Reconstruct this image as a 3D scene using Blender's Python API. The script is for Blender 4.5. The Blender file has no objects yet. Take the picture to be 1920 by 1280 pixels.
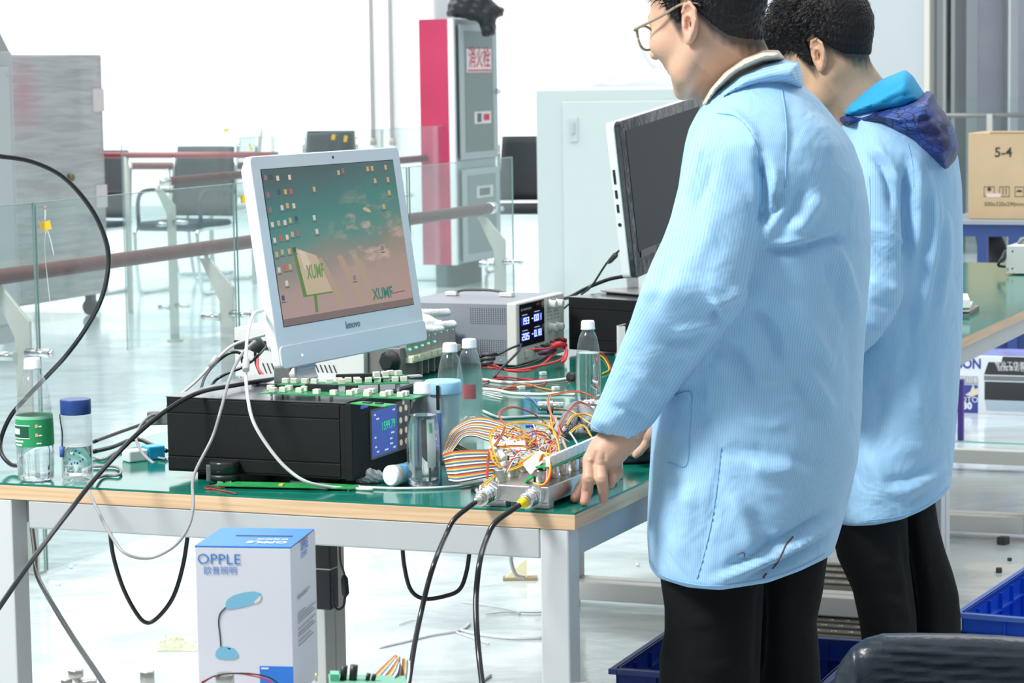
import bpy, math, random
import numpy as np
from mathutils import Vector, Matrix
from mathutils.bvhtree import BVHTree

random.seed(7)
rng = np.random.RandomState(7)
SC = bpy.context.scene
COL = SC.collection
PI = math.pi

# ------------------------------------------------------------------ camera
FL = 4850.0                                   # focal length in pixels of the 1920 px wide frame
CAM = np.array([0.0, 0.0, 1.46])
_th = math.atan(507 / FL); _ro = math.radians(-0.86)
_r0 = np.array([1.0, 0, 0]); _u0 = np.array([0, math.sin(_th), math.cos(_th)])
FW = np.array([0, math.cos(_th), -math.sin(_th)])
RT = _r0 * math.cos(_ro) + _u0 * math.sin(_ro)
UP = -_r0 * math.sin(_ro) + _u0 * math.cos(_ro)
cd = bpy.data.cameras.new('camera'); co = bpy.data.objects.new('camera', cd); COL.objects.link(co)
cd.sensor_width = 36.0; cd.lens = FL / 1920 * 36.0
cd.clip_start = 0.1; cd.clip_end = 200
cd.dof.use_dof = True; cd.dof.focus_distance = 4.7; cd.dof.aperture_fstop = 15.0
m = Matrix(((RT[0], UP[0], -FW[0], CAM[0]), (RT[1], UP[1], -FW[1], CAM[1]), (RT[2], UP[2], -FW[2], CAM[2]), (0, 0, 0, 1)))
co.matrix_world = m
SC.camera = co
SC.view_settings.view_transform = 'Standard'; SC.view_settings.look = 'None'
SC.view_settings.gamma = 1.0; SC.view_settings.use_curve_mapping = False
SC.view_settings.exposure = -0.15

# ------------------------------------------------------------------ world and light
w = bpy.data.worlds.new('daylight'); SC.world = w; w.use_nodes = True
nt = w.node_tree; bg = nt.nodes['Background']
bg.inputs[0].default_value = (0.90, 0.96, 1.0, 1); bg.inputs[1].default_value = 1.0

def area_light(name, loc, target, size, sy, watts, color=(1, 1, 1)):
    l = bpy.data.lights.new(name, 'AREA'); l.shape = 'RECTANGLE'; l.size = size; l.size_y = sy
    l.energy = watts; l.color = color
    o = bpy.data.objects.new(name, l); COL.objects.link(o); o.location = loc
    d = Vector(target) - Vector(loc); o.rotation_euler = d.to_track_quat('-Z', 'Y').to_euler()
    return o
area_light('key_light', (-3.0, 2.6, 4.6), (0.4, 4.6, 0.9), 1.2, 1.2, 430, (1.0, 0.985, 0.96))  # soft key from overhead left, casts the arm shadow
area_light('wall_fill', (-6, 19, 6.5), (-4, 22, 0), 9, 7, 1500, (1, 1, 1))  # unseen fill added to whiten the far wall
area_light('floor_fill', (-5.0, 11.5, 6.5), (-3.6, 12, 0), 4, 7, 330, (0.97, 1.0, 1.0))  # unseen fill added to brighten the floor by the railing
area_light('aisle_light', (2.5, 9, 5.5), (1.5, 9, 0), 4, 6, 260, (0.97, 0.99, 1))

# ------------------------------------------------------------------ pixel helpers (1920 x 1280 frame)
def _ray(px, py): return FW + RT * (px - 960) / FL + UP * (640 - py) / FL
def G(px, py, z=0.0):
    """point of the photographed spot (px,py) that lies on the horizontal plane at height z"""
    d = _ray(px, py); return CAM + d * ((z - CAM[2]) / d[2])
def V(px, py, Y):
    """point of the photographed spot (px,py) that lies at distance Y from the camera's wall"""
    d = _ray(px, py); return CAM + d * (Y / d[1])
def PR(p):
    v = np.asarray(p) - CAM; z = v @ FW
    return 960 + FL * (v @ RT) / z, 640 - FL * (v @ UP) / z
def PXY(X, Y, Z):
    x = X - CAM[0]; y = Y - CAM[1]; z = Z - CAM[2]
    d = x * FW[0] + y * FW[1] + z * FW[2]
    return 960 + FL * (x * RT[0] + y * RT[1] + z * RT[2]) / d, 640 - FL * (x * UP[0] + y * UP[1] + z * UP[2]) / d
UA = math.radians(67.5); WA = math.radians(158.2)
U = np.array([math.cos(UA), math.sin(UA), 0]); W = np.array([math.cos(WA), math.sin(WA), 0]); K = np.array([0, 0, 1.0])
TZ = 0.75

# ------------------------------------------------------------------ materials
MATS = {}
def mat(name, col, rough=0.5, metal=0.0, var=0.0, scale=8.0, bump=0.0, bscale=40.0, coat=0.0, spec=0.5,
        trans=0.0, ior=1.45, alpha=1.0, emis=None, es=1.0, sheen=0.0, sss=0.0):
    if name in MATS: return MATS[name]
    m = bpy.data.materials.new(name); m.use_nodes = True
    nt = m.node_tree; p = nt.nodes['Principled BSDF']
    c = (col[0], col[1], col[2], 1)
    p.inputs['Base Color'].default_value = c
    p.inputs['Roughness'].default_value = rough; p.inputs['Metallic'].default_value = metal
    p.inputs['Coat Weight'].default_value = coat; p.inputs['Specular IOR Level'].default_value = spec
    p.inputs['Transmission Weight'].default_value = trans; p.inputs['IOR'].default_value = ior
    p.inputs['Alpha'].default_value = alpha
    p.inputs['Sheen Weight'].default_value = sheen
    if sss: p.inputs['Subsurface Weight'].default_value = sss; p.inputs['Subsurface Radius'].default_value = (0.012, 0.005, 0.003); p.inputs['Subsurface Scale'].default_value = 1
    if emis is not None:
        p.inputs['Emission Color'].default_value = (*emis, 1); p.inputs['Emission Strength'].default_value = es
    if var > 0 or bump > 0:
        tc = nt.nodes.new('ShaderNodeTexCoord')
    if var > 0:
        n = nt.nodes.new('ShaderNodeTexNoise'); n.inputs['Scale'].default_value = scale; n.inputs['Detail'].default_value = 3
        nt.links.new(tc.outputs['Object'], n.inputs['Vector'])
        mr = nt.nodes.new('ShaderNodeMapRange'); mr.inputs[1].default_value = 0.3; mr.inputs[2].default_value = 0.7
        mr.inputs[3].default_value = 1 - var; mr.inputs[4].default_value = 1 + var * 0.5
        nt.links.new(n.outputs[0], mr.inputs[0])
        mx = nt.nodes.new('ShaderNodeVectorMath'); mx.operation = 'SCALE'; mx.inputs[0].default_value = c[:3]
        nt.links.new(mr.outputs[0], mx.inputs['Scale']); nt.links.new(mx.outputs[0], p.inputs['Base Color'])
    if bump > 0:
        n2 = nt.nodes.new('ShaderNodeTexNoise'); n2.inputs['Scale'].default_value = bscale; n2.inputs['Detail'].default_value = 2
        nt.links.new(tc.outputs['Object'], n2.inputs['Vector'])
        b = nt.nodes.new('ShaderNodeBump'); b.inputs['Strength'].default_value = bump; b.inputs['Distance'].default_value = 0.01
        nt.links.new(n2.outputs[0], b.inputs['Height']); nt.links.new(b.outputs[0], p.inputs['Normal'])
    MATS[name] = m; return m
def nodes_of(m): return m.node_tree, m.node_tree.nodes['Principled BSDF']

def glass_mat(name, tint, refl=0.12, haze=0.0, haze_col=(1, 1, 1)):
    """thin clear sheet: mostly see-through, some mirror at grazing angles"""
    m = bpy.data.materials.new(name); m.use_nodes = True; nt = m.node_tree
    for n in list(nt.nodes):
        if n.type != 'OUTPUT_MATERIAL': nt.nodes.remove(n)
    out = [n for n in nt.nodes if n.type == 'OUTPUT_MATERIAL'][0]
    tr = nt.nodes.new('ShaderNodeBsdfTransparent'); tr.inputs[0].default_value = (*tint, 1)
    gl = nt.nodes.new('ShaderNodeBsdfGlossy'); gl.inputs['Roughness'].default_value = 0.03
    lw = nt.nodes.new('ShaderNodeLayerWeight'); lw.inputs[0].default_value = 0.35
    mp = nt.nodes.new('ShaderNodeMath'); mp.operation = 'MULTIPLY_ADD'; mp.inputs[1].default_value = 0.60; mp.inputs[2].default_value = refl * 0.5
    mp.use_clamp = True
    nt.links.new(lw.outputs['Facing'], mp.inputs[0])
    pw = nt.nodes.new('ShaderNodeMath'); pw.operation = 'POWER'; pw.inputs[1].default_value = 1.8
    nt.links.new(mp.outputs[0], pw.inputs[0])
    mx = nt.nodes.new('ShaderNodeMixShader')
    nt.links.new(pw.outputs[0], mx.inputs[0]); nt.links.new(tr.outputs[0], mx.inputs[1]); nt.links.new(gl.outputs[0], mx.inputs[2])
    last = mx
    if haze > 0:
        df = nt.nodes.new('ShaderNodeBsdfDiffuse'); df.inputs[0].default_value = (*haze_col, 1)
        m2 = nt.nodes.new('ShaderNodeMixShader'); m2.inputs[0].default_value = haze
        nt.links.new(mx.outputs[0], m2.inputs[1]); nt.links.new(df.outputs[0], m2.inputs[2]); last = m2
    nt.links.new(last.outputs[0], out.inputs[0]); MATS[name] = m
    return m

# ------------------------------------------------------------------ mesh builder
class B:
    def __init__(s): s.v = []; s.f = []; s.m = []; s.sm = []
    def add(s, vs, fs, mi=0, sm=False):
        n = len(s.v); s.v.extend([tuple(float(c) for c in p) for p in vs])
        for f in fs: s.f.append(tuple(i + n for i in f)); s.m.append(mi); s.sm.append(sm)
        return s
    def box(s, fr, x0, x1, y0, y1, z0, z1, mi=0):
        ps = [fr(x, y, z) for z in (z0, z1) for x, y in ((x0, y0), (x1, y0), (x1, y1), (x0, y1))]
        return s.add(ps, [(0, 3, 2, 1), (4, 5, 6, 7), (0, 1, 5, 4), (1, 2, 6, 5), (2, 3, 7, 6), (3, 0, 4, 7)], mi)
    def quad(s, a, b, c, d, mi=0): return s.add([a, b, c, d], [(0, 1, 2, 3)], mi)
    def prism(s, fr, pts, z0, z1, mi=0):
        """polygon in the frame's x,y drawn up from z0 to z1"""
        n = len(pts); vs = [fr(x, y, z0) for x, y in pts] + [fr(x, y, z1) for x, y in pts]
        fs = [tuple(range(n - 1, -1, -1)), tuple(range(n, 2 * n))] + [(i, (i + 1) % n, n + (i + 1) % n, n + i) for i in range(n)]
        return s.add(vs, fs, mi)
    def lathe(s, o, prof, n=24, ax=K, mi=0, cap=True):
        """profile of (radius, height) turned about the axis ax through o"""
        o = np.asarray(o, float); ax = np.asarray(ax, float) / np.linalg.norm(ax)
        a = np.cross(ax, [1, 0, 0] if abs(ax[0]) < 0.8 else [0, 1, 0]); a /= np.linalg.norm(a); b = np.cross(ax, a)
        vs = []
        for r, h in prof:
            for i in range(n):
                t = 2 * PI * i / n; vs.append(o + ax * h + (a * math.cos(t) + b * math.sin(t)) * r)
        fs = [(j * n + i, j * n + (i + 1) % n, (j + 1) * n + (i + 1) % n, (j + 1) * n + i) for j in range(len(prof) - 1) for i in range(n)]
        s.add(vs, fs, mi, True)
        if cap:
            k = len(s.v) - n * len(prof)
            s.f.append(tuple(k + i for i in range(n - 1, -1, -1))); s.m.append(mi); s.sm.append(False)
            k2 = len(s.v) - n
            s.f.append(tuple(k2 + i for i in range(n))); s.m.append(mi); s.sm.append(False)
        return s
    def cyl(s, a, b, r, n=16, mi=0, r2=None):
        a = np.asarray(a, float); b = np.asarray(b, float); d = b - a; L = np.linalg.norm(d)
        return s.lathe(a, [(r, 0), (r if r2 is None else r2, L)], n, d / L, mi)
    def tube(s, pts, r, n=8, mi=0):
        P = [np.asarray(p, float) for p in pts]; vs = []; up = None
        for i, p in enumerate(P):
            t = P[min(i + 1, len(P) - 1)] - P[max(i - 1, 0)]; L = np.linalg.norm(t); t = t / (L if L > 1e-9 else 1)
            if up is None: up = np.cross(t, [0, 0, 1]) if abs(t[2]) < 0.9 else np.cross(t, [1, 0, 0])
            up = up - t * (up @ t); up /= (np.linalg.norm(up) or 1); v = np.cross(t, up)
            rr = r[i] if hasattr(r, '__len__') else r
            for k in range(n):
                a = 2 * PI * k / n; vs.append(p + (up * math.cos(a) + v * math.sin(a)) * rr)
        m_ = len(P)
        fs = [(j * n + k, j * n + (k + 1) % n, (j + 1) * n + (k + 1) % n, (j + 1) * n + k) for j in range(m_ - 1) for k in range(n)]
        fs += [tuple(range(n - 1, -1, -1)), tuple((m_ - 1) * n + k for k in range(n))]
        return s.add(vs, fs, mi, True)
    def sphere(s, c, r, n=16, mi=0):
        r = (r, r, r) if not hasattr(r, '__len__') else r; h = n // 2; vs = []
        for j in range(1, h):
            for i in range(n):
                t = PI * j / h; p = 2 * PI * i / n
                vs.append((c[0] + r[0] * math.sin(t) * math.cos(p), c[1] + r[1] * math.sin(t) * math.sin(p), c[2] + r[2] * math.cos(t)))
        fs = [(j * n + i, (j + 1) * n + i, (j + 1) * n + (i + 1) % n, j * n + (i + 1) % n) for j in range(h - 2) for i in range(n)]
        fs += [tuple(range(n)), tuple((h - 2) * n + i for i in range(n - 1, -1, -1))]
        return s.add(vs, fs, mi, True)

class Fr:
    """a local frame: origin, x axis angle (degrees) on the ground, or three given axes"""
    def __init__(s, o, ang=None, ax=None, ay=None, az=K):
        s.o = np.asarray(o, float)
        if ang is not None:
            a = math.radians(ang); s.x = np.array([math.cos(a), math.sin(a), 0]); s.y = np.array([-math.sin(a), math.cos(a), 0]); s.z = K
        else:
            s.x = np.asarray(ax, float); s.y = np.asarray(ay, float); s.z = np.asarray(az, float)
    def __call__(s, x, y, z): return s.o + s.x * x + s.y * y + s.z * z

ROOT = {}
def _props(o, label=None, cat=None, group=None, kind=None):
    if label: o['label'] = label
    if cat: o['category'] = cat
    if group: o['group'] = group
    if kind: o['kind'] = kind
def thing(name, loc, label, cat, group=None):
    o = bpy.data.objects.new(name, None); COL.objects.link(o); o.location = tuple(float(c) for c in loc); o.empty_display_size = 0.05
    ROOT[o.name] = np.asarray(loc, float); _props(o, label, cat, group); return o
def _mesh(name, b, mats, off, smooth):
    me = bpy.data.meshes.new(name)
    vs = np.asarray(b.v, float) - off
    me.from_pydata(vs.tolist(), [], b.f)
    for mm in mats: me.materials.append(mm)
    if b.m: me.polygons.foreach_set('material_index', b.m)
    me.polygons.foreach_set('use_smooth', [bool(x) or smooth for x in b.sm])
    me.update(); return me
def obj(name, b, mats, parent=None, smooth=False, bevel=0, label=None, cat=None, group=None, kind=None, base=None, seg=2):
    if not isinstance(mats, (list, tuple)): mats = [mats]
    if parent is not None: off = ROOT[parent.name]
    else:
        a = np.asarray(b.v, float)
        off = np.asarray(base, float) if base is not None else np.array([a[:, 0].mean(), a[:, 1].mean(), a[:, 2].min()])
    o = bpy.data.objects.new(name, _mesh(name, b, mats, off, smooth)); COL.objects.link(o)
    if parent is not None: o.parent = parent
    else: o.location = tuple(off)
    ROOT[o.name] = off
    if bevel:
        md = o.modifiers.new('bevel', 'BEVEL'); md.width = bevel; md.segments = seg; md.limit_method = 'ANGLE'; md.angle_limit = math.radians(40)
        md.harden_normals = False
    _props(o, label, cat, group, kind); return o
def spline(pts, n=8):
    P = [np.asarray(p, float) for p in pts]
    if len(P) < 3: return P
    Q = [2 * P[0] - P[1]] + P + [2 * P[-1] - P[-2]]; out = []
    for i in range(1, len(Q) - 2):
        a, b, c, d = Q[i - 1:i + 3]
        for k in range(n):
            t = k / n
            out.append(0.5 * ((2 * b) + (-a + c) * t + (2 * a - 5 * b + 4 * c - d) * t * t + (-a + 3 * b - 3 * c + d) * t ** 3))
    out.append(P[-1]); return out
def cable(name, pts, r, mm, label, cat='cable', n=8, parent=None, group=None, seg=8):
    b = B().tube(spline(pts, seg), r, n)
    return obj(name, b, mm, parent, label=label if parent is None else None, cat=cat if parent is None else None, group=group)

_FONT = {}
def text(s, size, fr, mm, parent, name='lettering', bold=0.0, align='CENTER', squash=1.0, lift=0.0, label=None):
    """flat lettering in the frame's x (reading) / z (up) plane, facing -y of the frame"""
    cu = bpy.data.curves.new('t', 'FONT'); cu.body = s; cu.size = size; cu.align_x = align; cu.align_y = 'CENTER'; cu.offset = bold
    cu.resolution_u = 3
    o = bpy.data.objects.new('t', cu); COL.objects.link(o)
    dg = bpy.context.evaluated_depsgraph_get(); me = o.evaluated_get(dg).to_mesh()
    b = B(); vs = [fr(v.co.x * squash, -lift, v.co.y) for v in me.vertices]
    b.add(vs, [tuple(p.vertices) for p in me.polygons])
    o.evaluated_get(dg).to_mesh_clear(); bpy.data.objects.remove(o); bpy.data.curves.remove(cu)
    return obj(name, b, mm, parent, label=label)
def copy_tree(o, loc=None, rz=None, label=None, group=None):
    c = o.copy(); COL.objects.link(c); ROOT[c.name] = ROOT.get(o.name)
    if loc is not None: c.location = tuple(float(x) for x in loc)
    if rz is not None: c.rotation_euler[2] = rz
    if label: c['label'] = label
    if group: c['group'] = group
    for ch in list(o.children):
        d = ch.copy(); COL.objects.link(d); d.parent = c
        for g in list(ch.children):
            e = g.copy(); COL.objects.link(e); e.parent = d
    return c

# ------------------------------------------------------------------ solid shapes by distance field (for bodies and cloth)
def surf(fn, lo, hi, h):
    lo = np.asarray(lo, float); hi = np.asarray(hi, float); n = np.ceil((hi - lo) / h).astype(int) + 1
    ax = [lo[i] + h * np.arange(n[i]) for i in range(3)]
    X, Y, Z = np.meshgrid(*ax, indexing='ij'); D = fn(X, Y, Z)
    S = D < 0; nx, ny, nz = n
    cnt = np.zeros((nx - 1, ny - 1, nz - 1)); acc = np.zeros((nx - 1, ny - 1, nz - 1, 3))
    corners = [(i, j, k) for i in (0, 1) for j in (0, 1) for k in (0, 1)]
    for a in corners:
        for b_ in corners:
            if sum(abs(a[i] - b_[i]) for i in range(3)) == 1 and a < b_:
                sa = tuple(slice(a[i], n[i] - 1 + a[i]) for i in range(3)); sb = tuple(slice(b_[i], n[i] - 1 + b_[i]) for i in range(3))
                da = D[sa]; db = D[sb]; cr = S[sa] != S[sb]
                t = np.where(cr, da / np.where(cr, da - db, 1), 0)
                cnt += cr
                for c in range(3): acc[..., c] += np.where(cr, a[c] + (b_[c] - a[c]) * t, 0)
    act = cnt > 0; idx = -np.ones(act.shape, int); idx[act] = np.arange(act.sum())
    I = np.argwhere(act); vs = (I + acc[act] / cnt[act][:, None]) * h + lo
    quads = []
    for c in range(3):
        o1, o2 = (c + 1) % 3, (c + 2) % 3
        sl0 = [slice(None)] * 3; sl1 = [slice(None)] * 3
        sl0[c] = slice(0, n[c] - 1); sl1[c] = slice(1, n[c])
        for q in (o1, o2): sl0[q] = slice(1, n[q] - 1); sl1[q] = slice(1, n[q] - 1)
        a = S[tuple(sl0)]; b_ = S[tuple(sl1)]; E = np.argwhere(a != b_)
        if not len(E): continue
        fl = a[tuple(E.T)]
        base = E.copy(); base[:, o1] += 1; base[:, o2] += 1
        def cell(d1, d2):
            q = base.copy(); q[:, o1] -= d1; q[:, o2] -= d2; return idx[tuple(q.T)]
        q = np.stack([cell(1, 1), cell(0, 1), cell(0, 0), cell(1, 0)], 1)
        q[~fl] = q[~fl][:, ::-1]; quads.append(q)
    Q = np.concatenate(quads); c0 = vs.mean(0); A = vs[Q] - c0
    vol = (np.cross(A[:, 0], A[:, 1]) * A[:, 2]).sum() + (np.cross(A[:, 0], A[:, 2]) * A[:, 3]).sum()
    return vs, (Q if vol > 0 else Q[:, ::-1])
def smin(a, b, k):
    if k <= 0: return np.minimum(a, b)
    h = np.clip(0.5 + 0.5 * (b - a) / k, 0, 1); return b + (a - b) * h - k * h * (1 - h)
def smax(a, b, k): return -smin(-a, -b, k)
def cap(X, Y, Z, a, b, r1, r2=None):
    r2 = r1 if r2 is None else r2; a = np.asarray(a, float); d = np.asarray(b, float) - a; L = d @ d
    t = np.clip(((X - a[0]) * d[0] + (Y - a[1]) * d[1] + (Z - a[2]) * d[2]) / max(L, 1e-12), 0, 1)
    return np.sqrt((X - a[0] - d[0] * t) ** 2 + (Y - a[1] - d[1] * t) ** 2 + (Z - a[2] - d[2] * t) ** 2) - (r1 + (r2 - r1) * t)
def ell(X, Y, Z, c, r, R=None):
    x, y, z = X - c[0], Y - c[1], Z - c[2]
    if R is not None: x, y, z = (R[0][0] * x + R[0][1] * y + R[0][2] * z, R[1][0] * x + R[1][1] * y + R[1][2] * z, R[2][0] * x + R[2][1] * y + R[2][2] * z)
    k0 = np.sqrt((x / r[0]) ** 2 + (y / r[1]) ** 2 + (z / r[2]) ** 2) + 1e-9
    k1 = np.sqrt((x / r[0] ** 2) ** 2 + (y / r[1] ** 2) ** 2 + (z / r[2] ** 2) ** 2) + 1e-9
    return k0 * (k0 - 1) / k1
def poly2(px, py, pts):
    """signed distance in pixels to a closed outline, negative inside"""
    d = np.full(px.shape, 1e9); s = np.zeros(px.shape, bool); n = len(pts)
    for i in range(n):
        ax, ay = pts[i]; bx, by = pts[(i + 1) % n]; ex, ey = bx - ax, by - ay
        t = np.clip(((px - ax) * ex + (py - ay) * ey) / (ex * ex + ey * ey + 1e-9), 0, 1)
        d = np.minimum(d, (px - ax - ex * t) ** 2 + (py - ay - ey * t) ** 2)
        c = (ay > py) != (by > py)
        s ^= c & (px < (bx - ax) * (py - ay) / ((by - ay) if by != ay else 1e-9) + ax)
    return np.where(s, -1, 1) * np.sqrt(d)
def pillow(X, Y, Z, pts, Yc, R, T):
    """solid with the given outline, rounded through its thickness: half thickness T, edge rounding R (metres)"""
    px, py = PXY(X, Y, Z); yc = Yc(px, py) if callable(Yc) else Yc
    d2 = poly2(px, py, pts) * (yc / FL)
    q = np.maximum(d2 + R, 0)
    return np.sqrt(q * q + ((Y - yc) * R / T) ** 2) - R
def smooth_mesh(vs, q, it=1, lam=0.5):
    for _ in range(it):
        s = np.zeros_like(vs); c = np.zeros(len(vs))
        for a, b_ in ((0, 1), (1, 2), (2, 3), (3, 0)):
            np.add.at(s, q[:, a], vs[q[:, b_]]); np.add.at(s, q[:, b_], vs[q[:, a]])
            np.add.at(c, q[:, a], 1); np.add.at(c, q[:, b_], 1)
        vs = vs + lam * (s / np.maximum(c, 1)[:, None] - vs)
    return vs
def normals(vs, q):
    n = np.cross(vs[q[:, 2]] - vs[q[:, 0]], vs[q[:, 3]] - vs[q[:, 1]]); o = np.zeros_like(vs)
    for i in range(4): np.add.at(o, q[:, i], n)
    return o / (np.linalg.norm(o, axis=1)[:, None] + 1e-12)
def folds(vs, q, F, front_only=True):
    """press creases (negative) and ridges (positive) into cloth along lines (points, width px, height m)"""
    nn = normals(vs, q); px, py = PXY(vs[:, 0], vs[:, 1], vs[:, 2]); vw = vs - CAM; vw /= np.linalg.norm(vw, axis=1)[:, None]
    face = np.clip(-(nn * vw).sum(1) * 1.6, 0, 1); disp = np.zeros(len(vs))
    for pts, wd, amp in F:
        best = np.full(len(vs), 1e9); tt = np.zeros(len(vs)); n = len(pts) - 1
        for i in range(n):
            ax, ay = pts[i]; bx, by = pts[i + 1]; ex, ey = bx - ax, by - ay
            t = np.clip(((px - ax) * ex + (py - ay) * ey) / (ex * ex + ey * ey + 1e-9), 0, 1)
            d = np.hypot(px - ax - ex * t, py - ay - ey * t); u = d < best
            best = np.where(u, d, best); tt = np.where(u, (i + t) / n, tt)
        disp += amp * np.exp(-(best / wd) ** 2) * np.clip(np.sin(np.clip(tt, 0.04, 0.96) * PI) * 1.6, 0, 1)
    return vs + nn * (disp * face)[:, None]
def vmesh(name, vs, q, mm, parent=None, attrs=None, **kw):
    b = B(); b.v = vs.tolist(); b.f = [tuple(x) for x in q.tolist()]; b.m = [0] * len(b.f); b.sm = [True] * len(b.f)
    o = obj(name, b, mm, parent, **kw)
    for k, a in (attrs or {}).items():
        at = o.data.attributes.new(k, 'FLOAT', 'POINT'); at.data.foreach_set('value', np.asarray(a, np.float32))
    return o
# ================================================================== setting
white = mat('white paint', (0.86, 0.88, 0.88), 0.6, var=0.02, scale=2)
wallw = mat('wall white', (0.93, 0.94, 0.94), 0.8, var=0.015, scale=1.2)
steelw = mat('grey white powder coat', (0.44, 0.46, 0.468), 0.38, var=0.04, scale=6)
chrome = mat('chrome', (0.78, 0.79, 0.8), 0.16, 1.0)
satin = mat('satin steel', (0.62, 0.60, 0.56), 0.33, 1.0, var=0.1, scale=30, bump=0.06, bscale=200)
blackp = mat('black plastic', (0.018, 0.02, 0.023), 0.42)
rubber = mat('black cable rubber', (0.012, 0.012, 0.014), 0.25, spec=0.6)
darkg = mat('dark grey plastic', (0.06, 0.065, 0.07), 0.4)
wood_rail = mat('brown red wood rail', (0.13, 0.035, 0.034), 0.5, var=0.25, scale=25)
yellow = mat('yellow paper', (0.9, 0.55, 0.03), 0.6)
# floor: pale glossy epoxy with scuffs
fm = mat('epoxy floor', (0.60, 0.68, 0.70), 0.12, var=0.0)
nt, p = nodes_of(fm)
tc = nt.nodes.new('ShaderNodeTexCoord'); mp = nt.nodes.new('ShaderNodeMapping'); mp.inputs['Scale'].default_value = (1.6, 3.2, 1)
n1 = nt.nodes.new('ShaderNodeTexNoise'); n1.inputs['Scale'].default_value = 1.1; n1.inputs['Detail'].default_value = 7; n1.inputs['Roughness'].default_value = 0.62
n1.inputs['Distortion'].default_value = 1.2
nt.links.new(tc.outputs['Object'], mp.inputs[0]); nt.links.new(mp.outputs[0], n1.inputs['Vector'])
cr = nt.nodes.new('ShaderNodeValToRGB'); cr.color_ramp.elements[0].position = 0.36; cr.color_ramp.elements[0].color = (0.44, 0.51, 0.53, 1)
cr.color_ramp.elements[1].position = 0.56; cr.color_ramp.elements[1].color = (0.66, 0.74, 0.765, 1)
nt.links.new(n1.outputs[0], cr.inputs[0]); nt.links.new(cr.outputs[0], p.inputs['Base Color'])
mr = nt.nodes.new('ShaderNodeMapRange'); mr.inputs[1].default_value = 0.35; mr.inputs[2].default_value = 0.65; mr.inputs[3].default_value = 0.19; mr.inputs[4].default_value = 0.08
nt.links.new(n1.outputs[0], mr.inputs[0]); nt.links.new(mr.outputs[0], p.inputs['Roughness'])
n2 = nt.nodes.new('ShaderNodeTexNoise'); n2.inputs['Scale'].default_value = 9; n2.inputs['Detail'].default_value = 4
bp = nt.nodes.new('ShaderNodeBump'); bp.inputs['Strength'].default_value = 0.10; bp.inputs['Distance'].default_value = 0.02
nt.links.new(tc.outputs['Object'], n2.inputs['Vector']); nt.links.new(n2.outputs[0], bp.inputs['Height']); nt.links.new(bp.outputs[0], p.inputs['Normal'])

I0 = Fr((0, 0, 0), 0)
C0 = G(1078, 961, TZ)                     # near right corner of the bench row, top surface
BF = Fr((C0[0], C0[1], 0), ax=U, ay=W)    # bench frame: x = away along the row, y = to the left
def along(o, d, px, z=None):
    """distance along the direction d from o at which the photographed column px is met"""
    o = np.asarray(o, float); lo, hi = -30.0, 60.0
    a = 0.0
    for _ in range(40):
        f0 = PR(o + d * a)[0] - px; f1 = PR(o + d * (a + 1e-3))[0] - px
        a -= np.clip(f0 / ((f1 - f0) / 1e-3 + 1e-12), -1.5, 1.5)
    return a

obj('floor', B().box(I0, -22, 22, -4, 50, -0.1, 0), fm, kind='structure', base=(0, 0, 0))
sidew = mat('hall wall grey', (0.42, 0.44, 0.45), 0.8)
obj('wall_front', B().box(I0, -22, 22, -4.2, -4, 0, 8), sidew, kind='structure')
obj('wall_left', B().box(I0, -22.2, -22, -4, 36, 0, 8), sidew, kind='structure')
obj('wall_side', B().box(I0, 22, 22.2, -4, 24, 0, 8), sidew, kind='structure')
WB = G(250, 403, 0)
wf = Fr(WB, ax=-W, ay=-U)                 # x to the right along the far wall, y towards us
b = B().box(wf, -14, 7.9, -0.3, 0, 0, 8)
obj('wall_back', b, wallw, kind='structure')
pan = mat('pale grey blue panel', (0.55, 0.60, 0.63), 0.5, var=0.03, scale=1)
x0 = along(wf(0, 4, 0), -W, 1436); x1 = along(wf(0, 4, 0), -W, 1735)
b = B().box(wf, x0, x1, 3.6, 4, 0, 8)
obj('wall_right', b, pan, kind='structure')
obj('baseboard_back', B().box(wf, -14, 7.9, 0, 0.02, 0, 0.1), mat('grey skirting', (0.6, 0.66, 0.67), 0.4), kind='structure')
# round-cornered column that carries the hydrant cabinet
HY = V(857, 497, 17.5)
cb = V(814, 20, 18.1); cf = Fr((cb[0], cb[1], 0), ax=U, ay=W)
colf = cf; ww = along(cf(0, 0, 1.8), W, 686)
obj('trim_1', B().box(cf, 0, 0.6, 0, ww, 0, 8), wallw, kind='structure', bevel=0.03)
# tall glazed front on the right, built from frames, posts and curtains
wr = Fr(wf(0, 4.2, 0), ax=-W, ay=-U)
def wx(px): return along(wr(0, 0, 1.2), -W, px)
g1 = B().box(wr, wx(1736), wx(1746), -0.1, 0.06, 0, 8)
win = obj('window_1', g1, mat('cream frame', (0.78, 0.74, 0.66), 0.4), kind='structure')
mg = mat('grey window profile', (0.30, 0.32, 0.32), 0.35, 0.3)
for a, b_, d0, d1, mm in ((1746, 1757, -0.5, -0.2, mg), (1762, 1768, -0.5, -0.1, mat('light profile', (0.62, 0.64, 0.65), 0.4)), (1771, 1778, -0.5, -0.2, mg),
                          (1783, 1790, -0.4, 0.0, mg), (1880, 1884, -0.5, -0.2, mat('light profile', (0.62, 0.64, 0.65), 0.4))):
    obj('mullion', B().box(wr, wx(a), wx(b_), d0, d1, 0, 8), mm, win)
cu = mat('lilac curtain', (0.62, 0.60, 0.68), 0.8, var=0.08, scale=3)
cu2 = mat('grey curtain', (0.50, 0.53, 0.52), 0.8, var=0.08, scale=3)
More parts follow.
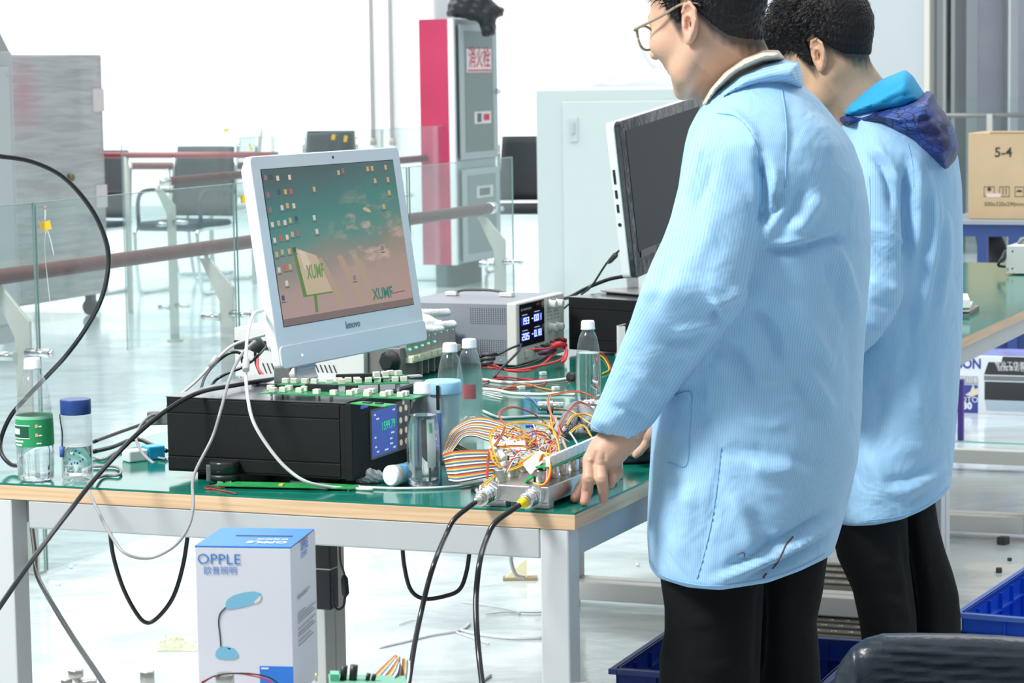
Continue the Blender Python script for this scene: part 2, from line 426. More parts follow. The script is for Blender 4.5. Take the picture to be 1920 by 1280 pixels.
for i, (a, b_, c_) in enumerate(((1788, 1835, cu), (1835, 1858, cu2), (1858, 1880, cu), (1884, 1912, cu2), (1912, 1960, cu))):
    bb = B(); xs = np.linspace(wx(a), wx(b_), 14)
    vs = [wr(x, -0.9 + 0.05 * math.sin(x * 17 + i), z) for z in (0.1, 8) for x in xs]
    bb.add(vs, [(k, k + 1, 15 + k, 14 + k) for k in range(13)], 0, True)
    o = obj('curtain_panel', bb, c_, win); md = o.modifiers.new('thickness', 'SOLIDIFY'); md.thickness = 0.01
obj('wall_far', B().box(wr, wx(1700), wx(2100), -1.6, -1.4, 0, 8), mat('far wall', (0.62, 0.66, 0.66), 0.8), kind='structure')
# conduits on the far wall
for px, lab in ((697, 'white conduit pipe running up the white column, left one of the pair'), (733, 'white conduit pipe running up the white column, nearer the red hydrant cabinet')):
    q = colf(-0.035, along(colf(-0.035, 0, 1.5), W, px), 0.955); bb = B().cyl(q, q + K * 6.5, 0.016, 12)
    t = thing('conduit_pipe', q, lab, 'pipe', 'conduits on the column'); obj('pipe', bb, mat('pipe white', (0.56, 0.52, 0.51), 0.5), t)
    for zz in (0.0, 1.55, 3.4): obj('clamp', B().cyl(q + K * zz, q + K * (zz + 0.05), 0.024, 12), mat('clamp', (0.5, 0.4, 0.36), 0.5), t)

# ------------------------------------------------------------------ glass railings
rail_glass = glass_mat('railing glass', (0.93, 0.975, 0.965), 0.06, 0.012, (0.8, 0.95, 0.93))
edge_m = mat('green glass edge', (0.22, 0.34, 0.31), 0.2, spec=0.8)
postm = mat('brushed post steel', (0.60, 0.59, 0.54), 0.45, 0.25, var=0.05, scale=20)
def railing(root_lab, o, L, posts, splits, hand=(0.0, None), toprail=0.88, off=0.14, d=U, n=W, label_cat='railing', capm=chrome, group=None, dark=wood_rail, glass=True, r=0.024):
    f = Fr((o[0], o[1], 0), ax=d, ay=n)
    t = thing('glass_railing', f(0, 0, 0), root_lab, label_cat, group)
    h1 = hand[1] if hand[1] is not None else L
    obj('handrail', B().tube([f(hand[0], off, toprail), f(h1, off, toprail)], r, 14), dark, t)
    c = B().tube([f(h1, off, toprail), f(h1 + 0.05, off, toprail), f(h1 + 0.07, off, toprail - 0.01)], [r * 1.04, r * 1.04, r * 0.6], 14)
    obj('end_cap', c, capm, t)
    c = B().tube([f(hand[0] - 0.07, off, toprail - 0.01), f(hand[0] - 0.05, off, toprail), f(hand[0], off, toprail)], [r * 0.6, r * 1.04, r * 1.04], 14)
    obj('end_cap', c, capm, t)
    pr = [(0.04, 0), (0.092, 0), (0.092, 0.70), (0.165, toprail - 0.035), (0.125, toprail - 0.035), (0.04, 0.75)]
    for s_ in posts:
        bb = B(); vs = [f(s_ + u_, w_, z_) for u_ in (-0.006, 0.006) for w_, z_ in pr]
        k = len(pr); bb.add(vs, [tuple(range(k)), tuple(range(2 * k - 1, k - 1, -1))] + [(i, k + i, k + (i + 1) % k, (i + 1) % k) for i in range(k)])
        bb.cyl(f(s_, off, toprail - 0.045), f(s_, off, toprail - 0.015), 0.008, 10)
        bb.box(f, s_ - 0.03, s_ + 0.03, 0.03, 0.10, 0, 0.008)
        po = obj('post', bb, postm, t, bevel=0.002)
        for zz in (0.66, 0.2):
            c = B().cyl(f(s_ - 0.02, -0.035, zz), f(s_ - 0.02, 0.045, zz), 0.0135, 14).cyl(f(s_ - 0.02, -0.045, zz), f(s_ - 0.02, -0.035, zz), 0.010, 14)
            c.cyl(f(s_ - 0.02, 0.085, zz - 0.012), f(s_ - 0.02, 0.15, zz - 0.012), 0.0135, 14)
            obj('spacer_pin', c, chrome, po)
    if glass:
        for a, b_ in splits:
            bb = B().box(f, a, b_, -0.0028, 0.0028, 0.015, 1.10)
            g = obj('glass_panel', bb, rail_glass, t)
            e = B(); e.box(f, a, a + 0.0015, -0.003, 0.003, 0.015, 1.10); e.box(f, b_ - 0.0015, b_, -0.003, 0.003, 0.015, 1.10); e.box(f, a, b_, -0.003, 0.003, 1.0985, 1.101)
            obj('panel_edge', e, edge_m, g)
    return t, f
R0 = G(48, 1092, 0)
def ru(px, z=0.6, o=R0): return along(np.array([o[0], o[1], z]), U, px)
e1 = ru(962, 0.8)
rl, rf = railing('near glass railing with brown wooden handrail running behind the long green bench', R0, e1,
                 [along(np.array([R0[0], R0[1], 0.6]) + W * 0.066, U, p_) for p_ in (46, 427, 938)],
                 [(-2.2, ru(70, 0.7)), (ru(74, 0.7), ru(441, 0.8)), (ru(446, 0.8), ru(765, 0.85)), (ru(769, 0.85), e1)], hand=(-2.2, along(np.array([R0[0], R0[1], 0.88]) + W * 0.14, U, 916)))
R2 = G(325, 640, 0) - W * 0.066
railing('middle glass railing with red brown handrail and chrome end, behind the white computer', R2, 4.1, [0.02, 1.5, 3.0],
        [(-0.6, 1.1), (1.12, 2.6), (2.62, 4.1)], hand=(0.12, 4.0))
# far cross rails; the red one imitates a reflection in glass
for Yc, y, px0, px1, lab in ((16.1, 291, 170, 520, 'thin red rail imitating a glass reflection over the office chair backs, upper one'),
                             (18.6, 311, 170, 520, 'lower brown handrail crossing the hall behind the office chairs')):
    o = V(px0, y, Yc); L = along(o, -W, px1)
    t = thing('cross_railing', (o[0], o[1], 0), lab, 'railing', 'cross rails far back')
    rr = 0.019 if Yc < 17 else 0.026
    obj('handrail', B().tube([o, o - W * L], rr, 12), mat('red wood rail', (0.36, 0.07, 0.085), 0.4) if Yc < 17 else wood_rail, t)  # red tube stands in for a reflection, the brown one is wood
    for s_ in ((0.25, L - 0.1) if Yc < 17 else np.linspace(0.3, L - 0.2, 4)):
        q = o - W * s_
        obj('post', B().cyl((q[0], q[1], 0), q, 0.018, 10), postm, t)
# teal railing far right
o = V(1700, 214, 19); L = along(o, -W, 1990)
t = thing('glass_railing', (o[0], o[1], 0), 'teal glass railing with grey top rail behind the 5-4 cardboard box', 'railing')
f = Fr((o[0], o[1], 0), ax=-W, ay=-U)
obj('top_rail', B().tube([f(0, 0, 1.09), f(L, 0, 1.09)], 0.018, 10), mat('grey rail', (0.25, 0.25, 0.25), 0.4, 0.4), t)
obj('glass_panel', B().box(f, 0.2, L, -0.006, 0.006, 0.05, 1.22), rail_glass, t)
for s_ in (0.25, L * 0.55, L - 0.05): obj('post', B().box(f, s_ - 0.02, s_ + 0.02, 0.02, 0.05, 0, 1.1), postm, t)

# yellow tags hung on the glass
def tag_on(px, y, Y, wd, hg, rot, lab, string=False):
    q = V(px, y, Y); s_, c_ = math.sin(rot), math.cos(rot)
    f = Fr(q, ax=np.array([c_, 0, s_]), ay=np.array([0, 1, 0]), az=np.array([-s_, 0, c_]))
    bb = B().box(f, -wd / 2, wd / 2, -0.001, 0.001, -hg / 2, hg / 2)
    if not string: obj('yellow_tag', bb, yellow, label=lab, cat='tag', group='yellow tags on the railing glass'); return
    t = thing('yellow_tag', q - K * hg / 2, lab, 'tag', 'yellow tags on the railing glass'); obj('card', bb, yellow, t)
    tb = mat('clear tape', (0.85, 0.86, 0.84), 0.2)
    obj('string', B().tube(spline([V(84, 387, Y), V(85, 400, Y), V(84, 413, Y)]), 0.0016, 6).tube(spline([V(86, 432, Y), V(84, 470, Y), V(92, 550, Y), V(103, 640, Y)]), 0.0009, 5)
        .tube(spline([V(89, 432, Y), V(95, 450, Y), V(101, 478, Y)]), 0.0012, 5), tb, t)
    obj('knot', B().sphere(V(84.5, 389, Y), 0.006, 8), mat('brown knot', (0.45, 0.3, 0.2), 0.6), t)
yq = rf(ru(86, 0.95), -0.01, 0)[1]
tag_on(85.5, 423, yq, 0.031, 0.026, 0.2, 'yellow tag hanging by a string on the left end of the near glass railing', True)
yq = rf(ru(456, 1.0), -0.01, 0)[1]
tag_on(457, 373, yq, 0.022, 0.026, 0.1, 'yellow tag on the glass just left of the white computer screen')
tag_on(424, 244, 15.2, 0.03, 0.018, 0.3, 'small yellow tag high on the glass above the grey chair back')
tag_on(470, 276, 15.6, 0.012, 0.045, 0.35, 'thin yellow tag on the glass at the top left corner of the white computer')
tag_on(625, 257, 16.8, 0.024, 0.034, -0.3, 'yellow tag above the white computer, left of the pair')
tag_on(648, 260, 16.9, 0.022, 0.042, -0.2, 'yellow tag above the white computer, right of the pair')

# ------------------------------------------------------------------ office chairs in the distance
def chair(px, ybase, name_lab, face, col=None, scale=1.0, Y=None, z0=0):
    q = G(px, ybase, 0)
    t = thing('office_chair', q, name_lab, 'chair', 'office chairs at the back of the hall')
    f = Fr(q, face)
    cm_ = col or mat('chair mesh black', (0.035, 0.04, 0.045), 0.7)
    s_ = scale
    b = B()
    xs = np.linspace(-1, 1, 11); zs = np.linspace(0, 1, 9)
    vs = [f(-0.22 * s_ - 0.07 * zz + 0.03 * x * x, x * (0.23 - 0.02 * zz) * s_, (0.50 + 0.46 * zz) * s_) for zz in zs for x in xs]
    b.add(vs, [(j * 11 + i, j * 11 + i + 1, (j + 1) * 11 + i + 1, (j + 1) * 11 + i) for j in range(8) for i in range(10)], 0, True)
    o = obj('backrest', b, cm_, t); md = o.modifiers.new('thickness', 'SOLIDIFY'); md.thickness = 0.03 * s_
    b = B().box(f, -0.22 * s_, 0.24 * s_, -0.23 * s_, 0.23 * s_, 0.42 * s_, 0.48 * s_)
    obj('seat', b, cm_, t, bevel=0.025, seg=3)
    for sd in (-1, 1):
        y = sd * 0.24 * s_
        b = B().tube(spline([f(-0.27, y, 0.9 * s_), f(-0.235, y, 0.55 * s_), f(-0.2, y, 0.44 * s_), f(0.2, y, 0.43 * s_), f(0.25, y, 0.36 * s_), f(0.22, y, 0.06), f(0.16, y, 0.014), f(-0.2, y, 0.014)], 5), 0.013, 8)
        obj('leg_frame', b, chrome, t)
        b = B().tube(spline([f(-0.25, y, 0.66 * s_), f(0.1, y, 0.68 * s_), f(0.2, y, 0.62 * s_), f(0.2, y, 0.44 * s_)], 5), 0.014, 8)
        obj('armrest', b, cm_, t)
    return t
chair(352, 548, 'black mesh office chair with chrome frame behind the glass left of the white computer', 245, scale=1.02)
chair(404, 520, 'pale grey office chair behind the black mesh chair', 200, mat('chair grey', (0.45, 0.5, 0.5), 0.6), scale=1.13)
chair(612, 452, 'black office chair whose back shows above the white computer', 262, scale=1.0)
chair(985, 508, 'black office chair with bent chrome legs beside the wrapped white cabinet', 258, scale=1.02)
chair(158, 548, 'dark office chair half hidden behind the film wrapped grey cabinet', 250, scale=1.0)

# ------------------------------------------------------------------ film-wrapped grey cabinets, left
wrap = mat('film wrapped grey steel', (0.36, 0.37, 0.375), 0.28, coat=0.6, spec=0.6)
nt, p = nodes_of(wrap); tc = nt.nodes.new('ShaderNodeTexCoord'); mp = nt.nodes.new('ShaderNodeMapping'); mp.inputs['Scale'].default_value = (1.5, 1.5, 22)
mp.inputs['Rotation'].default_value = (0.08, 0.1, 0)
n = nt.nodes.new('ShaderNodeTexNoise'); n.inputs['Scale'].default_value = 1.5; n.inputs['Detail'].default_value = 5; n.inputs['Distortion'].default_value = 0.8
b_ = nt.nodes.new('ShaderNodeBump'); b_.inputs['Strength'].default_value = 0.7; b_.inputs['Distance'].default_value = 0.02
nt.links.new(tc.outputs['Object'], mp.inputs[0]); nt.links.new(mp.outputs[0], n.inputs['Vector']); nt.links.new(n.outputs[0], b_.inputs['Height']); nt.links.new(b_.outputs[0], p.inputs['Normal'])
mr = nt.nodes.new('ShaderNodeValToRGB'); mr.color_ramp.elements[0].position = 0.35; mr.color_ramp.elements[0].color = (0.32, 0.325, 0.33, 1); mr.color_ramp.elements[1].position = 0.7; mr.color_ramp.elements[1].color = (0.44, 0.455, 0.46, 1)
nt.links.new(n.outputs[0], mr.inputs[0]); nt.links.new(mr.outputs[0], p.inputs['Base Color'])
q = G(30, 618, 0); cw = Fr(q, ax=U, ay=W)
t = thing('steel_cabinet', q, 'long grey steel cabinet wrapped in clear film, on castors beside the glass railing', 'cabinet')
L1 = along(cw(0, 0, 0.1), U, 205)
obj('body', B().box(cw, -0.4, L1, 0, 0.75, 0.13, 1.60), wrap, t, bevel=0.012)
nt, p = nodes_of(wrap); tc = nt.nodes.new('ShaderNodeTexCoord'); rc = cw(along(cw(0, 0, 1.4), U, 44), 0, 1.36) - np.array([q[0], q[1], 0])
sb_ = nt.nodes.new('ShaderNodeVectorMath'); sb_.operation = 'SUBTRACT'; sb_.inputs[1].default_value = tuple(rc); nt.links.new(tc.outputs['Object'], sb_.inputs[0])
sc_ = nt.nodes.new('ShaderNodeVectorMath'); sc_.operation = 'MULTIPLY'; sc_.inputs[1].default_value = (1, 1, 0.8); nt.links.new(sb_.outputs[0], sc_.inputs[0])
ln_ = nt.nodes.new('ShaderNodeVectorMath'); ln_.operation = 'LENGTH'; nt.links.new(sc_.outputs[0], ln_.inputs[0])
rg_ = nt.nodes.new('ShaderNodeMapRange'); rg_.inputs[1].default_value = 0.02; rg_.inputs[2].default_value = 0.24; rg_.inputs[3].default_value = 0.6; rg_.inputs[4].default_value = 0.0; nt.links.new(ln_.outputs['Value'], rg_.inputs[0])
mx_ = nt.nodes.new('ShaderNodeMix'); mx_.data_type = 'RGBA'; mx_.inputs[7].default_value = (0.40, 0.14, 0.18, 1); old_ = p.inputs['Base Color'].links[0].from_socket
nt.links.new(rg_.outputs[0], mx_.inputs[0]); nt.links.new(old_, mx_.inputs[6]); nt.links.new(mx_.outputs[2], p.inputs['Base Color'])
for x in (0.05, L1 - 0.12):
    for y in (0.06, 0.66):
        c = B().cyl(cw(x - 0.02, y, 0.05), cw(x + 0.02, y, 0.05), 0.05, 16).box(cw, x - 0.025, x + 0.025, y - 0.025, y + 0.025, 0.06, 0.135)
        obj('castor', c, darkg, t)
obj('hinge', B().box(cw, L1 - 0.12, L1 + 0.004, -0.006, 0, 1.25, 1.39), mat('pinkish label', (0.62, 0.56, 0.56), 0.4), t)
obj('hinge', B().box(cw, L1 - 0.12, L1 + 0.004, -0.006, 0, 0.66, 0.80), mat('pinkish label', (0.62, 0.56, 0.56), 0.4), t)
obj('handle', B().cyl(cw(L1 - 0.42, 0, 0.86), cw(L1 - 0.42, -0.03, 0.86), 0.022, 14), mat('brass dark', (0.2, 0.16, 0.08), 0.4, 0.6), t)
q2 = V(33, 400, 13.4); q2 = np.array([q2[0], q2[1], 0]); c2 = Fr(q2, ax=U, ay=W)
t = thing('steel_cabinet', q2, 'grey steel cabinet with sloped hood at the left edge of the frame', 'cabinet')
g_m = mat('plain grey steel', (0.37, 0.39, 0.395), 0.35, var=0.06, scale=5)
obj('body', B().box(c2, -0.5, 0, 0.0, 0.9, 0.1, 1.60), g_m, t, bevel=0.01)
obj('door', B().box(c2, -0.46, -0.05, -0.012, 0, 0.2, 1.52), mat('grey door', (0.40, 0.425, 0.43), 0.35), t, bevel=0.006)
hv = [c2(-0.5, 0.01, 1.6), c2(-0.01, 0.01, 1.6), c2(-0.01, 0.9, 1.6), c2(-0.5, 0.9, 1.6), c2(-0.48, 0.03, 1.745), c2(-0.10, 0.03, 1.745), c2(-0.10, 0.86, 1.745), c2(-0.48, 0.86, 1.745)]
obj('hood', B().add(hv, [(0, 3, 2, 1), (4, 5, 6, 7), (0, 1, 5, 4), (1, 2, 6, 5), (2, 3, 7, 6), (3, 0, 4, 7)]), mat('hood grey', (0.27, 0.28, 0.28), 0.4), t)
for z in (0.25, 1.48): obj('rivet', B().cyl(c2(-0.07, -0.012, z), c2(-0.07, -0.018, z), 0.008, 10), steelw, t)

# ------------------------------------------------------------------ wrapped white cabinet
q = V(1010, 600, 12); q = np.array([q[0], q[1], 0]); cf = Fr(q, ax=-W, ay=U)
t = thing('white_cabinet', q, 'tall white cabinet wrapped in clear film behind the black power box', 'cabinet')
wc = mat('white cabinet film', (0.58, 0.66, 0.65), 0.25, coat=0.7, bump=0.25, bscale=14)
zt = 1.46 - (168 - 132) * 12 / FL
obj('body', B().box(cf, 0, 1.25, 0, 0.6, 0.05, zt), wc, t, bevel=0.006)
dx = along(cf(0, 0, 1), -W, 1057)
obj('door', B().box(cf, dx, 1.2, -0.012, 0, 0.12, zt - 0.055), mat('white door film', (0.60, 0.68, 0.67), 0.25, coat=0.7, bump=0.3, bscale=10), t, bevel=0.004)
hx = along(cf(0, 0, 1), -W, 1079)
h_ = B().box(cf, hx - 0.02, hx + 0.02, -0.02, -0.012, zt - 0.24, zt - 0.125)
hd = obj('handle_plate', h_, mat('handle grey', (0.55, 0.62, 0.62), 0.3), t, bevel=0.003)
obj('latch', B().box(cf, hx - 0.008, hx + 0.008, -0.035, -0.02, zt - 0.2, zt - 0.15), mat('handle grey2', (0.48, 0.54, 0.54), 0.3), hd)
obj('foot', B().box(cf, 0.02, 1.23, 0.03, 0.57, 0, 0.05), darkg, t)
film = glass_mat('crumpled clear film', (0.93, 0.95, 0.97), 0.5, 0.38, (0.86, 0.9, 0.95))
bb = B(); nx_, ny_ = 70, 26; vs = []
ph = rng.rand(12) * 6
for j in range(ny_):
    for i in range(nx_):
        x = 0.02 + 1.0 * i / (nx_ - 1); y = 0.03 + 0.5 * j / (ny_ - 1)
        env = np.interp(x, [0.02, 0.12, 0.30, 0.46, 0.58, 0.75, 1.02], [0.0, 0.02, 0.10, 0.19, 0.16, 0.12, 0.02]) * math.sin(PI * min(1, max(0, (y - 0.0) / 0.53)))
        cr_ = sum(abs(math.sin(x * (13 + 7 * k) + y * (9 - 5 * k) + ph[k])) ** 3 / (k + 1) for k in range(4))
        vs.append(cf(x, y, zt + 0.004 + env * (0.45 + 0.36 * cr_)))
bb.add(vs, [(j * nx_ + i, j * nx_ + i + 1, (j + 1) * nx_ + i + 1, (j + 1) * nx_ + i) for j in range(ny_ - 1) for i in range(nx_ - 1)], 0, False)
obj('plastic_film', bb, film, label='heap of crumpled clear plastic film on top of the wrapped white cabinet', cat='plastic film')

# ------------------------------------------------------------------ fire hydrant cabinet
HO = np.array([HY[0], HY[1], 0]); hf = Fr(HO, ax=U, ay=W)
zb, zt = HY[2], V(857, 35, 17.5)[2]
hd_w = along(hf(0, 0, 1), W, 790); hd_l = along(hf(0, 0, 1), U, 934)
t = thing('fire_hydrant_cabinet', hf(0, 0, zb), 'tall fire hydrant cabinet with red side and grey glazed doors, against the column', 'cabinet')
hg = mat('hydrant grey frame', (0.42, 0.48, 0.49), 0.35, 0.2)
red = mat('red side', (0.50, 0.045, 0.11), 0.35, var=0.12, scale=2.5)
obj('body', B().box(hf, 0.01, hd_l, 0.02, hd_w, zb, zt), hg, t)
obj('side_panel', B().box(hf, -0.008, 0.01, 0.035, hd_w, zb, zt - 0.001), red, t)
obj('edge_strip', B().box(hf, -0.01, 0.02, -0.002, 0.035, zb, zt), mat('white strip', (0.85, 0.88, 0.88), 0.3), t)
def hx(px): return along(hf(0, 0, 1), U, px)
def hz(y): return 1.46 + (135.5 - y) * 17.6 / FL
hydglass = mat('hydrant glass', (0.20, 0.25, 0.235), 0.12, spec=0.6)
for (a, b_, y0, y1) in ((862, 931, 48, 300), (864, 933, 318, 492)):
    d = obj('door', B().box(hf, hx(a), hx(b_), -0.014, 0.0, hz(y1), hz(y0)), mat('hydrant door frame', (0.46, 0.52, 0.53), 0.35, 0.2), t, bevel=0.003)
    obj('door_glass', B().box(hf, hx(a + 8), hx(b_ - 9), -0.0175, -0.0135, hz(y1 - 14), hz(y0 + 12)), hydglass, d)
    obj('door_handle', B().cyl(hf(hx(b_ - 3), -0.014, hz(174 if y0 < 100 else 400)), hf(hx(b_ - 3), -0.045, hz(174 if y0 < 100 else 400)), 0.018, 10), chrome, d)
sfr = Fr(hf(0, 0, 0), ax=U, ay=W)
def hsign(a, b_, y0, y1, nm):
    return obj(nm, B().box(hf, hx(a), hx(b_), -0.0215, -0.0175, hz(y1), hz(y0)), mat('pale sign', (0.85, 0.76, 0.78), 0.4), t)
s1 = hsign(873, 918, 93, 137, 'sign'); redt = mat('red lettering', (0.62, 0.06, 0.07), 0.5)
xc = (hx(873) + hx(918)) / 2
text('消火栓', 0.15, Fr(hf(xc, -0.0225, hz(112)), ax=U, ay=W), redt, s1, bold=0.002, squash=(hx(916) - hx(875)) / 0.45)
obj('red_border', B().box(hf, hx(874), hx(917), -0.0225, -0.0218, hz(135), hz(132)), redt, s1)
s2 = hsign(886, 916, 211, 234, 'sign')
obj('print', B().box(hf, hx(890), hx(898), -0.0225, -0.0218, hz(231), hz(214)), mat('dark print', (0.12, 0.16, 0.16), 0.5), s2)
obj('print', B().box(hf, hx(902), hx(913), -0.0225, -0.0218, hz(228), hz(216)), redt, s2)
s3 = hsign(888, 918, 352, 374, 'sign')
obj('print', B().box(hf, hx(892), hx(912), -0.0225, -0.0218, hz(370), hz(356)), mat('dark print', (0.12, 0.16, 0.16), 0.5), s3)
obj('hose', B().lathe(hf(hx(900), 0.02, hz(450)), [(0.04, -0.02), (0.10, -0.0), (0.04, 0.02)], 20, W), redt, t)
# plinth block under the cabinet
obj('floor_box', B().box(hf, 0.05, hd_l * 0.75, 0.06, hd_w * 0.72, 0, zb - 0.002), mat('dark box', (0.07, 0.09, 0.10), 0.5), label='dark box on the floor under the fire hydrant cabinet', cat='box')
def bagf(X, Y, Z):
    d = pillow(X, Y, Z, [(838, 30), (840, 8), (852, -14), (880, -20), (908, -14), (925, 4), (946, 18), (943, 30), (930, 34), (929, 66), (904, 69), (899, 42), (884, 38), (860, 33)], 17.62, 0.07, 0.12)
    return d + 0.006 * np.sin(X * 70 + Z * 40) * np.sin(Z * 80 + Y * 50)
bl, bh = V(828, 80, 17.45), V(955, -30, 17.8)
vs, q = surf(bagf, (bl[0] - 0.02, 17.4, bl[2]), (bh[0] + 0.02, 17.85, bh[2]), 0.011)
vmesh('black_bag', vs, q, mat('black bag', (0.02, 0.022, 0.024), 0.45, bump=0.6, bscale=25), label='crumpled black bag lying on top of the fire hydrant cabinet', cat='bag')

# ------------------------------------------------------------------ workbenches
matg = mat('green anti static mat', (0.006, 0.17, 0.125), 0.11, var=0.12, scale=5, spec=0.42, bump=0.04, bscale=12)
maple = mat('maple edge', (0.62, 0.44, 0.27), 0.45)
nt, p = nodes_of(maple); tc = nt.nodes.new('ShaderNodeTexCoord'); mp = nt.nodes.new('ShaderNodeMapping'); mp.inputs['Scale'].default_value = (2, 2, 90)
n = nt.nodes.new('ShaderNodeTexNoise'); n.inputs['Scale'].default_value = 2.2; n.inputs['Detail'].default_value = 5
nt.links.new(tc.outputs['Object'], mp.inputs[0]); nt.links.new(mp.outputs[0], n.inputs['Vector'])
rr = nt.nodes.new('ShaderNodeValToRGB'); rr.color_ramp.elements[0].position = 0.3; rr.color_ramp.elements[0].color = (0.56, 0.36, 0.20, 1); rr.color_ramp.elements[1].position = 0.62; rr.color_ramp.elements[1].color = (0.68, 0.49, 0.31, 1)
nt.links.new(n.outputs[0], rr.inputs[0]); nt.links.new(rr.outputs[0], p.inputs['Base Color'])
underm = mat('dark mat edge', (0.01, 0.03, 0.03), 0.5)
BW = 1.09
beamw = mat('lit frame white', (0.80, 0.81, 0.80), 0.35); legw = mat('half lit leg grey', (0.54, 0.56, 0.565), 0.35)  # light put into colour: beams and legs paler than the shaded aprons
labs = ['nearest green topped workbench with maple edge, carrying the white computer and metal sensor block',
        'second green topped workbench of the row, carrying the grey power supply',
        'third green topped workbench of the row, beyond the second person',
        'farthest green topped workbench of the row, carrying the white instrument at right']
for k in range(4):
    a = (0, 1.20, 2.69, 4.02)[k]; b_ = (1.198, 2.688, 4.018, 5.38)[k]
    t = thing('workbench', BF(a, BW / 2, 0), labs[k], 'workbench', 'row of green topped workbenches')
    bw_ = BW + 0.04 if k == 0 else BW
    obj('tabletop', B().box(BF, a, b_, 0, bw_, TZ - 0.029, TZ - 0.0035), maple, t, bevel=0.001)
    obj('mat', B().box(BF, a, b_, 0.0, bw_, TZ - 0.0035, TZ), [matg], t)
    for (u0_, u1_, v0_, v1_) in ((a + 0.001, a + 0.05, 0.012, BW - 0.012), (b_ - 0.05, b_ - 0.001, 0.012, BW - 0.012)):
        obj('cross_beam', B().box(BF, u0_, u1_, v0_ + 0.05, v1_ - 0.05, TZ - 0.079, TZ - 0.029), steelw, t, bevel=0.003)
        obj('floor_beam', B().box(BF, u0_ + 0.004, u1_, v0_ + 0.05, v1_ - 0.05, 0.025, 0.075), beamw, t, bevel=0.003)
    for v0_ in (0.012, BW - 0.062):
        obj('side_beam', B().box(BF, a + 0.05, b_ - 0.05, v0_, v0_ + 0.05, TZ - 0.079, TZ - 0.029), steelw, t, bevel=0.003)
        for u0_ in (a + 0.001, b_ - 0.05):
            sh = 0.034 if (k == 0 and v0_ > 1 and u0_ < 0.1) else 0.0
            lg = obj('leg', B().box(BF, u0_, u0_ + 0.049, v0_ + sh, v0_ + sh + 0.05, 0.025, TZ - 0.029), legw, t, bevel=0.003)
            obj('foot', B().cyl(BF(u0_ + 0.025, v0_ + sh + 0.025, 0), BF(u0_ + 0.025, v0_ + sh + 0.025, 0.025), 0.018, 12), blackp, lg)
# ================================================================== things on the benches
def fits(a, b_): a = np.asarray(a); b_ = np.asarray(b_); return math.degrees(math.atan2(b_[1] - a[1], b_[0] - a[0]))
casem = mat('matt black steel case', (0.010, 0.011, 0.012), 0.55, spec=0.3, bump=0.05, bscale=300)
topm = mat('glossy dark case top', (0.10, 0.105, 0.115), 0.22)
scr = mat('instrument screen blue', (0.02, 0.03, 0.12), 0.2, emis=(0.05, 0.08, 0.36), es=1.0)
scrk = mat('instrument screen black', (0.02, 0.02, 0.02), 0.2, emis=(0.05, 0.05, 0.045), es=1.0)
greenl = mat('green readout', (0.02, 0.3, 0.1), 0.4, emis=(0.02, 0.62, 0.16), es=1.2)
palel = mat('pale readout', (0.5, 0.5, 0.5), 0.4, emis=(0.55, 0.6, 0.7), es=0.8)
tanl = mat('tan icons', (0.5, 0.45, 0.35), 0.4, emis=(0.45, 0.40, 0.30), es=0.8)
def instr_box(a, bl_, hgt, dep, wid, lab):
    """a: near corner (world, box underside), bl_: far end of the long front"""
    ang = fits(a, bl_); f = Fr((a[0], a[1], a[2]), ang)      # x to the left along the front; y points towards us, so depth is -y
    t = thing('frequency_instrument', (a[0], a[1], TZ), lab, 'instrument')
    obj('case', B().box(f, 0.008, wid, -dep, 0, 0, hgt - 0.0015), casem, t, bevel=0.001)
    obj('lid', B().box(f, 0.004, wid + 0.001, -dep, 0.001, hgt - 0.0015, hgt), topm, t)
    for z0_, z1_ in ((0.004, 0.026), (0.0285, hgt - 0.03), (hgt - 0.0275, hgt - 0.004)):
        obj('side_strip', B().box(f, 0.018, wid - 0.003, 0, 0.0016, z0_, z1_), casem, t, bevel=0.0006)
    obj('front_frame', B().box(f, -0.006, 0.008, -dep, 0.002, -0.002, hgt), casem, t, bevel=0.0015)
    for x_ in (0.05, wid - 0.05):
        for y_ in (-0.04, -dep + 0.04): obj('foot', B().cyl(f(x_, y_, TZ - a[2]), f(x_, y_, 0), 0.012, 12), rubber, t)
    for z_ in (0.02, hgt - 0.02): obj('screw', B().sphere(f(wid + 0.002, -0.01, z_), 0.004, 8), blackp, t)
    return t, f
a1 = G(657, 899, 0.765); l1 = G(316, 882, 0.765)
wid1 = float(np.linalg.norm(l1 - a1))
H1 = 0.133
box1, f1 = instr_box(a1, l1, H1, 0.34, wid1, 'black frequency instrument with a touch screen, under the white computer')
BT = 0.765 + H1                            # height of its lid
# touch screen on the short side: frame x runs away from us
sf = Fr(a1, ax=-f1.y, ay=f1.x)             # y points left into the case
def sx(px): return along(sf(0, 0, 0.07), sf.x, px)
xs0, xs1, xsm = sx(688), sx(761), sx(736)
tab = obj('touch_screen', B().box(sf, xs0, xs1, -0.0085, -0.006, 0.024, 0.112), scrk, box1)
obj('readout_field', B().box(sf, xs0 + 0.002, xsm, -0.0092, -0.0085, 0.028, 0.108), scr, tab)
def sfr(px, z): x = sx(px); return Fr(sf(x, -0.0098, z), ax=sf.x, ay=sf.y)
text('1599.79', 0.022, sfr(719, 0.077), greenl, tab, 'digits', squash=(sx(734) - sx(703)) / 0.085)
for px_, z_, w_ in ((693, 0.1, 3), (697, 0.092, 5), (693, 0.06, 3), (694, 0.043, 3), (724, 0.06, 6), (722, 0.05, 4), (722, 0.041, 5), (728, 0.1, 4), (697, 0.034, 4), (712, 0.033, 6), (728, 0.033, 4)):
    obj('print', B().box(sf, sx(px_), sx(px_ + w_), -0.0098, -0.0092, z_, z_ + 0.003), palel, tab)
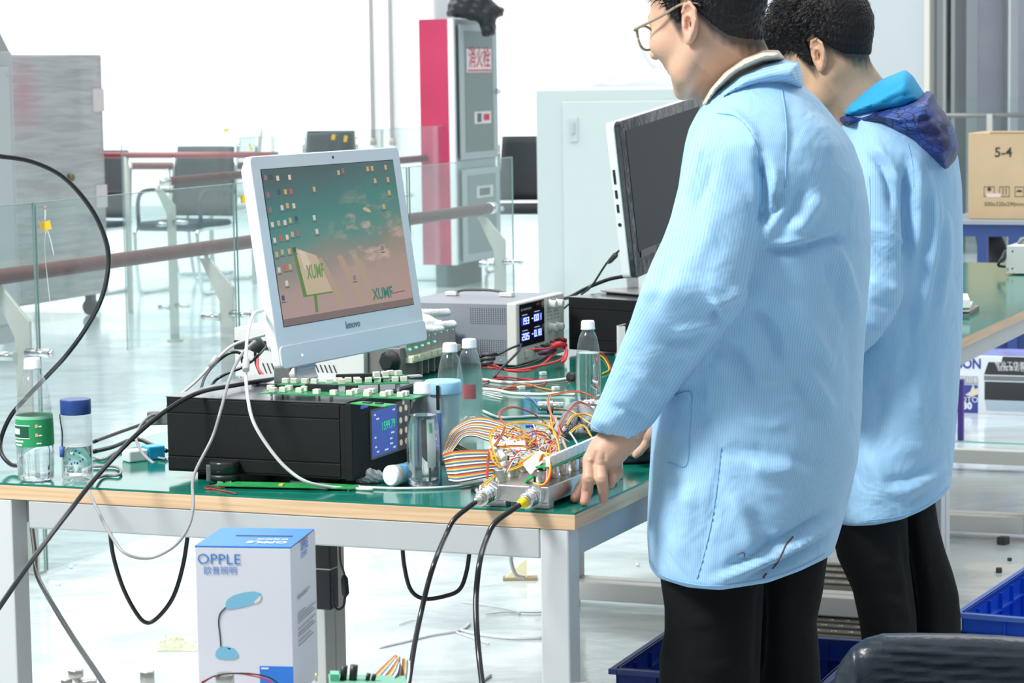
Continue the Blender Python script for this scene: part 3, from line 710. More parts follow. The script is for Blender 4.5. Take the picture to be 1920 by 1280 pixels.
for px_ in (741, 751):
    for z_ in (0.038, 0.058, 0.078, 0.098): obj('icon', B().cyl(sf(sx(px_ + 2), -0.0085, z_), sf(sx(px_ + 2), -0.0096, z_), 0.0055, 8), tanl, tab)
obj('blue_label', B().box(sf, sx(671), sx(684), -0.0068, -0.006, 0.118, 0.124), scr, box1)
a2 = G(1157, 661, 0.76); l2 = G(1067, 654.5, 0.76)
ang2 = fits(a2, l2); d2 = np.array([math.cos(math.radians(ang2)), math.sin(math.radians(ang2)), 0])
a2 = l2 - d2 * 0.40
box2, f2 = instr_box(a2, l2, 0.133, 0.40, 0.40, 'black frequency instrument under the film covered black computer, behind the right hand bottle')
BT2 = 0.76 + 0.133

# ------------------------------------------------------------------ all-in-one computers
scrm = bpy.data.materials.new('desktop picture'); scrm.use_nodes = True; nt = scrm.node_tree; p = nt.nodes['Principled BSDF']
p.inputs['Base Color'].default_value = (0.02, 0.02, 0.02, 1); p.inputs['Roughness'].default_value = 0.25
uvn = nt.nodes.new('ShaderNodeUVMap'); uvn.uv_map = 'UVMap'; sep = nt.nodes.new('ShaderNodeSeparateXYZ'); nt.links.new(uvn.outputs[0], sep.inputs[0])
rp = nt.nodes.new('ShaderNodeValToRGB'); e = rp.color_ramp.elements
e[0].position = 0.0; e[0].color = (0.40, 0.25, 0.21, 1); e[1].position = 1.0; e[1].color = (0.055, 0.10, 0.10, 1)
for ps, c in ((0.25, (0.36, 0.245, 0.20, 1)), (0.42, (0.22, 0.20, 0.155, 1)), (0.55, (0.085, 0.21, 0.17, 1)), (0.72, (0.045, 0.185, 0.16, 1)), (0.9, (0.055, 0.13, 0.13, 1))):
    x = e.new(ps); x.color = c
dn = nt.nodes.new('ShaderNodeTexNoise'); dn.inputs['Scale'].default_value = 3.0; dn.inputs['Detail'].default_value = 5
nt.links.new(uvn.outputs[0], dn.inputs['Vector'])
md_ = nt.nodes.new('ShaderNodeMath'); md_.operation = 'MULTIPLY_ADD'; md_.inputs[1].default_value = 0.22; md_.inputs[2].default_value = -0.11
nt.links.new(dn.outputs[0], md_.inputs[0])
ad = nt.nodes.new('ShaderNodeMath'); ad.operation = 'ADD'; nt.links.new(sep.outputs[1], ad.inputs[0]); nt.links.new(md_.outputs[0], ad.inputs[1])
ad2 = nt.nodes.new('ShaderNodeMath'); ad2.operation = 'MULTIPLY_ADD'; ad2.inputs[1].default_value = -0.14
nt.links.new(sep.outputs[0], ad2.inputs[0]); nt.links.new(ad.outputs[0], ad2.inputs[2])
ad3 = nt.nodes.new('ShaderNodeMath'); ad3.operation = 'ADD'; ad3.inputs[1].default_value = 0.07; nt.links.new(ad2.outputs[0], ad3.inputs[0])
nt.links.new(ad3.outputs[0], rp.inputs[0])
# clouds: right half, mid height
cn = nt.nodes.new('ShaderNodeTexNoise'); cn.inputs['Scale'].default_value = 5.5; cn.inputs['Detail'].default_value = 6; cn.inputs['Roughness'].default_value = 0.6
cm = nt.nodes.new('ShaderNodeMapping'); cm.inputs['Scale'].default_value = (1.0, 1.7, 1); cm.inputs['Rotation'].default_value = (0, 0, -0.35); cm.inputs['Location'].default_value = (0.3, 0.12, 0)
nt.links.new(uvn.outputs[0], cm.inputs[0]); nt.links.new(cm.outputs[0], cn.inputs['Vector'])
cr = nt.nodes.new('ShaderNodeMapRange'); cr.inputs[1].default_value = 0.50; cr.inputs[2].default_value = 0.68; nt.links.new(cn.outputs[0], cr.inputs[0])
dv = nt.nodes.new('ShaderNodeVectorMath'); dv.operation = 'DISTANCE'; dv.inputs[1].default_value = (0.74, 0.52, 0); nt.links.new(uvn.outputs[0], dv.inputs[0])
dr = nt.nodes.new('ShaderNodeMapRange'); dr.inputs[1].default_value = 0.12; dr.inputs[2].default_value = 0.34; dr.inputs[3].default_value = 1; dr.inputs[4].default_value = 0; nt.links.new(dv.outputs['Value'], dr.inputs[0])
mm_ = nt.nodes.new('ShaderNodeMath'); mm_.operation = 'MULTIPLY'; nt.links.new(cr.outputs[0], mm_.inputs[0]); nt.links.new(dr.outputs[0], mm_.inputs[1])
mxc = nt.nodes.new('ShaderNodeMix'); mxc.data_type = 'RGBA'; mxc.inputs[7].default_value = (0.56, 0.40, 0.30, 1)
nt.links.new(mm_.outputs[0], mxc.inputs[0]); nt.links.new(rp.outputs[0], mxc.inputs[6]); nt.links.new(mxc.outputs[2], p.inputs['Emission Color'])
p.inputs['Emission Strength'].default_value = 1.05

def all_in_one(o, th, tilt, roll, lab, white=True):
    """o: lower left front corner; th: heading of the width from straight ahead; returns root, frame (x width, y out of the front, z up)"""
    d = np.array([math.sin(th), math.cos(th), 0]); n_ = np.array([math.cos(th), -math.sin(th), 0])
    u_ = K * math.cos(tilt) - n_ * math.sin(tilt); n2 = n_ * math.cos(tilt) + K * math.sin(tilt)
    dx = d * math.cos(roll) + u_ * math.sin(roll); uz = u_ * math.cos(roll) - d * math.sin(roll)
    return Fr(o, ax=dx, ay=n2, az=uz)
aw = mat('glossy white plastic', (0.74, 0.80, 0.84), 0.16, coat=0.5)
aws = mat('white plastic side', (0.80, 0.83, 0.86), 0.3)
silver = mat('silver plastic', (0.55, 0.57, 0.58), 0.25, 0.5)
o1 = V(527, 694, 4.60)
mf = all_in_one(o1, math.radians(27.5), math.radians(8.3), 0.0, '')
MW, MH = 0.532, 0.386
root1 = thing('all_in_one_computer', G(572, 717, BT), 'white all in one computer showing a green desktop with a signboard, on the black instrument', 'computer')
fr_b = Fr(mf.o, ax=mf.x, ay=mf.z, az=-mf.y)   # x width, y height, z back
def rrect(x0, x1, y0, y1, r, n=5):
    P = []
    for cx, cy, a0 in ((x1 - r, y1 - r, 0), (x0 + r, y1 - r, 90), (x0 + r, y0 + r, 180), (x1 - r, y0 + r, 270)):
        for k in range(n + 1): a = math.radians(a0 + 90 * k / n); P.append((cx + r * math.cos(a), cy + r * math.sin(a)))
    return P
body = B().prism(fr_b, rrect(0, MW, 0.0, MH, 0.012), 0.0, 0.016)
obj('bezel', body, aw, root1, bevel=0.002)
back = B().prism(fr_b, rrect(0.012, MW - 0.012, 0.03, MH - 0.008, 0.02), 0.016, 0.032).prism(fr_b, rrect(0.08, MW - 0.08, 0.07, MH - 0.06, 0.03), 0.032, 0.055)
obj('back_shell', back, aws, root1, bevel=0.004, seg=3)
obj('chin_bar', B().prism(fr_b, rrect(0.001, MW - 0.001, 0.001, 0.042, 0.01), -0.004, 0.0), aw, root1, bevel=0.0015)
SX0, SX1, SZ0, SZ1 = 0.030, MW - 0.030, 0.076, MH - 0.026
b = B().box(mf, SX0 - 0.0015, SX1 + 0.0015, -0.002, 0.0002, SZ0 - 0.0015, SZ1 + 0.0015)
obj('screen_rim', b, darkg, root1)
b = B().quad(mf(SX0, 0.0008, SZ0), mf(SX1, 0.0008, SZ0), mf(SX1, 0.0008, SZ1), mf(SX0, 0.0008, SZ1))
so = obj('screen', b, scrm, root1)
uv = so.data.uv_layers.new(name='UVMap')
for i, c in enumerate(((0, 0), (1, 0), (1, 1), (0, 1))): uv.data[i].uv = c
def SU(u, v, l=0.0012): return mf(SX0 + (SX1 - SX0) * u, l, SZ0 + (SZ1 - SZ0) * v)
def em(name, c, s_=1.0): return mat('lit ' + name, (0.02, 0.02, 0.02), 0.3, emis=c, es=s_)
def sq(nm, pts, mm, l=0.0012):
    return obj(nm, B().add([SU(u, v, l) for u, v in pts], [tuple(range(len(pts)))]), mm, so)
# signboard in the picture
sq('picture_sign', [(0.135, 0.49), (0.30, 0.415), (0.385, 0.165), (0.165, 0.165)], em('sign green', (0.10, 0.20, 0.02)), 0.0010)
sq('picture_sign', [(0.155, 0.485), (0.30, 0.42), (0.38, 0.175), (0.19, 0.175)], em('sign tan', (0.52, 0.40, 0.26)), 0.0014)
sq('picture_sign', [(0.17, 0.475), (0.225, 0.45), (0.25, 0.36), (0.20, 0.34)], em('sign glare', (0.62, 0.50, 0.38)), 0.0016)
sq('picture_pole', [(0.24, 0.165), (0.262, 0.165), (0.256, 0.055), (0.236, 0.055)], em('sign green', (0.10, 0.20, 0.02)), 0.0012)
text('XUMF', 0.036, Fr(SU(0.275, 0.315, 0.0018), ax=mf.x, ay=-mf.y, az=mf.z), em('logo green', (0.10, 0.26, 0.05)), so, 'picture_lettering', bold=0.0008, squash=0.62)
text('XUMF', 0.03, Fr(SU(0.76, 0.105, 0.0018), ax=mf.x, ay=-mf.y, az=mf.z), em('logo teal', (0.02, 0.16, 0.11)), so, 'picture_lettering', bold=0.0006, squash=0.95)
sq('picture_line', [(0.82, 0.1), (0.94, 0.105), (0.94, 0.098), (0.82, 0.093)], em('line red', (0.25, 0.06, 0.05)))
for (x0_, x1_) in ((0.40, 0.47), (0.55, 0.62), (0.66, 0.72)):
    sq('picture_beam', [(x0_ - 0.1, 0.40), (x0_ - 0.06, 0.40), (x1_ + 0.02, 0.06), (x1_ - 0.05, 0.06)], em('beam', (0.40, 0.28, 0.19)), 0.0009)
sq('taskbar', [(0, 0), (1, 0), (1, 0.045), (0, 0.045)], em('taskbar', (0.18, 0.12, 0.10)), 0.0013)
sq('picture_leaf', [(0.70, 0.69), (0.715, 0.70), (0.75, 0.685), (0.765, 0.665), (0.75, 0.66), (0.715, 0.675)], em('leaf', (0.55, 0.40, 0.22)))
icons = [(0.02, 0.95, 'p'), (0.06, 0.95, 'b'), (0.105, 0.94, 'w'), (0.19, 0.94, 'w'), (0.555, 0.945, 'y'), (0.59, 0.955, 'p'), (0.785, 0.955, 'y'), (0.82, 0.955, 'y'), (0.93, 0.955, 'y'),
         (0.02, 0.84, 'p'), (0.10, 0.85, 'b'), (0.145, 0.85, 'y'), (0.185, 0.85, 'r'), (0.355, 0.85, 'y'), (0.83, 0.87, 'y'), (0.935, 0.87, 'y'), (0.93, 0.78, 'y'),
         (0.02, 0.745, 'p'), (0.105, 0.75, 'w'), (0.145, 0.76, 'y'), (0.19, 0.755, 'w'), (0.87, 0.69, 'y'), (0.02, 0.65, 'w'), (0.065, 0.655, 'y'), (0.11, 0.655, 'w'), (0.15, 0.665, 'y'), (0.195, 0.67, 'b'), (0.325, 0.665, 'w'),
         (0.02, 0.55, 'w'), (0.065, 0.56, 'r'), (0.11, 0.56, 'w'), (0.15, 0.575, 'y'), (0.19, 0.58, 'p'), (0.33, 0.575, 'w'), (0.02, 0.46, 'y'), (0.06, 0.47, 'y'), (0.11, 0.47, 'y'), (0.15, 0.475, 'b'),
         (0.02, 0.36, 'w'), (0.065, 0.37, 'r'), (0.10, 0.37, 'y'), (0.06, 0.27, 'w'), (0.02, 0.18, 'b'), (0.56, 0.24, 'p'), (0.81, 0.41, 'p')]
IC = {'w': (0.62, 0.55, 0.5), 'y': (0.55, 0.36, 0.15), 'b': (0.05, 0.06, 0.09), 'p': (0.28, 0.14, 0.17), 'r': (0.6, 0.08, 0.05)}
for u_, v_, c in icons:
    sq('desktop_icon', [(u_ - 0.010, v_ - 0.016), (u_ + 0.010, v_ - 0.016), (u_ + 0.010, v_ + 0.016), (u_ - 0.010, v_ + 0.016)], em('icon ' + c, IC[c]), 0.0015)
    sq('icon_caption', [(u_ - 0.016, v_ - 0.032), (u_ + 0.016, v_ - 0.032), (u_ + 0.016, v_ - 0.024), (u_ - 0.016, v_ - 0.024)], em('caption', (0.22, 0.2, 0.18), 0.5), 0.0015)
text('lenovo', 0.019, Fr(mf(MW * 0.50, 0.0006, 0.058), ax=mf.x, ay=-mf.y, az=mf.z), mat('blue grey logo', (0.18, 0.24, 0.33), 0.4), root1, 'maker_logo', bold=0.0004)
obj('webcam', B().cyl(mf(MW * 0.53, 0, MH - 0.012), mf(MW * 0.53, 0.0008, MH - 0.012), 0.0028, 12), darkg, root1)
obj('power_light', B().cyl(mf(0.07, 0.004, 0.02), mf(0.07, 0.0048, 0.02), 0.0018, 8), mat('white light', (1, 1, 1), 0.4, emis=(1, 1, 1), es=3), root1)
# stand
ft = G(572, 717, BT + 0.001); ft = np.array([ft[0], ft[1], BT]); sdir = mf.x * np.array([1, 1, 0])
sf1 = Fr(ft, ax=sdir / np.linalg.norm(sdir), ay=np.array([mf.y[0], mf.y[1], 0]) / math.hypot(mf.y[0], mf.y[1]))
obj('foot_plate', B().prism(sf1, rrect(-0.07, 0.11, -0.09, 0.07, 0.04, 8), 0.0, 0.006), mat('glossy black glass', (0.03, 0.03, 0.035), 0.08), root1, bevel=0.001)
nb = mf(MW * 0.30, -0.03, 0.05)
br = V(530, 719, ft[1] - 0.02); obj('stand_bracket', B().box(Fr((br[0], br[1], BT), 0), -0.0155, 0.0155, 0, 0.006, 0, 0.075), mat('smoky bracket', (0.20, 0.22, 0.23), 0.15), root1, bevel=0.002)
pts = [sf1(0.0, 0.0, 0.006), sf1(0.01, -0.012, 0.03), nb, mf(MW * 0.36, -0.045, 0.16)]
b = B(); vs = []
P = spline(pts, 6)
for p_ in P:
    for sx_, sy_ in ((-1, -1), (1, -1), (1, 1), (-1, 1)): vs.append(p_ + sf1.x * 0.035 * sx_ + sf1.y * 0.009 * sy_)
n_ = len(P); b.add(vs, [(4 * j + i, 4 * j + (i + 1) % 4, 4 * j + 4 + (i + 1) % 4, 4 * j + 4 + i) for j in range(n_ - 1) for i in range(4)] + [(3, 2, 1, 0), tuple(4 * (n_ - 1) + i for i in range(4))])
obj('neck', b, silver, root1, bevel=0.003)

# black one, half hidden by the first person
o2 = V(1193, 522, 6.30)
kf = all_in_one(o2, math.radians(27), math.radians(3.5), math.radians(6), '')
root2 = thing('all_in_one_computer', G(1172, 548, BT2), 'black screened all in one computer still in its protective film, beside the nearer person', 'computer')
fb = Fr(kf.o, ax=kf.x, ay=kf.z, az=-kf.y)
filmb = mat('film covered black bezel', (0.02, 0.022, 0.028), 0.12, coat=1.0, bump=0.25, bscale=30)
obj('bezel', B().prism(fb, rrect(0, MW, 0, MH, 0.012), 0.0, 0.014), filmb, root2, bevel=0.002)
obj('back_shell', B().prism(fb, rrect(-0.004, MW + 0.004, 0.0, MH - 0.002, 0.014), 0.014, 0.036), aws, root2, bevel=0.003)
obj('screen', B().box(kf, 0.03, MW - 0.03, 0.0, 0.001, 0.06, MH - 0.026), mat('dark screen', (0.045, 0.048, 0.052), 0.45), root2)
obj('film_tab', B().box(kf, 0.04, 0.13, 0.001, 0.0025, 0.045, 0.062), mat('film tab', (0.12, 0.12, 0.12), 0.1, coat=1), root2)
for z_, h_ in ((0.135, 0.008), (0.165, 0.02), (0.2, 0.02), (0.235, 0.035)):
    if h_ < 0.01: obj('audio_port', B().cyl(kf(-0.0035, -0.026, z_), kf(-0.0058, -0.026, z_), 0.0045, 10), blackp, root2)
    else: obj('side_port', B().box(kf, -0.0058, -0.0035, -0.029, -0.023, z_, z_ + h_), blackp, root2)
ft2 = G(1172, 550, BT2 + 0.001); s2 = Fr((ft2[0], ft2[1], BT2), 0)
obj('foot_plate', B().prism(Fr((ft2[0], ft2[1], BT2), 40), rrect(-0.05, 0.16, -0.12, 0.05, 0.02), 0.006, 0.011), mat('grey foot plate', (0.35, 0.35, 0.34), 0.3, 0.4), root2, bevel=0.002)
obj('foot_pad', B().prism(Fr((ft2[0], ft2[1], BT2), 40), rrect(-0.04, 0.15, -0.11, 0.04, 0.02), 0.0, 0.006), blackp, root2)
nk0 = V(1186, 541, ft2[1] + 0.05); nk1 = V(1180, 440, 6.42)
b = B(); xx = np.array([1, 0, 0]); yy = np.array([0, 1, 0])
b.add([p_ + xx * 0.016 * i + yy * 0.012 * j for p_ in (np.array([nk0[0], nk0[1], BT2 + 0.01]), nk1) for i, j in ((-1, -1), (1, -1), (1, 1), (-1, 1))], [(3, 2, 1, 0), (4, 5, 6, 7), (0, 1, 5, 4), (1, 2, 6, 5), (2, 3, 7, 6), (3, 0, 4, 7)])
obj('neck', b, aws, root2, bevel=0.004)
cable('power_lead', [V(1172, 460, 6.45), V(1140, 490, 6.55), V(1110, 535, 6.65), V(1090, 552, 6.7)], 0.0028, rubber, 'thin black lead with thick moulded joint running up to the black computer', 'cable')
obj('lead_joint', B().tube([V(1157, 474, 6.5), V(1154, 478, 6.5), V(1144, 489, 6.52), V(1141, 493, 6.53)], [0.003, 0.0075, 0.0065, 0.003], 10), mat('joint grey', (0.04, 0.045, 0.045), 0.5), label='dark moulded joint on the thin lead beside the black computer', cat='connector')
cable('power_lead', [V(1175, 517, 6.7), V(1140, 524, 6.7), V(1100, 540, 6.7), V(1070, 556, 6.75), V(1048, 565, 6.8), V(1035, 600, 6.85)], 0.005, rubber, 'thick black lead curving from the black computer down behind the grey power supply', 'cable')
cable('power_lead', [V(1066, 570, 6.72), V(1055, 580, 6.72), V(1045, 592, 6.72), V(1040, 620, 6.75), G(1045, 652, TZ + 0.003)], 0.003, rubber, 'short thin black lead behind the white knobs of the power supply', 'cable')

# ------------------------------------------------------------------ circuit boards on the first instrument
pcb = mat('green circuit board', (0.02, 0.26, 0.10), 0.35, var=0.2, scale=60)
pcbl = mat('light green circuit board', (0.05, 0.38, 0.12), 0.35, var=0.2, scale=80)
conw = mat('cream connector', (0.66, 0.66, 0.56), 0.45)
def board(pa, pb, z, dep, conns, lab, mm=pcb, grp='circuit boards lying on the instrument', thk=0.0018, h=0.009):
    a = G(*pa, z); b_ = G(*pb, z); L = np.linalg.norm(b_ - a); f = Fr(a, fits(a, b_))
    t = thing('circuit_board', f(L / 2, dep / 2, 0), lab, 'circuit board', grp)
    obj('board', B().box(f, 0, L, 0, dep, 0, thk), mm, t)
    for px_, yy_ in conns:
        x_ = along(f(0, yy_, 0), f.x, px_)
        obj('connector', B().box(f, x_ - 0.006, x_ + 0.006, yy_ - 0.005, yy_ + 0.005, thk, thk + h), conw, t, bevel=0.001)
    return t, f, L
t_, fb_, L_ = board((487, 738), (774, 749), BT + 0.010, 0.055, [(508, .04), (512, .012), (531, .02), (542, .045), (562, .02), (572, .045), (594, .01), (626, .008), (657, .012), (667, .035), (689, .006), (690, .03), (697, .045), (720, .01), (730, .03), (752, .012), (760, .03)],
      'long green circuit board with cream connectors, front one on the black instrument')
for px_, w_ in ((604, 0.06), (660, 0.02)):
    x_ = along(fb_(0, 0.05, 0), fb_.x, px_); obj('relay_block', B().box(fb_, x_ - w_ / 2, x_ + w_ / 2, 0.044, 0.054, 0.0018, 0.014), blackp, t_)
for x_ in (0.02, L_ - 0.02):
    for y_ in (0.006, 0.048): obj('standoff', B().cyl(fb_(x_, y_, -0.010), fb_(x_, y_, 0), 0.002, 8), conw, t_)
t_, fb_, L_ = board((601, 724), (768, 719), BT + 0.018, 0.05, [(618, .02), (636, .03), (641, .01), (653, .03), (669, .03), (672, .012), (691, .02), (708, .02), (724, .025), (741, .02), (757, .02)],
      'second green circuit board with cream connectors, behind the front one')
obj('relay_block', B().box(fb_, 0.03, 0.12, 0.04, 0.05, 0.0018, 0.015), blackp, t_)
for x_ in (0.02, L_ - 0.02):
    for y_ in (0.006, 0.044): obj('standoff', B().cyl(fb_(x_, y_, -0.018), fb_(x_, y_, 0), 0.002, 8), conw, t_)
t_, fb_, L_ = board((520, 722), (600, 724), BT + 0.014, 0.05, [(536, .02), (552, .02), (572, .02), (590, .02)], 'small green circuit board beside the foot of the white computer')
for x_ in (0.01, L_ - 0.01): obj('standoff', B().cyl(fb_(x_, 0.02, -0.014), fb_(x_, 0.02, 0), 0.002, 8), conw, t_)
t_, fb_, L_ = board((700, 711), (768, 707), BT + 0.026, 0.04, [(706, .02), (722, .02), (732, .03), (747, .02)], 'rearmost green circuit board, ending in a white tab')
obj('tab', B().box(fb_, L_, L_ + 0.025, 0.002, 0.02, -0.001, 0.002), steelw, t_)
for x_ in (0.02, L_ - 0.01): obj('standoff', B().cyl(fb_(x_, 0.03, -0.026), fb_(x_, 0.03, 0), 0.002, 8), conw, t_)
t_, fb_, L_ = board((657, 757), (722, 763), BT + 0.004, 0.03, [], 'small bright green circuit board jutting over the corner of the black instrument', pcbl)
obj('chip', B().box(fb_, 0.02, 0.035, 0.008, 0.018, 0.0018, 0.004), darkg, t_)
obj('chip', B().box(fb_, 0.045, 0.058, 0.012, 0.02, 0.0018, 0.004), darkg, t_)

# buzzer board in front of the instrument
a = G(400, 911, TZ + 0.004); b_ = G(662, 917, TZ + 0.004); L = np.linalg.norm(b_ - a); f = Fr(a, fits(a, b_))
t = thing('circuit_board', f(L / 2, 0, -0.004), 'long bare green circuit board on the mat in front of the black instrument', 'circuit board')
obj('board', B().box(f, 0, L, 0, 0.045, 0, 0.0016), mat('bare green board', (0.03, 0.36, 0.10), 0.4, var=0.3, scale=90), t)
obj('capacitor', B().box(f, 0.115, 0.122, 0.01, 0.022, 0.0016, 0.004), mat('yellow part', (0.7, 0.6, 0.05), 0.5), t)
for x_ in (0.01, L - 0.01):
    for y_ in (0.005, 0.04): obj('spacer', B().cyl(f(x_, y_, -0.004), f(x_, y_, 0), 0.002, 8), conw, t)
q = G(421, 906, TZ); q = np.array([q[0], q[1], TZ])
t = thing('buzzer', q, 'round black buzzer on the mat below the black instrument, with thin red wires', 'buzzer')
obj('base', B().cyl(q + K * 0.008, q + K * 0.018, 0.0275, 28).cyl(q + K * 0.006, q + K * 0.03, 0.0255, 28), blackp, t)
obj('cap', B().lathe(q + K * 0.018, [(0.0265, 0), (0.0265, 0.019), (0.0245, 0.0225)], 28), mat('buzzer cap', (0.02, 0.023, 0.026), 0.25), t)
obj('side_lug', B().box(Fr(q + K * 0.006, 10), -0.031, -0.022, -0.01, 0.006, 0, 0.028), mat('lug grey', (0.16, 0.17, 0.17), 0.4), t, bevel=0.001)
for x_ in (-0.014, 0.0): obj('pin_block', B().box(Fr(q, 10), x_, x_ + 0.01, -0.026, -0.018, 0, 0.008), steelw, t)
redw = mat('red wire', (0.62, 0.03, 0.03), 0.35); blkw = mat('black wire', (0.015, 0.015, 0.017), 0.3)
obj('wire', B().tube(spline([G(400, 910, TZ + 0.004), G(388, 914, TZ + 0.002), G(410, 918, TZ + 0.002), G(443, 925, TZ + 0.002)]), 0.0009, 6), redw, t)
obj('wire', B().tube(spline([G(402, 909, TZ + 0.004), G(384, 914, TZ + 0.003), G(395, 916, TZ + 0.002), G(425, 913, TZ + 0.002)]), 0.0009, 6), redw, t)
# tissue and small tube
def tissf(X, Y, Z):
    d = ell(X, Y, Z, G(684, 905, TZ) + K * 0.013, (0.018, 0.014, 0.015)); c = G(703, 905, TZ) + K * 0.011
    d = smin(d, ell(X, Y, Z, c, (0.017, 0.013, 0.011)), 0.006); d = smin(d, ell(X, Y, Z, G(680, 905, TZ) + K * 0.022, (0.010, 0.008, 0.008)), 0.004)
    return d + 0.0022 * np.sin(X * 420 + Z * 260) * np.sin(Z * 480 - Y * 330)
c = G(690, 905, TZ); vs, q_ = surf(tissf, (c[0] - 0.045, c[1] - 0.04, TZ - 0.004), (c[0] + 0.045, c[1] + 0.04, TZ + 0.045), 0.0018)
vs[:, 2] = np.maximum(vs[:, 2], TZ + 0.0006)
vmesh('crumpled_tissue', vs, q_, mat('tissue', (0.85, 0.87, 0.88), 0.8), label='crumpled white tissue on the mat beside the small white and blue tube', cat='tissue')
a = G(733, 913, TZ); a = a + K * 0.0195; d_ = np.array([0.62, 0.78, 0]); d_ /= np.linalg.norm(d_)
t = thing('small_tube', a - K * 0.0195, 'small white and blue tube lying on its side beside the front bottle', 'tube')
tz_ = 0.0175
obj('tube_body', B().lathe(a, [(tz_, 0.012), (tz_, 0.05)], 24, d_), mat('tube blue', (0.10, 0.35, 0.60), 0.35), t)
obj('band', B().lathe(a, [(tz_ + 0.0004, 0.010), (tz_ + 0.0004, 0.016)], 24, d_), mat('tan band', (0.6, 0.5, 0.3), 0.4), t)
obj('lid', B().lathe(a, [(tz_ - 0.002, -0.003), (tz_ + 0.001, 0), (tz_ + 0.001, 0.010)], 24, d_), mat('lid white', (0.82, 0.86, 0.9), 0.3), t)

# ------------------------------------------------------------------ bottles
pet = glass_mat('clear bottle plastic', (0.965, 0.975, 0.98), 0.30, 0.05, (0.92, 0.96, 0.98))
water = mat('water', (0.97, 0.995, 1.0), 0.0, trans=1.0, ior=1.33)
capm = mat('white bottle cap', (0.80, 0.86, 0.90), 0.35)
def bottle(px, py, h, r, lab, level=0.5, name='water_bottle', grp='clear water bottles on the bench', cat='bottle', waist=True):
    q = G(px, py, TZ)
    t = thing(name, q, lab, cat, grp)
    s_ = h
    prof = [(r * 0.80, 0.0), (r * 0.93, 0.004), (r * 0.96, 0.012), (r * 0.985, s_ * 0.22), (r * 1.0, s_ * 0.34), (r * 0.985, s_ * 0.46), (r * 0.93, s_ * 0.59), (r * 0.83, s_ * 0.71), (r * 0.72, s_ * 0.79), (r * 0.60, s_ * 0.845), (0.0125, s_ * 0.882), (0.0125, s_ - 0.004)]
    obj('body', B().lathe(q, prof, 28, cap=False).lathe(q, [(r * 0.35, 0.008), (r * 0.82, 0.0)], 28, cap=False), pet, t, smooth=True)
    cp = B().lathe(q + K * (s_ - 0.019), [(0.0155, 0), (0.0155, 0.003), (0.0148, 0.004), (0.0145, 0.017), (0.0125, 0.0195)], 28)
    obj('cap', cp, capm, t)
    if level > 0:
        pz = [(rr * 0.965, min(zz, s_ * level)) for rr, zz in prof if zz < s_ * level]
        rl_ = np.interp(s_ * level, [z for _, z in prof], [x for x, _ in prof]) * 0.965
        obj('water', B().lathe(q + K * 0.002, pz + [(rl_, s_ * level)], 28), water, t)
    return t, q, prof
bt, q, pf = bottle(68, 900, 0.218, 0.0335, 'water bottle with a green label at the left end of the bench', 0.30)
lb = mat('green label', (0.02, 0.28, 0.10), 0.4)
def ring(q, pf, z0, z1, a0, a1, lift=0.0006, n=20):
    vs = []; zz = [z for _, z in pf]; rr = [x for x, _ in pf]
    for j in range(5):
        z = z0 + (z1 - z0) * j / 4; r = np.interp(z, zz, rr) + lift
        for i in range(n + 1): a = math.radians(a0 + (a1 - a0) * i / n); vs.append(q + np.array([math.cos(a) * r, math.sin(a) * r, z]))
    return B().add(vs, [(j * (n + 1) + i, j * (n + 1) + i + 1, (j + 1) * (n + 1) + i + 1, (j + 1) * (n + 1) + i) for j in range(4) for i in range(n)], 0, True)
lo_ = obj('label', ring(q, pf, 0.064, 0.116, 0, 360, n=48), lb, bt)
obj('label_band', ring(q, pf, 0.112, 0.118, 0, 360, 0.0009, 48), mat('pale green band', (0.25, 0.5, 0.36), 0.4), lo_)
wht = mat('white print', (0.85, 0.88, 0.86), 0.5)
obj('label_emblem', ring(q, pf, 0.080, 0.101, 196, 262, 0.001), mat('emblem dark', (0.01, 0.08, 0.04), 0.4), lo_)
for (z0_, z1_, a0_, a1_) in ((0.0785, 0.080, 190, 266), (0.101, 0.1025, 190, 266), (0.086, 0.096, 200, 232), (0.072, 0.075, 205, 245), (0.066, 0.069, 210, 240), (0.099, 0.1015, 292, 302), (0.083, 0.0855, 292, 302), (0.069, 0.0715, 285, 300)):
    obj('label_print', ring(q, pf, z0_, z1_, a0_, a1_, 0.0012), wht, lo_)
for z_ in (0.098, 0.082): obj('label_print', ring(q, pf, z_, z_ + 0.006, 282, 290, 0.0013), mat('orange dot', (0.85, 0.4, 0.2), 0.5), lo_)
for z_ in (0.03, 0.05, 0.13, 0.15):
    obj('rib', B().lathe(q, [(np.interp(z_, [z for _, z in pf], [x for x, _ in pf]) + 0.0002, z_ - 0.002), (np.interp(z_, [z for _, z in pf], [x for x, _ in pf]) + 0.0012, z_), (np.interp(z_, [z for _, z in pf], [x for x, _ in pf]) + 0.0002, z_ + 0.002)], 32, cap=False), pet, bt)
bt, q, pf = bottle(795, 910, 0.179, 0.029, 'clear water bottle with a narrow strip label at the corner of the black instrument', 0.68)
obj('label', ring(q, pf, 0.035, 0.118, 285, 318, 0.0008), mat('pale label', (0.66, 0.74, 0.72), 0.4), bt)
obj('label_print', ring(q, pf, 0.095, 0.112, 296, 306, 0.0014), mat('label green', (0.1, 0.5, 0.2), 0.4), bt)
bottle(846, 792, 0.163, 0.0275, 'clear water bottle behind the blue lidded cup, left one of two side by side', 0.0)
bt, q, pf = bottle(882, 786, 0.166, 0.0275, 'clear water bottle behind the blue lidded cup, right one of two side by side', 0.0)
obj('label', ring(q, pf, 0.045, 0.075, 225, 300, -0.002), mat('red label', (0.55, 0.10, 0.12), 0.5), bt)
bottle(1104, 754, 0.176, 0.0275, 'half full clear water bottle standing alone beside the sleeve of the nearer person', 0.60)
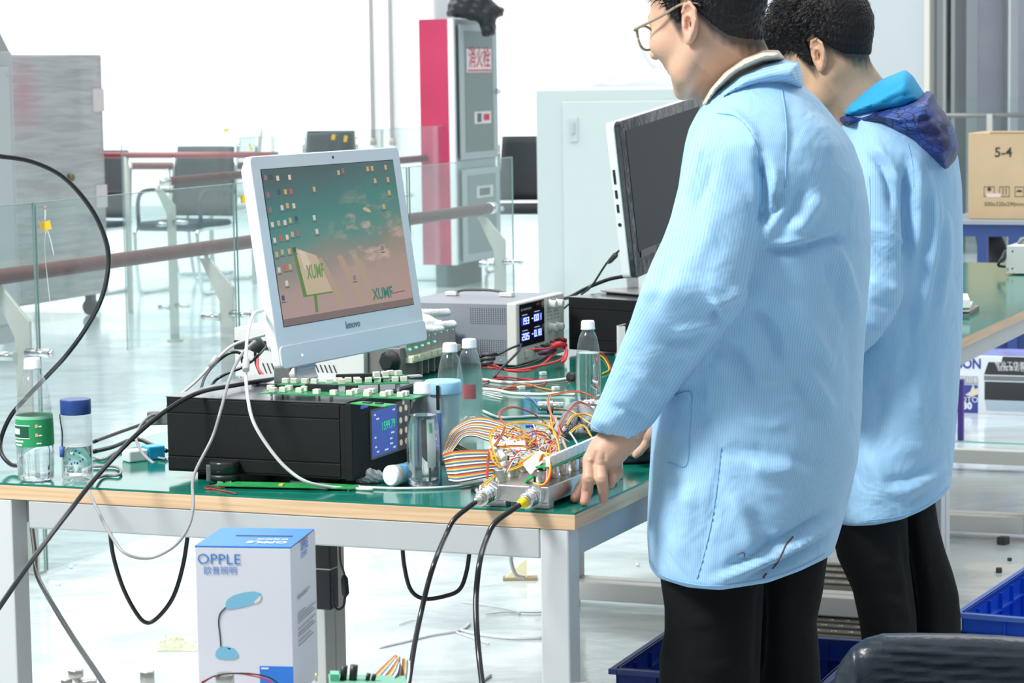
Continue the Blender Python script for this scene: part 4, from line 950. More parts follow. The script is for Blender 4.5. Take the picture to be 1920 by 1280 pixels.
# tumbler with blue cap
q = G(146, 898, TZ); r = 0.0278; h = 0.144
t = thing('tumbler', q, 'clear straight drinking bottle with a dark blue lid and wrist strap', 'bottle')
pf = [(r * 0.9, 0), (r, 0.005), (r, h * 0.80), (r * 0.96, h * 0.815)]
obj('body', B().lathe(q, pf, 32, cap=False).lathe(q, [(0.002, 0.006), (r * 0.9, 0.0)], 32, cap=False), pet, t, smooth=True)
obj('water', B().lathe(q + K * 0.009, [(r * 0.86, 0), (r * 0.93, 0.004), (r * 0.93, h * 0.36)], 32), water, t)
obj('lid', B().lathe(q + K * h * 0.815, [(r * 0.97, 0), (r * 0.98, 0.0015), (r * 0.98, h * 0.175), (r * 0.95, h * 0.185)], 32), mat('navy lid', (0.015, 0.05, 0.20), 0.35), t)
nav = mat('navy print', (0.02, 0.06, 0.3), 0.5)
obj('strap', B().tube(spline([q + np.array([-r, -0.003, h * 0.81]), q + np.array([-r * 0.9, -r * 0.55, h * 0.74]), q + np.array([-r * 0.78, -r * 0.7, h * 0.6]), q + np.array([-r * 0.82, -r * 0.66, h * 0.43])]), 0.0011, 6), rubber, t)
obj('strap_bead', B().cyl(q + np.array([-r * 0.84, -r * 0.68, h * 0.30]), q + np.array([-r * 0.84, -r * 0.68, h * 0.43]), 0.0042, 10), mat('bead blue', (0.06, 0.14, 0.42), 0.35), t)
for a_, z_, w_ in ((262, 0.052, 6), (275, 0.053, 8), (288, 0.049, 7), (252, 0.038, 5), (300, 0.037, 5), (258, 0.03, 6), (270, 0.032, 4), (280, 0.031, 7), (290, 0.034, 5), (268, 0.047, 4)):
    obj('print', ring(q, pf, z_, z_ + 0.0035, a_ - w_ / 2, a_ + w_ / 2, 0.0005, 4), nav, t)
# cup with pale blue lid
q = G(833, 868, TZ); r = 0.0285; h = 0.155
t = thing('lidded_cup', q, 'frosted cup with a pale blue lid and black strap between the bottles', 'cup')
fro = glass_mat('frosted plastic', (0.85, 0.9, 0.93), 0.2, 0.55, (0.72, 0.80, 0.86))
obj('body', B().lathe(q, [(r * 0.9, 0), (r, 0.006), (r * 1.02, h * 0.82), (r * 1.06, h * 0.84)], 32), fro, t, smooth=True)
obj('lid', B().lathe(q + K * h * 0.83, [(r * 1.18, 0), (r * 1.2, 0.002), (r * 1.2, 0.02), (r * 1.14, 0.024), (0.001, 0.021)], 36), mat('pale blue lid', (0.33, 0.62, 0.82), 0.3), t)
obj('strap', B().box(Fr(q + np.array([-r * 0.3, -r * 1.21, 0]), 0), -0.003, 0.003, -0.002, 0.001, h * 0.66, h * 0.95), rubber, t, bevel=0.0008)
obj('stripe', B().box(Fr(q + np.array([-r * 0.3, -r * 0.98, 0]), -15), -0.005, 0.005, -0.003, 0.001, h * 0.05, h * 0.62), mat('blue stripe', (0.05, 0.16, 0.42), 0.4), t)
# small white carton by the second instrument
q = G(1176, 668, TZ); f = Fr(q, 10)
t = thing('paper_box', q, 'small torn white carton in front of the right hand black instrument', 'box')
obj('carton', B().box(f, -0.026, 0.05, -0.02, 0.04, 0, 0.078), mat('white card', (0.82, 0.84, 0.85), 0.7), t, bevel=0.001)
obj('torn_rim', B().tube([f(-0.026, -0.02, 0.079), f(-0.01, -0.021, 0.083), f(0.005, -0.02, 0.079), f(0.02, -0.021, 0.084), f(0.05, -0.02, 0.08)], 0.0016, 5), mat('torn card', (0.5, 0.42, 0.38), 0.8), t)
# ================================================================== power supply, rack, sensor block, cables
# ---- bench power supply
q = G(961, 684, TZ + 0.006); pf_ = Fr(q, ax=-W, ay=U)      # x right along the front short side... replaced below
PW = Fr(q, ax=U, ay=W)                                       # x along the display front (away), y to the left along the grey side
t = thing('power_supply', (q[0], q[1], TZ), 'grey bench power supply with four blue digit readouts and white knobs', 'power supply')
PL = along(q + K * 0.07, U, 1050); PS = 0.30; PH = 0.149
greyv = mat('grey sheet metal', (0.25, 0.27, 0.31), 0.4, var=0.04, scale=10)
creamp = mat('cream plastic', (0.70, 0.69, 0.64), 0.4)
obj('case', B().box(PW, 0.004, PL - 0.004, 0.013, PS, 0.0, PH - 0.002), greyv, t, bevel=0.002)
obj('front_panel', B().box(PW, 0, PL, -0.012, 0.014, -0.002, PH), creamp, t, bevel=0.004, seg=3)
holes = B()
def pw(px): return along(PW(0, 0, 0.08), W, px)
y0_, y1_ = pw(946), pw(882)
for zz0, rows in ((0.098, 9), (0.022, 9)):
    for i in range(16):
        for j in range(rows):
            y_ = y0_ + (y1_ - y0_) * i / 15; z_ = zz0 + 0.0045 * j
            holes.add([PW(0.0038, y_ + 0.0015 * math.cos(a), z_ + 0.0015 * math.sin(a)) for a in np.linspace(0, 2 * PI, 7)[:-1]], [(0, 1, 2, 3, 4, 5)])
# the grey side faces -U (towards us)
obj('vent_holes', holes, blackp, t)
obj('screw', B().sphere(PW(0.004, pw(938), 0.010), 0.003, 10), chrome, t)
hm = mat('strap handle', (0.10, 0.10, 0.10), 0.5)
ht_ = lambda px: along(PW(PL * 0.6, 0, PH), W, px)
ha, hb = ht_(838), ht_(970)
for s_, e_ in ((ha, ha - 0.03), (hb + 0.045, hb + 0.01)):
    obj('handle_mount', B().box(PW, PL * 0.6 - 0.012, PL * 0.6 + 0.012, min(s_, e_), max(s_, e_), PH - 0.001, PH + 0.009), creamp, t, bevel=0.0015)
obj('carry_handle', B().tube(spline([PW(PL * 0.6, ha - 0.02, PH + 0.006), PW(PL * 0.6, ha * .75 + hb * .25, PH + 0.013), PW(PL * 0.6, (ha + hb) / 2, PH + 0.014), PW(PL * 0.6, ha * .3 + hb * .7, PH + 0.012), PW(PL * 0.6, hb + 0.03, PH + 0.006)]), 0.0035, 8), hm, t)
def pu(px): return along(PW(0, -0.012, 0.08), U, px)
dp = obj('display_panel', B().box(PW, pu(974), pu(1020), -0.0135, -0.012, 0.040, 0.144), mat('display black', (0.008, 0.008, 0.014), 0.12), t, bevel=0.0006)
blue = mat('blue digit glow', (0.02, 0.03, 0.5), 0.4, emis=(0.02, 0.05, 1.0), es=1.6)
digit = mat('blue white digits', (0.3, 0.3, 1), 0.4, emis=(0.45, 0.55, 1.0), es=2.0)
SEG = {'0': 'abcdef', '1': 'bc', '2': 'abged', '3': 'abgcd', '5': 'afgcd', '8': 'abcdefg', '9': 'abcfgd', '-': 'g'}
def seg7(s_, x, z, wd, hg, parent):
    b = B(); cx = x; tk = hg * 0.13
    for ch in s_:
        if ch == '.': b.box(PW, cx - wd * 0.15, cx + wd * 0.02, -0.0152, -0.0145, z, z + tk); continue
        for s in SEG[ch]:
            k = {'a': (0, wd, hg - tk, hg), 'g': (0, wd, (hg - tk) / 2, (hg + tk) / 2), 'd': (0, wd, 0, tk), 'f': (0, wd * .22, hg / 2, hg), 'e': (0, wd * .22, 0, hg / 2), 'b': (wd * .78, wd, hg / 2, hg), 'c': (wd * .78, wd, 0, hg / 2)}[s]
            b.box(PW, cx + k[0], cx + k[1], -0.0152, -0.0145, z + k[2], z + k[3])
        cx += wd * 1.35
    obj('digits', b, digit, parent)
for (pa, pb, z_, s_) in ((977, 990, 0.094, '19.3'), (1000, 1013, 0.096, '0.01'), (977, 990, 0.056, '20.5'), (1000, 1013, 0.058, '0.18')):
    x0_, x1_ = pu(pa), pu(pb)
    obj('backlight', B().box(PW, x0_ - 0.002, x1_ + 0.002, -0.0146, -0.0135, z_ - 0.002, z_ + 0.018), mat('digit backlight', (0.01, 0.01, 0.2), 0.4, emis=(0.005, 0.015, 0.55), es=1.0), dp)
    n_ = len(s_.replace('.', '')); seg7(s_, x0_, z_, (x1_ - x0_) / (n_ * 1.35 - 0.35), 0.016, dp)
    if s_[0] == '0': obj('minus_sign', B().box(PW, x0_ - 0.014, x0_ - 0.006, -0.0146, -0.0138, z_ + 0.007, z_ + 0.009), digit, dp)
    obj('print', B().box(PW, x0_ + 0.004, x1_ - 0.008, -0.0142, -0.0135, z_ + 0.022, z_ + 0.0235), palel, dp)
text('DC POWER SUPPLY', 0.0075, Fr(PW(pu(986), -0.0142, 0.130), ax=U, ay=W), mat('white lettering', (0.75, 0.75, 0.78), 0.5), dp, squash=(pu(996) - pu(976)) / 0.066)
text('UNI-T', 0.0075, Fr(PW(pu(1008), -0.0142, 0.136), ax=U, ay=W), mat('red lettering lit', (0.7, 0.04, 0.04), 0.5), dp, bold=0.0003, squash=(pu(1011) - pu(1004)) / 0.022)
knobm = mat('white knob', (0.74, 0.74, 0.70), 0.35)
for px_, z_ in ((1030, 0.128), (1043, 0.126), (1030, 0.070), (1043, 0.068)):
    a = PW(pu(px_), -0.012, z_)
    obj('knob', B().lathe(a, [(0.0125, 0), (0.0125, 0.003), (0.0105, 0.005), (0.010, 0.018), (0.008, 0.020)], 24, -W), knobm, t)
for px_ in (1028, 1034, 1040, 1046):
    for z_ in (0.143, 0.108, 0.099, 0.09):
        obj('print', B().box(PW, pu(px_) - 0.004, pu(px_) + 0.004, -0.0124, -0.012, z_, z_ + 0.0015), darkg, t)
tealm = mat('teal terminal', (0.01, 0.28, 0.20), 0.4); redp = mat('red plug', (0.6, 0.03, 0.04), 0.4)
for px_, z_, mm in ((1003, 0.026, tealm), (1014, 0.027, blackp), (1024, 0.027, tealm), (1032, 0.03, redp), (1040, 0.031, blackp), (1046, 0.032, redp)):
    obj('terminal', B().cyl(PW(pu(px_), -0.012, z_), PW(pu(px_), -0.030, z_), 0.007, 14).cyl(PW(pu(px_), -0.030, z_), PW(pu(px_), -0.034, z_), 0.0055, 12), mm, t)
obj('power_switch', B().box(PW, pu(983), pu(989), -0.0155, -0.012, 0.012, 0.030), knobm, t, bevel=0.001)
def vp(px, py, Y): return V(px, py, Y)
def lead(pts, r, mm, lab, name='test_lead', grp='test leads of the power supply'): return cable(name, [V(*p_) for p_ in pts], r, mm, lab, 'cable', group=grp)
lead([(1040, 650, 6.28), (1020, 655, 6.2), (1000, 655, 6.15)], 0.004, redp, 'short red plug lead on the terminals of the power supply', 'plug_lead')
lead([(1043, 652, 6.28), (1030, 672, 6.1), (1005, 690, 5.95), (980, 696, 5.85), (950, 694, 5.82), (930, 686, 5.9), (915, 680, 5.98)], 0.0028, redw, 'red test lead looping from the terminals along the front of the power supply')
lead([(1061, 648, 6.25), (1060, 662, 6.15), (1050, 675, 6.05), (1015, 685, 5.95), (965, 694, 5.86), (925, 690, 5.9), (905, 688, 5.95)], 0.0028, redp, 'darker red test lead behind the looping one')
lead([(1030, 665, 6.12), (1000, 680, 6.02), (960, 690, 5.92), (930, 690, 5.92)], 0.0024, blkw, 'black test lead lying along the foot of the power supply')
lead([(977, 645, 6.2), (955, 654, 6.1), (935, 664, 6.0), (915, 671, 5.95), (900, 672, 5.9)], 0.003, blkw, 'black lead hanging from the corner of the display to the rubber grips')
lead([(977, 645, 6.2), (972, 658, 6.1), (955, 676, 5.95), (938, 692, 5.8), (928, 706, 5.65)], 0.003, blkw, 'black lead running down in front of the cream panel edge')
for i, (pa, pb) in enumerate((((900, 668, 5.85), (930, 664, 5.92)), ((900, 676, 5.8), (926, 672, 5.86)), ((901, 684, 5.72), (922, 680, 5.8)))):
    obj('lead_grip', B().tube([V(*pa), V((pa[0] + pb[0]) / 2, (pa[1] + pb[1]) / 2, (pa[2] + pb[2]) / 2), V(*pb)], [0.004, 0.0075, 0.005], 10), rubber,
        label=('upper black rubber clip grip beside the power supply', 'middle black rubber clip grip beside the power supply', 'lower black rubber clip grip beside the power supply')[i], cat='clip', group='black clip grips')
lead([(1052, 650, 6.3), (1062, 655, 6.2), (1060, 672, 6.05), (1054, 678, 6.0)], 0.004, redp, 'red plug hanging at the right end of the power supply terminals', 'plug_lead')
obj('lead_plug', B().tube([V(1038, 648, 6.15), V(1050, 645, 6.2), V(1060, 647, 6.25)], [0.006, 0.0075, 0.006], 10), redp, label='red banana plug at the right end of the terminals', cat='plug')
obj('lead_plug', B().tube([V(1012, 662, 6.1), V(1026, 660, 6.14), V(1040, 656, 6.2)], [0.005, 0.0075, 0.006], 10), mat('dark purple plug', (0.05, 0.02, 0.06), 0.4), label='dark banana plug stacked in front of the red one', cat='plug')

# ---- white glove on the rack, rack with thumbwheels, white slotted case
q = G(762, 714, TZ); RF = Fr((q[0], q[1], TZ + 0.004), ax=U, ay=W)
t = thing('rack_instrument', (q[0], q[1], TZ), 'steel rack of narrow modules with cream thumbwheels and green lights, behind the white computer', 'instrument')
RL = along(RF(0, 0, 0.05), U, 856); RZ = 1.46 - (606 - 134) * 6.2 / FL - TZ - 0.004
RS = along(RF(0, 0, 0.05), W, 690)
obj('case', B().box(RF, 0, RL, 0.02, RS, 0.0, RZ), mat('rack metal', (0.34, 0.34, 0.33), 0.4, 0.4), t, bevel=0.001)
nmod = 8
modm = mat('module panel', (0.46, 0.46, 0.44), 0.35, 0.5, var=0.08, scale=30); thm = mat('cream thumbwheel', (0.72, 0.72, 0.54), 0.4)
glow = mat('green light', (0, 0.3, 0.1), 0.4, emis=(0.05, 1.0, 0.3), es=5)
for i in range(nmod):
    a, b2 = 0.004 + i * (RL - 0.008) / nmod, 0.004 + (i + 1) * (RL - 0.008) / nmod - 0.0012
    mo = obj('module', B().box(RF, a, b2, 0.0, 0.02, RZ * 0.50, RZ - 0.002), modm, t, bevel=0.0006)
    obj('rivet', B().sphere(RF((a + b2) / 2, -0.001, RZ - 0.014), 0.003, 8), chrome, mo)
    obj('thumbwheel', B().box(RF, a + 0.001, b2 - 0.0005, -0.014, 0.01, RZ * 0.36, RZ * 0.49).box(RF, a + 0.004, b2 - 0.004, -0.016, 0.0, RZ * 0.40, RZ * 0.52), thm, t, bevel=0.001)
    if i < 5: obj('status_light', B().sphere(RF((a + b2) / 2, -0.001, RZ * 0.66 + i * 0.001), 0.0022 if i > 1 else 0.003, 8), glow, mo)
    if i > 1: obj('fin', B().box(RF, a, a + 0.004, -0.006, 0.02, 0.002, RZ * 0.35), modm, t)
obj('recess', B().box(RF, 0.002, RL - 0.002, 0.008, 0.02, 0.0, RZ * 0.36), blackp, t)
def glovef(X, Y, Z):
    c0 = V(800, 580, 6.0); d = ell(X, Y, Z, V(770, 587, 6.02), (0.06, 0.05, 0.022))
    for pa, pb, r in (((775, 570, 6.05), (838, 569, 6.12), 0.010), ((770, 580, 6.0), (822, 590, 6.05), 0.011), ((775, 596, 5.98), (850, 590, 6.03), 0.0095), ((790, 600, 5.97), (828, 599, 5.99), 0.0075)):
        d = smin(d, cap(X, Y, Z, V(*pa), V(*pb), r, r * 0.95), 0.008)
    return d + 0.001 * np.sin(X * 300) * np.sin(Y * 270 + Z * 200)
c = V(795, 585, 6.03); vs, q_ = surf(glovef, c - np.array([0.12, 0.10, 0.06]), c + np.array([0.10, 0.14, 0.06]), 0.003)
ztop = TZ + 0.004 + RZ; dz = ztop - vs[:, 2].min(); vs[:, 2] += dz
vmesh('cotton_glove', vs, q_, mat('white cotton', (0.78, 0.79, 0.80), 0.9, bump=0.3, bscale=300), label='white cotton glove lying on the rack beside the computer screen', cat='glove')
q = G(683, 716, TZ); SF = Fr((q[0], q[1], TZ + 0.003), ax=W, ay=-U)
t = thing('slotted_case', (q[0], q[1], TZ), 'pale grey electronics case with slanted black vent slots behind the white computer', 'instrument')
SL = along(SF(0, 0, 0.05), W, 440); SZ = 1.46 - (628 - 140) * 5.9 / FL - TZ
obj('case', B().box(SF, 0, SL, -0.22, 0, 0, SZ), mat('pale grey case', (0.60, 0.62, 0.60), 0.45), t, bevel=0.002)
obj('dark_band', B().box(SF, SL * 0.60, SL, 0, 0.002, SZ * 0.56, SZ * 0.74), blackp, t)
for i in range(17):
    x_ = along(SF(0, 0, 0.02), W, 634 - i * 8.3)
    if x_ < SL - 0.01: obj('slot', B().prism(Fr(SF(x_, 0.0005, 0.010), ax=SF.x, ay=K, az=SF.y), [(0, 0), (0.003, 0), (0.013, 0.024), (0.010, 0.024)], 0, 0.001), blackp, t)
q = G(735, 716, TZ); f = Fr((q[0], q[1], TZ), ax=W, ay=-U)
t = thing('switch_block', q, 'dark grey block with a big black rotary switch between the slotted case and the rack', 'switch')
KL = along(f(0, 0, 0.05), W, 684) * 0.9
obj('housing', B().box(f, -0.02, KL, -0.10, -0.005, 0, 0.078), mat('dark brushed', (0.20, 0.20, 0.19), 0.5, 0.3), t, bevel=0.002)
obj('switch_knob', B().lathe(f(0.004, -0.005, 0.048), [(0.026, 0), (0.026, 0.01), (0.018, 0.018), (0.016, 0.03)], 8, -U), blackp, t)
q = G(655, 668, TZ)
obj('relay_strip', B().box(Fr(G(640, 712, TZ), ax=-W, ay=U), 0, 0.045, 0, 0.02, 0, 0.016), blackp, label='low black strip in front of the slotted case', cat='connector')

# ---- sensor block (steel manifold) at the near corner
ba = G(1029, 955, TZ); bbk = G(1169, 897, TZ); fl_ = G(902, 908, TZ + 0.037)
angb = fits(ba, bbk); MB_ = Fr((ba[0], ba[1], TZ), angb)   # x away along the block, y to the left
ML = float(np.linalg.norm(bbk - ba)); 
MWd = along(MB_(0, 0, 0.037), MB_.y, 903)
t = sensor = thing('sensor_block', ba, 'long satin steel sensor manifold with round caps under the wires, beside the hand', 'sensor block')
obj('block', B().box(MB_, 0, ML, 0, MWd, 0.009, 0.0365), satin, t, bevel=0.0015)
obj('foot_bar', B().box(MB_, 0, 0.022, 0, MWd * 0.36, 0, 0.010), satin, t, bevel=0.001)
obj('foot_bar', B().box(MB_, 0, 0.022, MWd * 0.64, MWd, 0, 0.010), satin, t, bevel=0.001)
obj('foot_bar', B().box(MB_, ML - 0.03, ML, 0, MWd, 0, 0.010), satin, t, bevel=0.001)
capst = mat('machined steel cap', (0.66, 0.64, 0.60), 0.28, 1.0, bump=0.04, bscale=150)
CP = [(938, 903, 0), (960, 893, 0), (1013, 904, 1), (1036, 896, 1), (1053, 890, 1), (1074, 882, 1), (1089, 876, 1), (1110, 867, 1), (983, 884, 0)]
for px_, py_, _ in CP:
    c = G(px_, py_ - 1, TZ + 0.0365); r_ = 0.0112
    cp = obj('sensor_cap', B().lathe(c, [(r_ * 0.93, 0), (r_, 0.0015), (r_, 0.019), (r_ * 0.93, 0.0205), (r_ * 0.5, 0.0205), (r_ * 0.45, 0.017)], 14), capst, t)
    obj('sensor_core', B().cyl(c + K * 0.016, c + K * 0.022, 0.0042, 10), darkg, cp)
def plug(base, d, lab, yel):
    d = np.asarray(d, float); d /= np.linalg.norm(d)
    tt = thing('circular_connector', base, lab, 'connector', 'round steel connectors screwed to the sensor block')
    obj('hex_nut', B().lathe(base, [(0.0165, 0), (0.0165, 0.008), (0.015, 0.0095)], 6, d), chrome, tt, bevel=0.0008)
    obj('shell', B().lathe(base + d * 0.009, [(0.0125, 0), (0.0135, 0.002), (0.0135, 0.008), (0.012, 0.0095), (0.0132, 0.011), (0.0132, 0.020), (0.0118, 0.022), (0.0128, 0.024), (0.0128, 0.034), (0.011, 0.036)], 28, d), chrome, tt)
    obj('collar', B().lathe(base + d * 0.045, [(0.0100, 0), (0.0100, 0.006), (0.0092, 0.007)], 6 if not yel else 24, d), mat('brass nickel', (0.62, 0.56, 0.40), 0.3, 1.0), tt)
    mm = mat('yellow boot', (0.85, 0.60, 0.0), 0.35) if yel else satin
    obj('boot', B().lathe(base + d * 0.052, [(0.0088, 0), (0.0088, 0.007), (0.0062, 0.013), (0.0038, 0.018)], 20, d), mm, tt)
    return base + d * 0.069
# the sockets sit on the near end face, pointing down-left towards us
nd = -MB_.x
sA = MB_(-0.001, MWd * 0.20, 0.0225); sB = MB_(-0.001, MWd * 0.86, 0.0235)
pB = plug(sA, G(941, 967, TZ + 0.013) - sA, 'steel round connector with yellow boot on the near end of the sensor block', True)
pA = plug(sB, G(862, 960, TZ + 0.013) - sB, 'steel round connector with plain grey boot, left one on the sensor block', False)
for s_ in (sA, sB): obj('socket_flange', B().lathe(s_ + nd * -0.004, [(0.0175, 0), (0.0175, 0.005)], 24, nd), satin, t)
def sub(p, px, py, Y): return V(px, py, Y)
cable('sensor_cable', [pA, V(853, 972, pA[1] - 0.02), V(836, 1003, pA[1] - 0.04), V(818, 1045, 3.99), V(803, 1092, 3.97), V(788, 1155, 3.95), V(776, 1215, 3.9), V(765, 1290, 3.85), V(755, 1380, 3.8)], 0.0042, rubber, 'black cable dropping from the grey booted connector to the foreground ribbon', 'cable', n=10)
cable('sensor_cable', [pB, V(930, 978, pB[1] - 0.02), V(913, 1008, pB[1] - 0.04), V(900, 1050, 3.98), V(893, 1110, 3.96), V(893, 1165, 3.93), V(898, 1230, 3.9), V(906, 1300, 3.85), V(915, 1400, 3.8)], 0.0046, rubber, 'black cable dropping from the yellow booted connector', 'cable', n=10)
# upright board with white sockets over the caps
pa, pb = G(1036, 876, 0.815), G(1095, 850, 0.815)
gb = mat('board edge green', (0.0, 0.30, 0.08), 0.4)
f = Fr(pa, fits(pa, pb)); Lb = float(np.linalg.norm((pb - pa)[:2])) * 2.1
tb_ = obj('amplifier_board', B().box(f, 0.0, Lb, 0.0, 0.03, -0.002, 0.0005), gb, sensor)
def slabq(nm, P, d, mm):
    P = [np.asarray(p_) for p_ in P]; n_ = len(P); d = np.asarray(d, float)
    obj(nm, B().add(P + [p_ + d for p_ in P], [tuple(range(n_))[::-1], tuple(range(n_, 2 * n_))] + [(i, (i + 1) % n_, n_ + (i + 1) % n_, n_ + i) for i in range(n_)]), mm, sensor)
slabq('amplifier_board', [V(988, 903, 4.20), V(1036, 876, 4.215), V(1040, 872, 4.24), V(1000, 888, 4.24), V(978, 908, 4.22)], (0, 0, 0.002), gb)
wso = mat('white socket', (0.74, 0.77, 0.73), 0.5)
for i in range(12):
    x_ = 0.0 + i * Lb / 12
    obj('socket', B().box(f, x_, x_ + Lb / 12 - 0.0012, 0.004, 0.012, 0.0005, 0.0165).box(f, x_ + 0.001, x_ + Lb / 12 - 0.003, 0.0035, 0.0045, 0.006, 0.0175), wso, tb_, bevel=0.0008)
slabq('socket', [V(981, 872, 4.235), V(994, 889, 4.20), V(1014, 869, 4.205), V(1028, 858, 4.215), V(1012, 848, 4.245)], (0, 0.006, 0.003), wso)
# sensor wires (px, py, Y)
orange = mat('orange wire', (0.85, 0.28, 0.03), 0.4); yell = mat('yellow wire', (0.85, 0.58, 0.03), 0.4); brown = mat('brown wire', (0.25, 0.09, 0.04), 0.4)
pinkw = mat('pink wire', (0.75, 0.30, 0.45), 0.4); whitew = mat('white wire', (0.80, 0.78, 0.78), 0.4); greyw = mat('grey wire', (0.42, 0.42, 0.44), 0.4); bluew = mat('blue wire', (0.08, 0.15, 0.5), 0.4)
PATHS = [
    ([(940, 882, 4.25), (926, 850, 4.25), (918, 815, 4.28), (935, 800, 4.3), (975, 790, 4.35), (1030, 800, 4.4), (1045, 830, 4.35), (1050, 865, 4.28)], (orange, yell)),
    ([(938, 882, 4.25), (915, 900, 4.2), (903, 912, 4.2)], (orange, yell)),
    ([(912, 895, 4.22), (916, 850, 4.28), (930, 830, 4.3), (945, 800, 4.35), (935, 775, 4.4), (960, 762, 4.45), (1000, 775, 4.5), (1030, 800, 4.5)], (redw, brown)),
    ([(1013, 885, 4.22), (1010, 868, 4.22), (1018, 850, 4.2), (1030, 862, 4.19), (1030, 890, 4.17), (1018, 908, 4.16), (1000, 905, 4.18)], (yell, redw)),
    ([(1016, 885, 4.22), (1014, 860, 4.22), (1022, 853, 4.21), (1026, 875, 4.19), (1024, 905, 4.17)], (pinkw, orange)),
    ([(960, 876, 4.28), (985, 860, 4.27), (1010, 848, 4.26), (1034, 852, 4.25)], (yell, orange)),
    ([(918, 843, 4.28), (925, 865, 4.26), (950, 880, 4.24), (985, 868, 4.25)], (orange, yell)),
    ([(1036, 870, 4.26), (1030, 838, 4.3), (1048, 810, 4.4), (1030, 770, 4.55), (1028, 745, 4.7), (1040, 738, 4.8), (1085, 733, 4.9), (1115, 745, 4.9)], (redw, orange)),
    ([(1050, 862, 4.27), (1046, 830, 4.32), (1036, 805, 4.42), (1032, 775, 4.55), (1026, 748, 4.7)], (yell, brown)),
    ([(1070, 855, 4.3), (1058, 835, 4.35), (1048, 812, 4.4), (1040, 780, 4.5)], (pinkw, yell)),
    ([(1048, 800, 4.45), (1065, 770, 4.6), (1085, 753, 4.7), (1110, 765, 4.7), (1120, 785, 4.65)], (brown, redw)),
    ([(1062, 795, 4.5), (1075, 778, 4.6), (1100, 776, 4.65), (1125, 790, 4.6)], (yell, orange)),
    ([(1066, 812, 4.45), (1080, 800, 4.5), (1095, 798, 4.5), (1108, 818, 4.45)], (orange, yell)),
    ([(1040, 765, 4.65), (1070, 770, 4.7), (1100, 790, 4.6), (1115, 800, 4.55)], (yell, brown)),
    ([(950, 852, 4.3), (970, 856, 4.28), (995, 862, 4.27)], (whitew, pinkw)),
    ([(1005, 800, 4.45), (1010, 830, 4.4), (1012, 850, 4.35)], (whitew, pinkw)),
    ([(1058, 800, 4.45), (1045, 820, 4.42), (1038, 840, 4.35)], (whitew, pinkw)),
    ([(1068, 810, 4.45), (1078, 825, 4.4), (1085, 838, 4.35)], (whitew, greyw)),
    ([(1052, 812, 4.42), (1058, 830, 4.38), (1062, 842, 4.33)], (whitew, brown)),
    ([(1120, 792, 4.65), (1140, 790, 4.7), (1160, 780, 4.75)], (yell, redw)),
    ([(925, 838, 4.3), (965, 835, 4.3), (990, 838, 4.3), (1000, 855, 4.28)], (brown, orange)),
    ([(1000, 850, 4.28), (975, 845, 4.28), (960, 862, 4.27), (945, 890, 4.22)], (redw, whitew)),
]
for pts, mm2 in PATHS:
    for k, mm in enumerate(mm2):
        P = [V(x + 2.2 * k, y + 1.8 * k, Y - 0.001 * k) for x, y, Y in pts]
        obj('sensor_wire', B().tube(spline(P, 6), 0.00125, 6), mm, sensor)
# heap of short wires in the middle
hb_ = B(); wm = [redw, orange, yell, whitew, pinkw, brown, greyw, bluew, blkw]
r2 = np.random.RandomState(5)
for i in range(125):
    x, y = r2.uniform(930, 1052), 0
    y = r2.uniform(806, 872) - (8 if x > 1000 else 0); a = r2.uniform(-0.6, 1.5); L_ = r2.uniform(15, 42); bow = r2.uniform(-12, 12); Y0 = 4.46 - (y - 800) * 0.0026
    if x > 985 and y > 850: continue
    p0 = V(x - math.cos(a) * L_ / 2, y - math.sin(a) * L_ / 2, Y0 + r2.uniform(-.02, .03)); p2 = V(x + math.cos(a) * L_ / 2, y + math.sin(a) * L_ / 2, Y0 + r2.uniform(-.02, .03))
    p1 = V(x + math.sin(a) * bow, y - math.cos(a) * bow, Y0 - 0.01)
    hb_.tube(spline([p0, p1, p2], 5), 0.0012, 5, int(r2.choice(9, p=[.15, .15, .15, .2, .1, .1, .07, .04, .04])))
obj('wire_tangle', hb_, wm, label='tangle of short red, yellow and white wires heaped beside the sensor block', cat='wires', kind='stuff')
for i, (pa, pb, r_) in enumerate((((935, 848, 4.27), (945, 860, 4.26), 0.0065), ((942, 866, 4.25), (945, 874, 4.25), 0.005), ((922, 836, 4.3), (928, 846, 4.29), 0.006))):
    obj('splice_cap', B().tube([V(*pa), V(*pb)], r_, 10), wso, sensor, bevel=0.001)
f = Fr(G(1005, 832, TZ + 0.045), 15)
obj('white_housing', B().add([V(921, 828, 4.36), V(985, 830, 4.34), V(988, 848, 4.33), V(958, 842, 4.34), V(925, 843, 4.35)] + [V(925, 818, 4.42), V(985, 822, 4.42), V(990, 840, 4.42), V(958, 836, 4.42), V(925, 836, 4.42)],
    [(0, 1, 2, 3, 4), (9, 8, 7, 6, 5), (0, 5, 6, 1), (1, 6, 7, 2), (2, 7, 8, 3), (3, 8, 9, 4), (4, 9, 5, 0)]), wso, sensor, bevel=0.001)
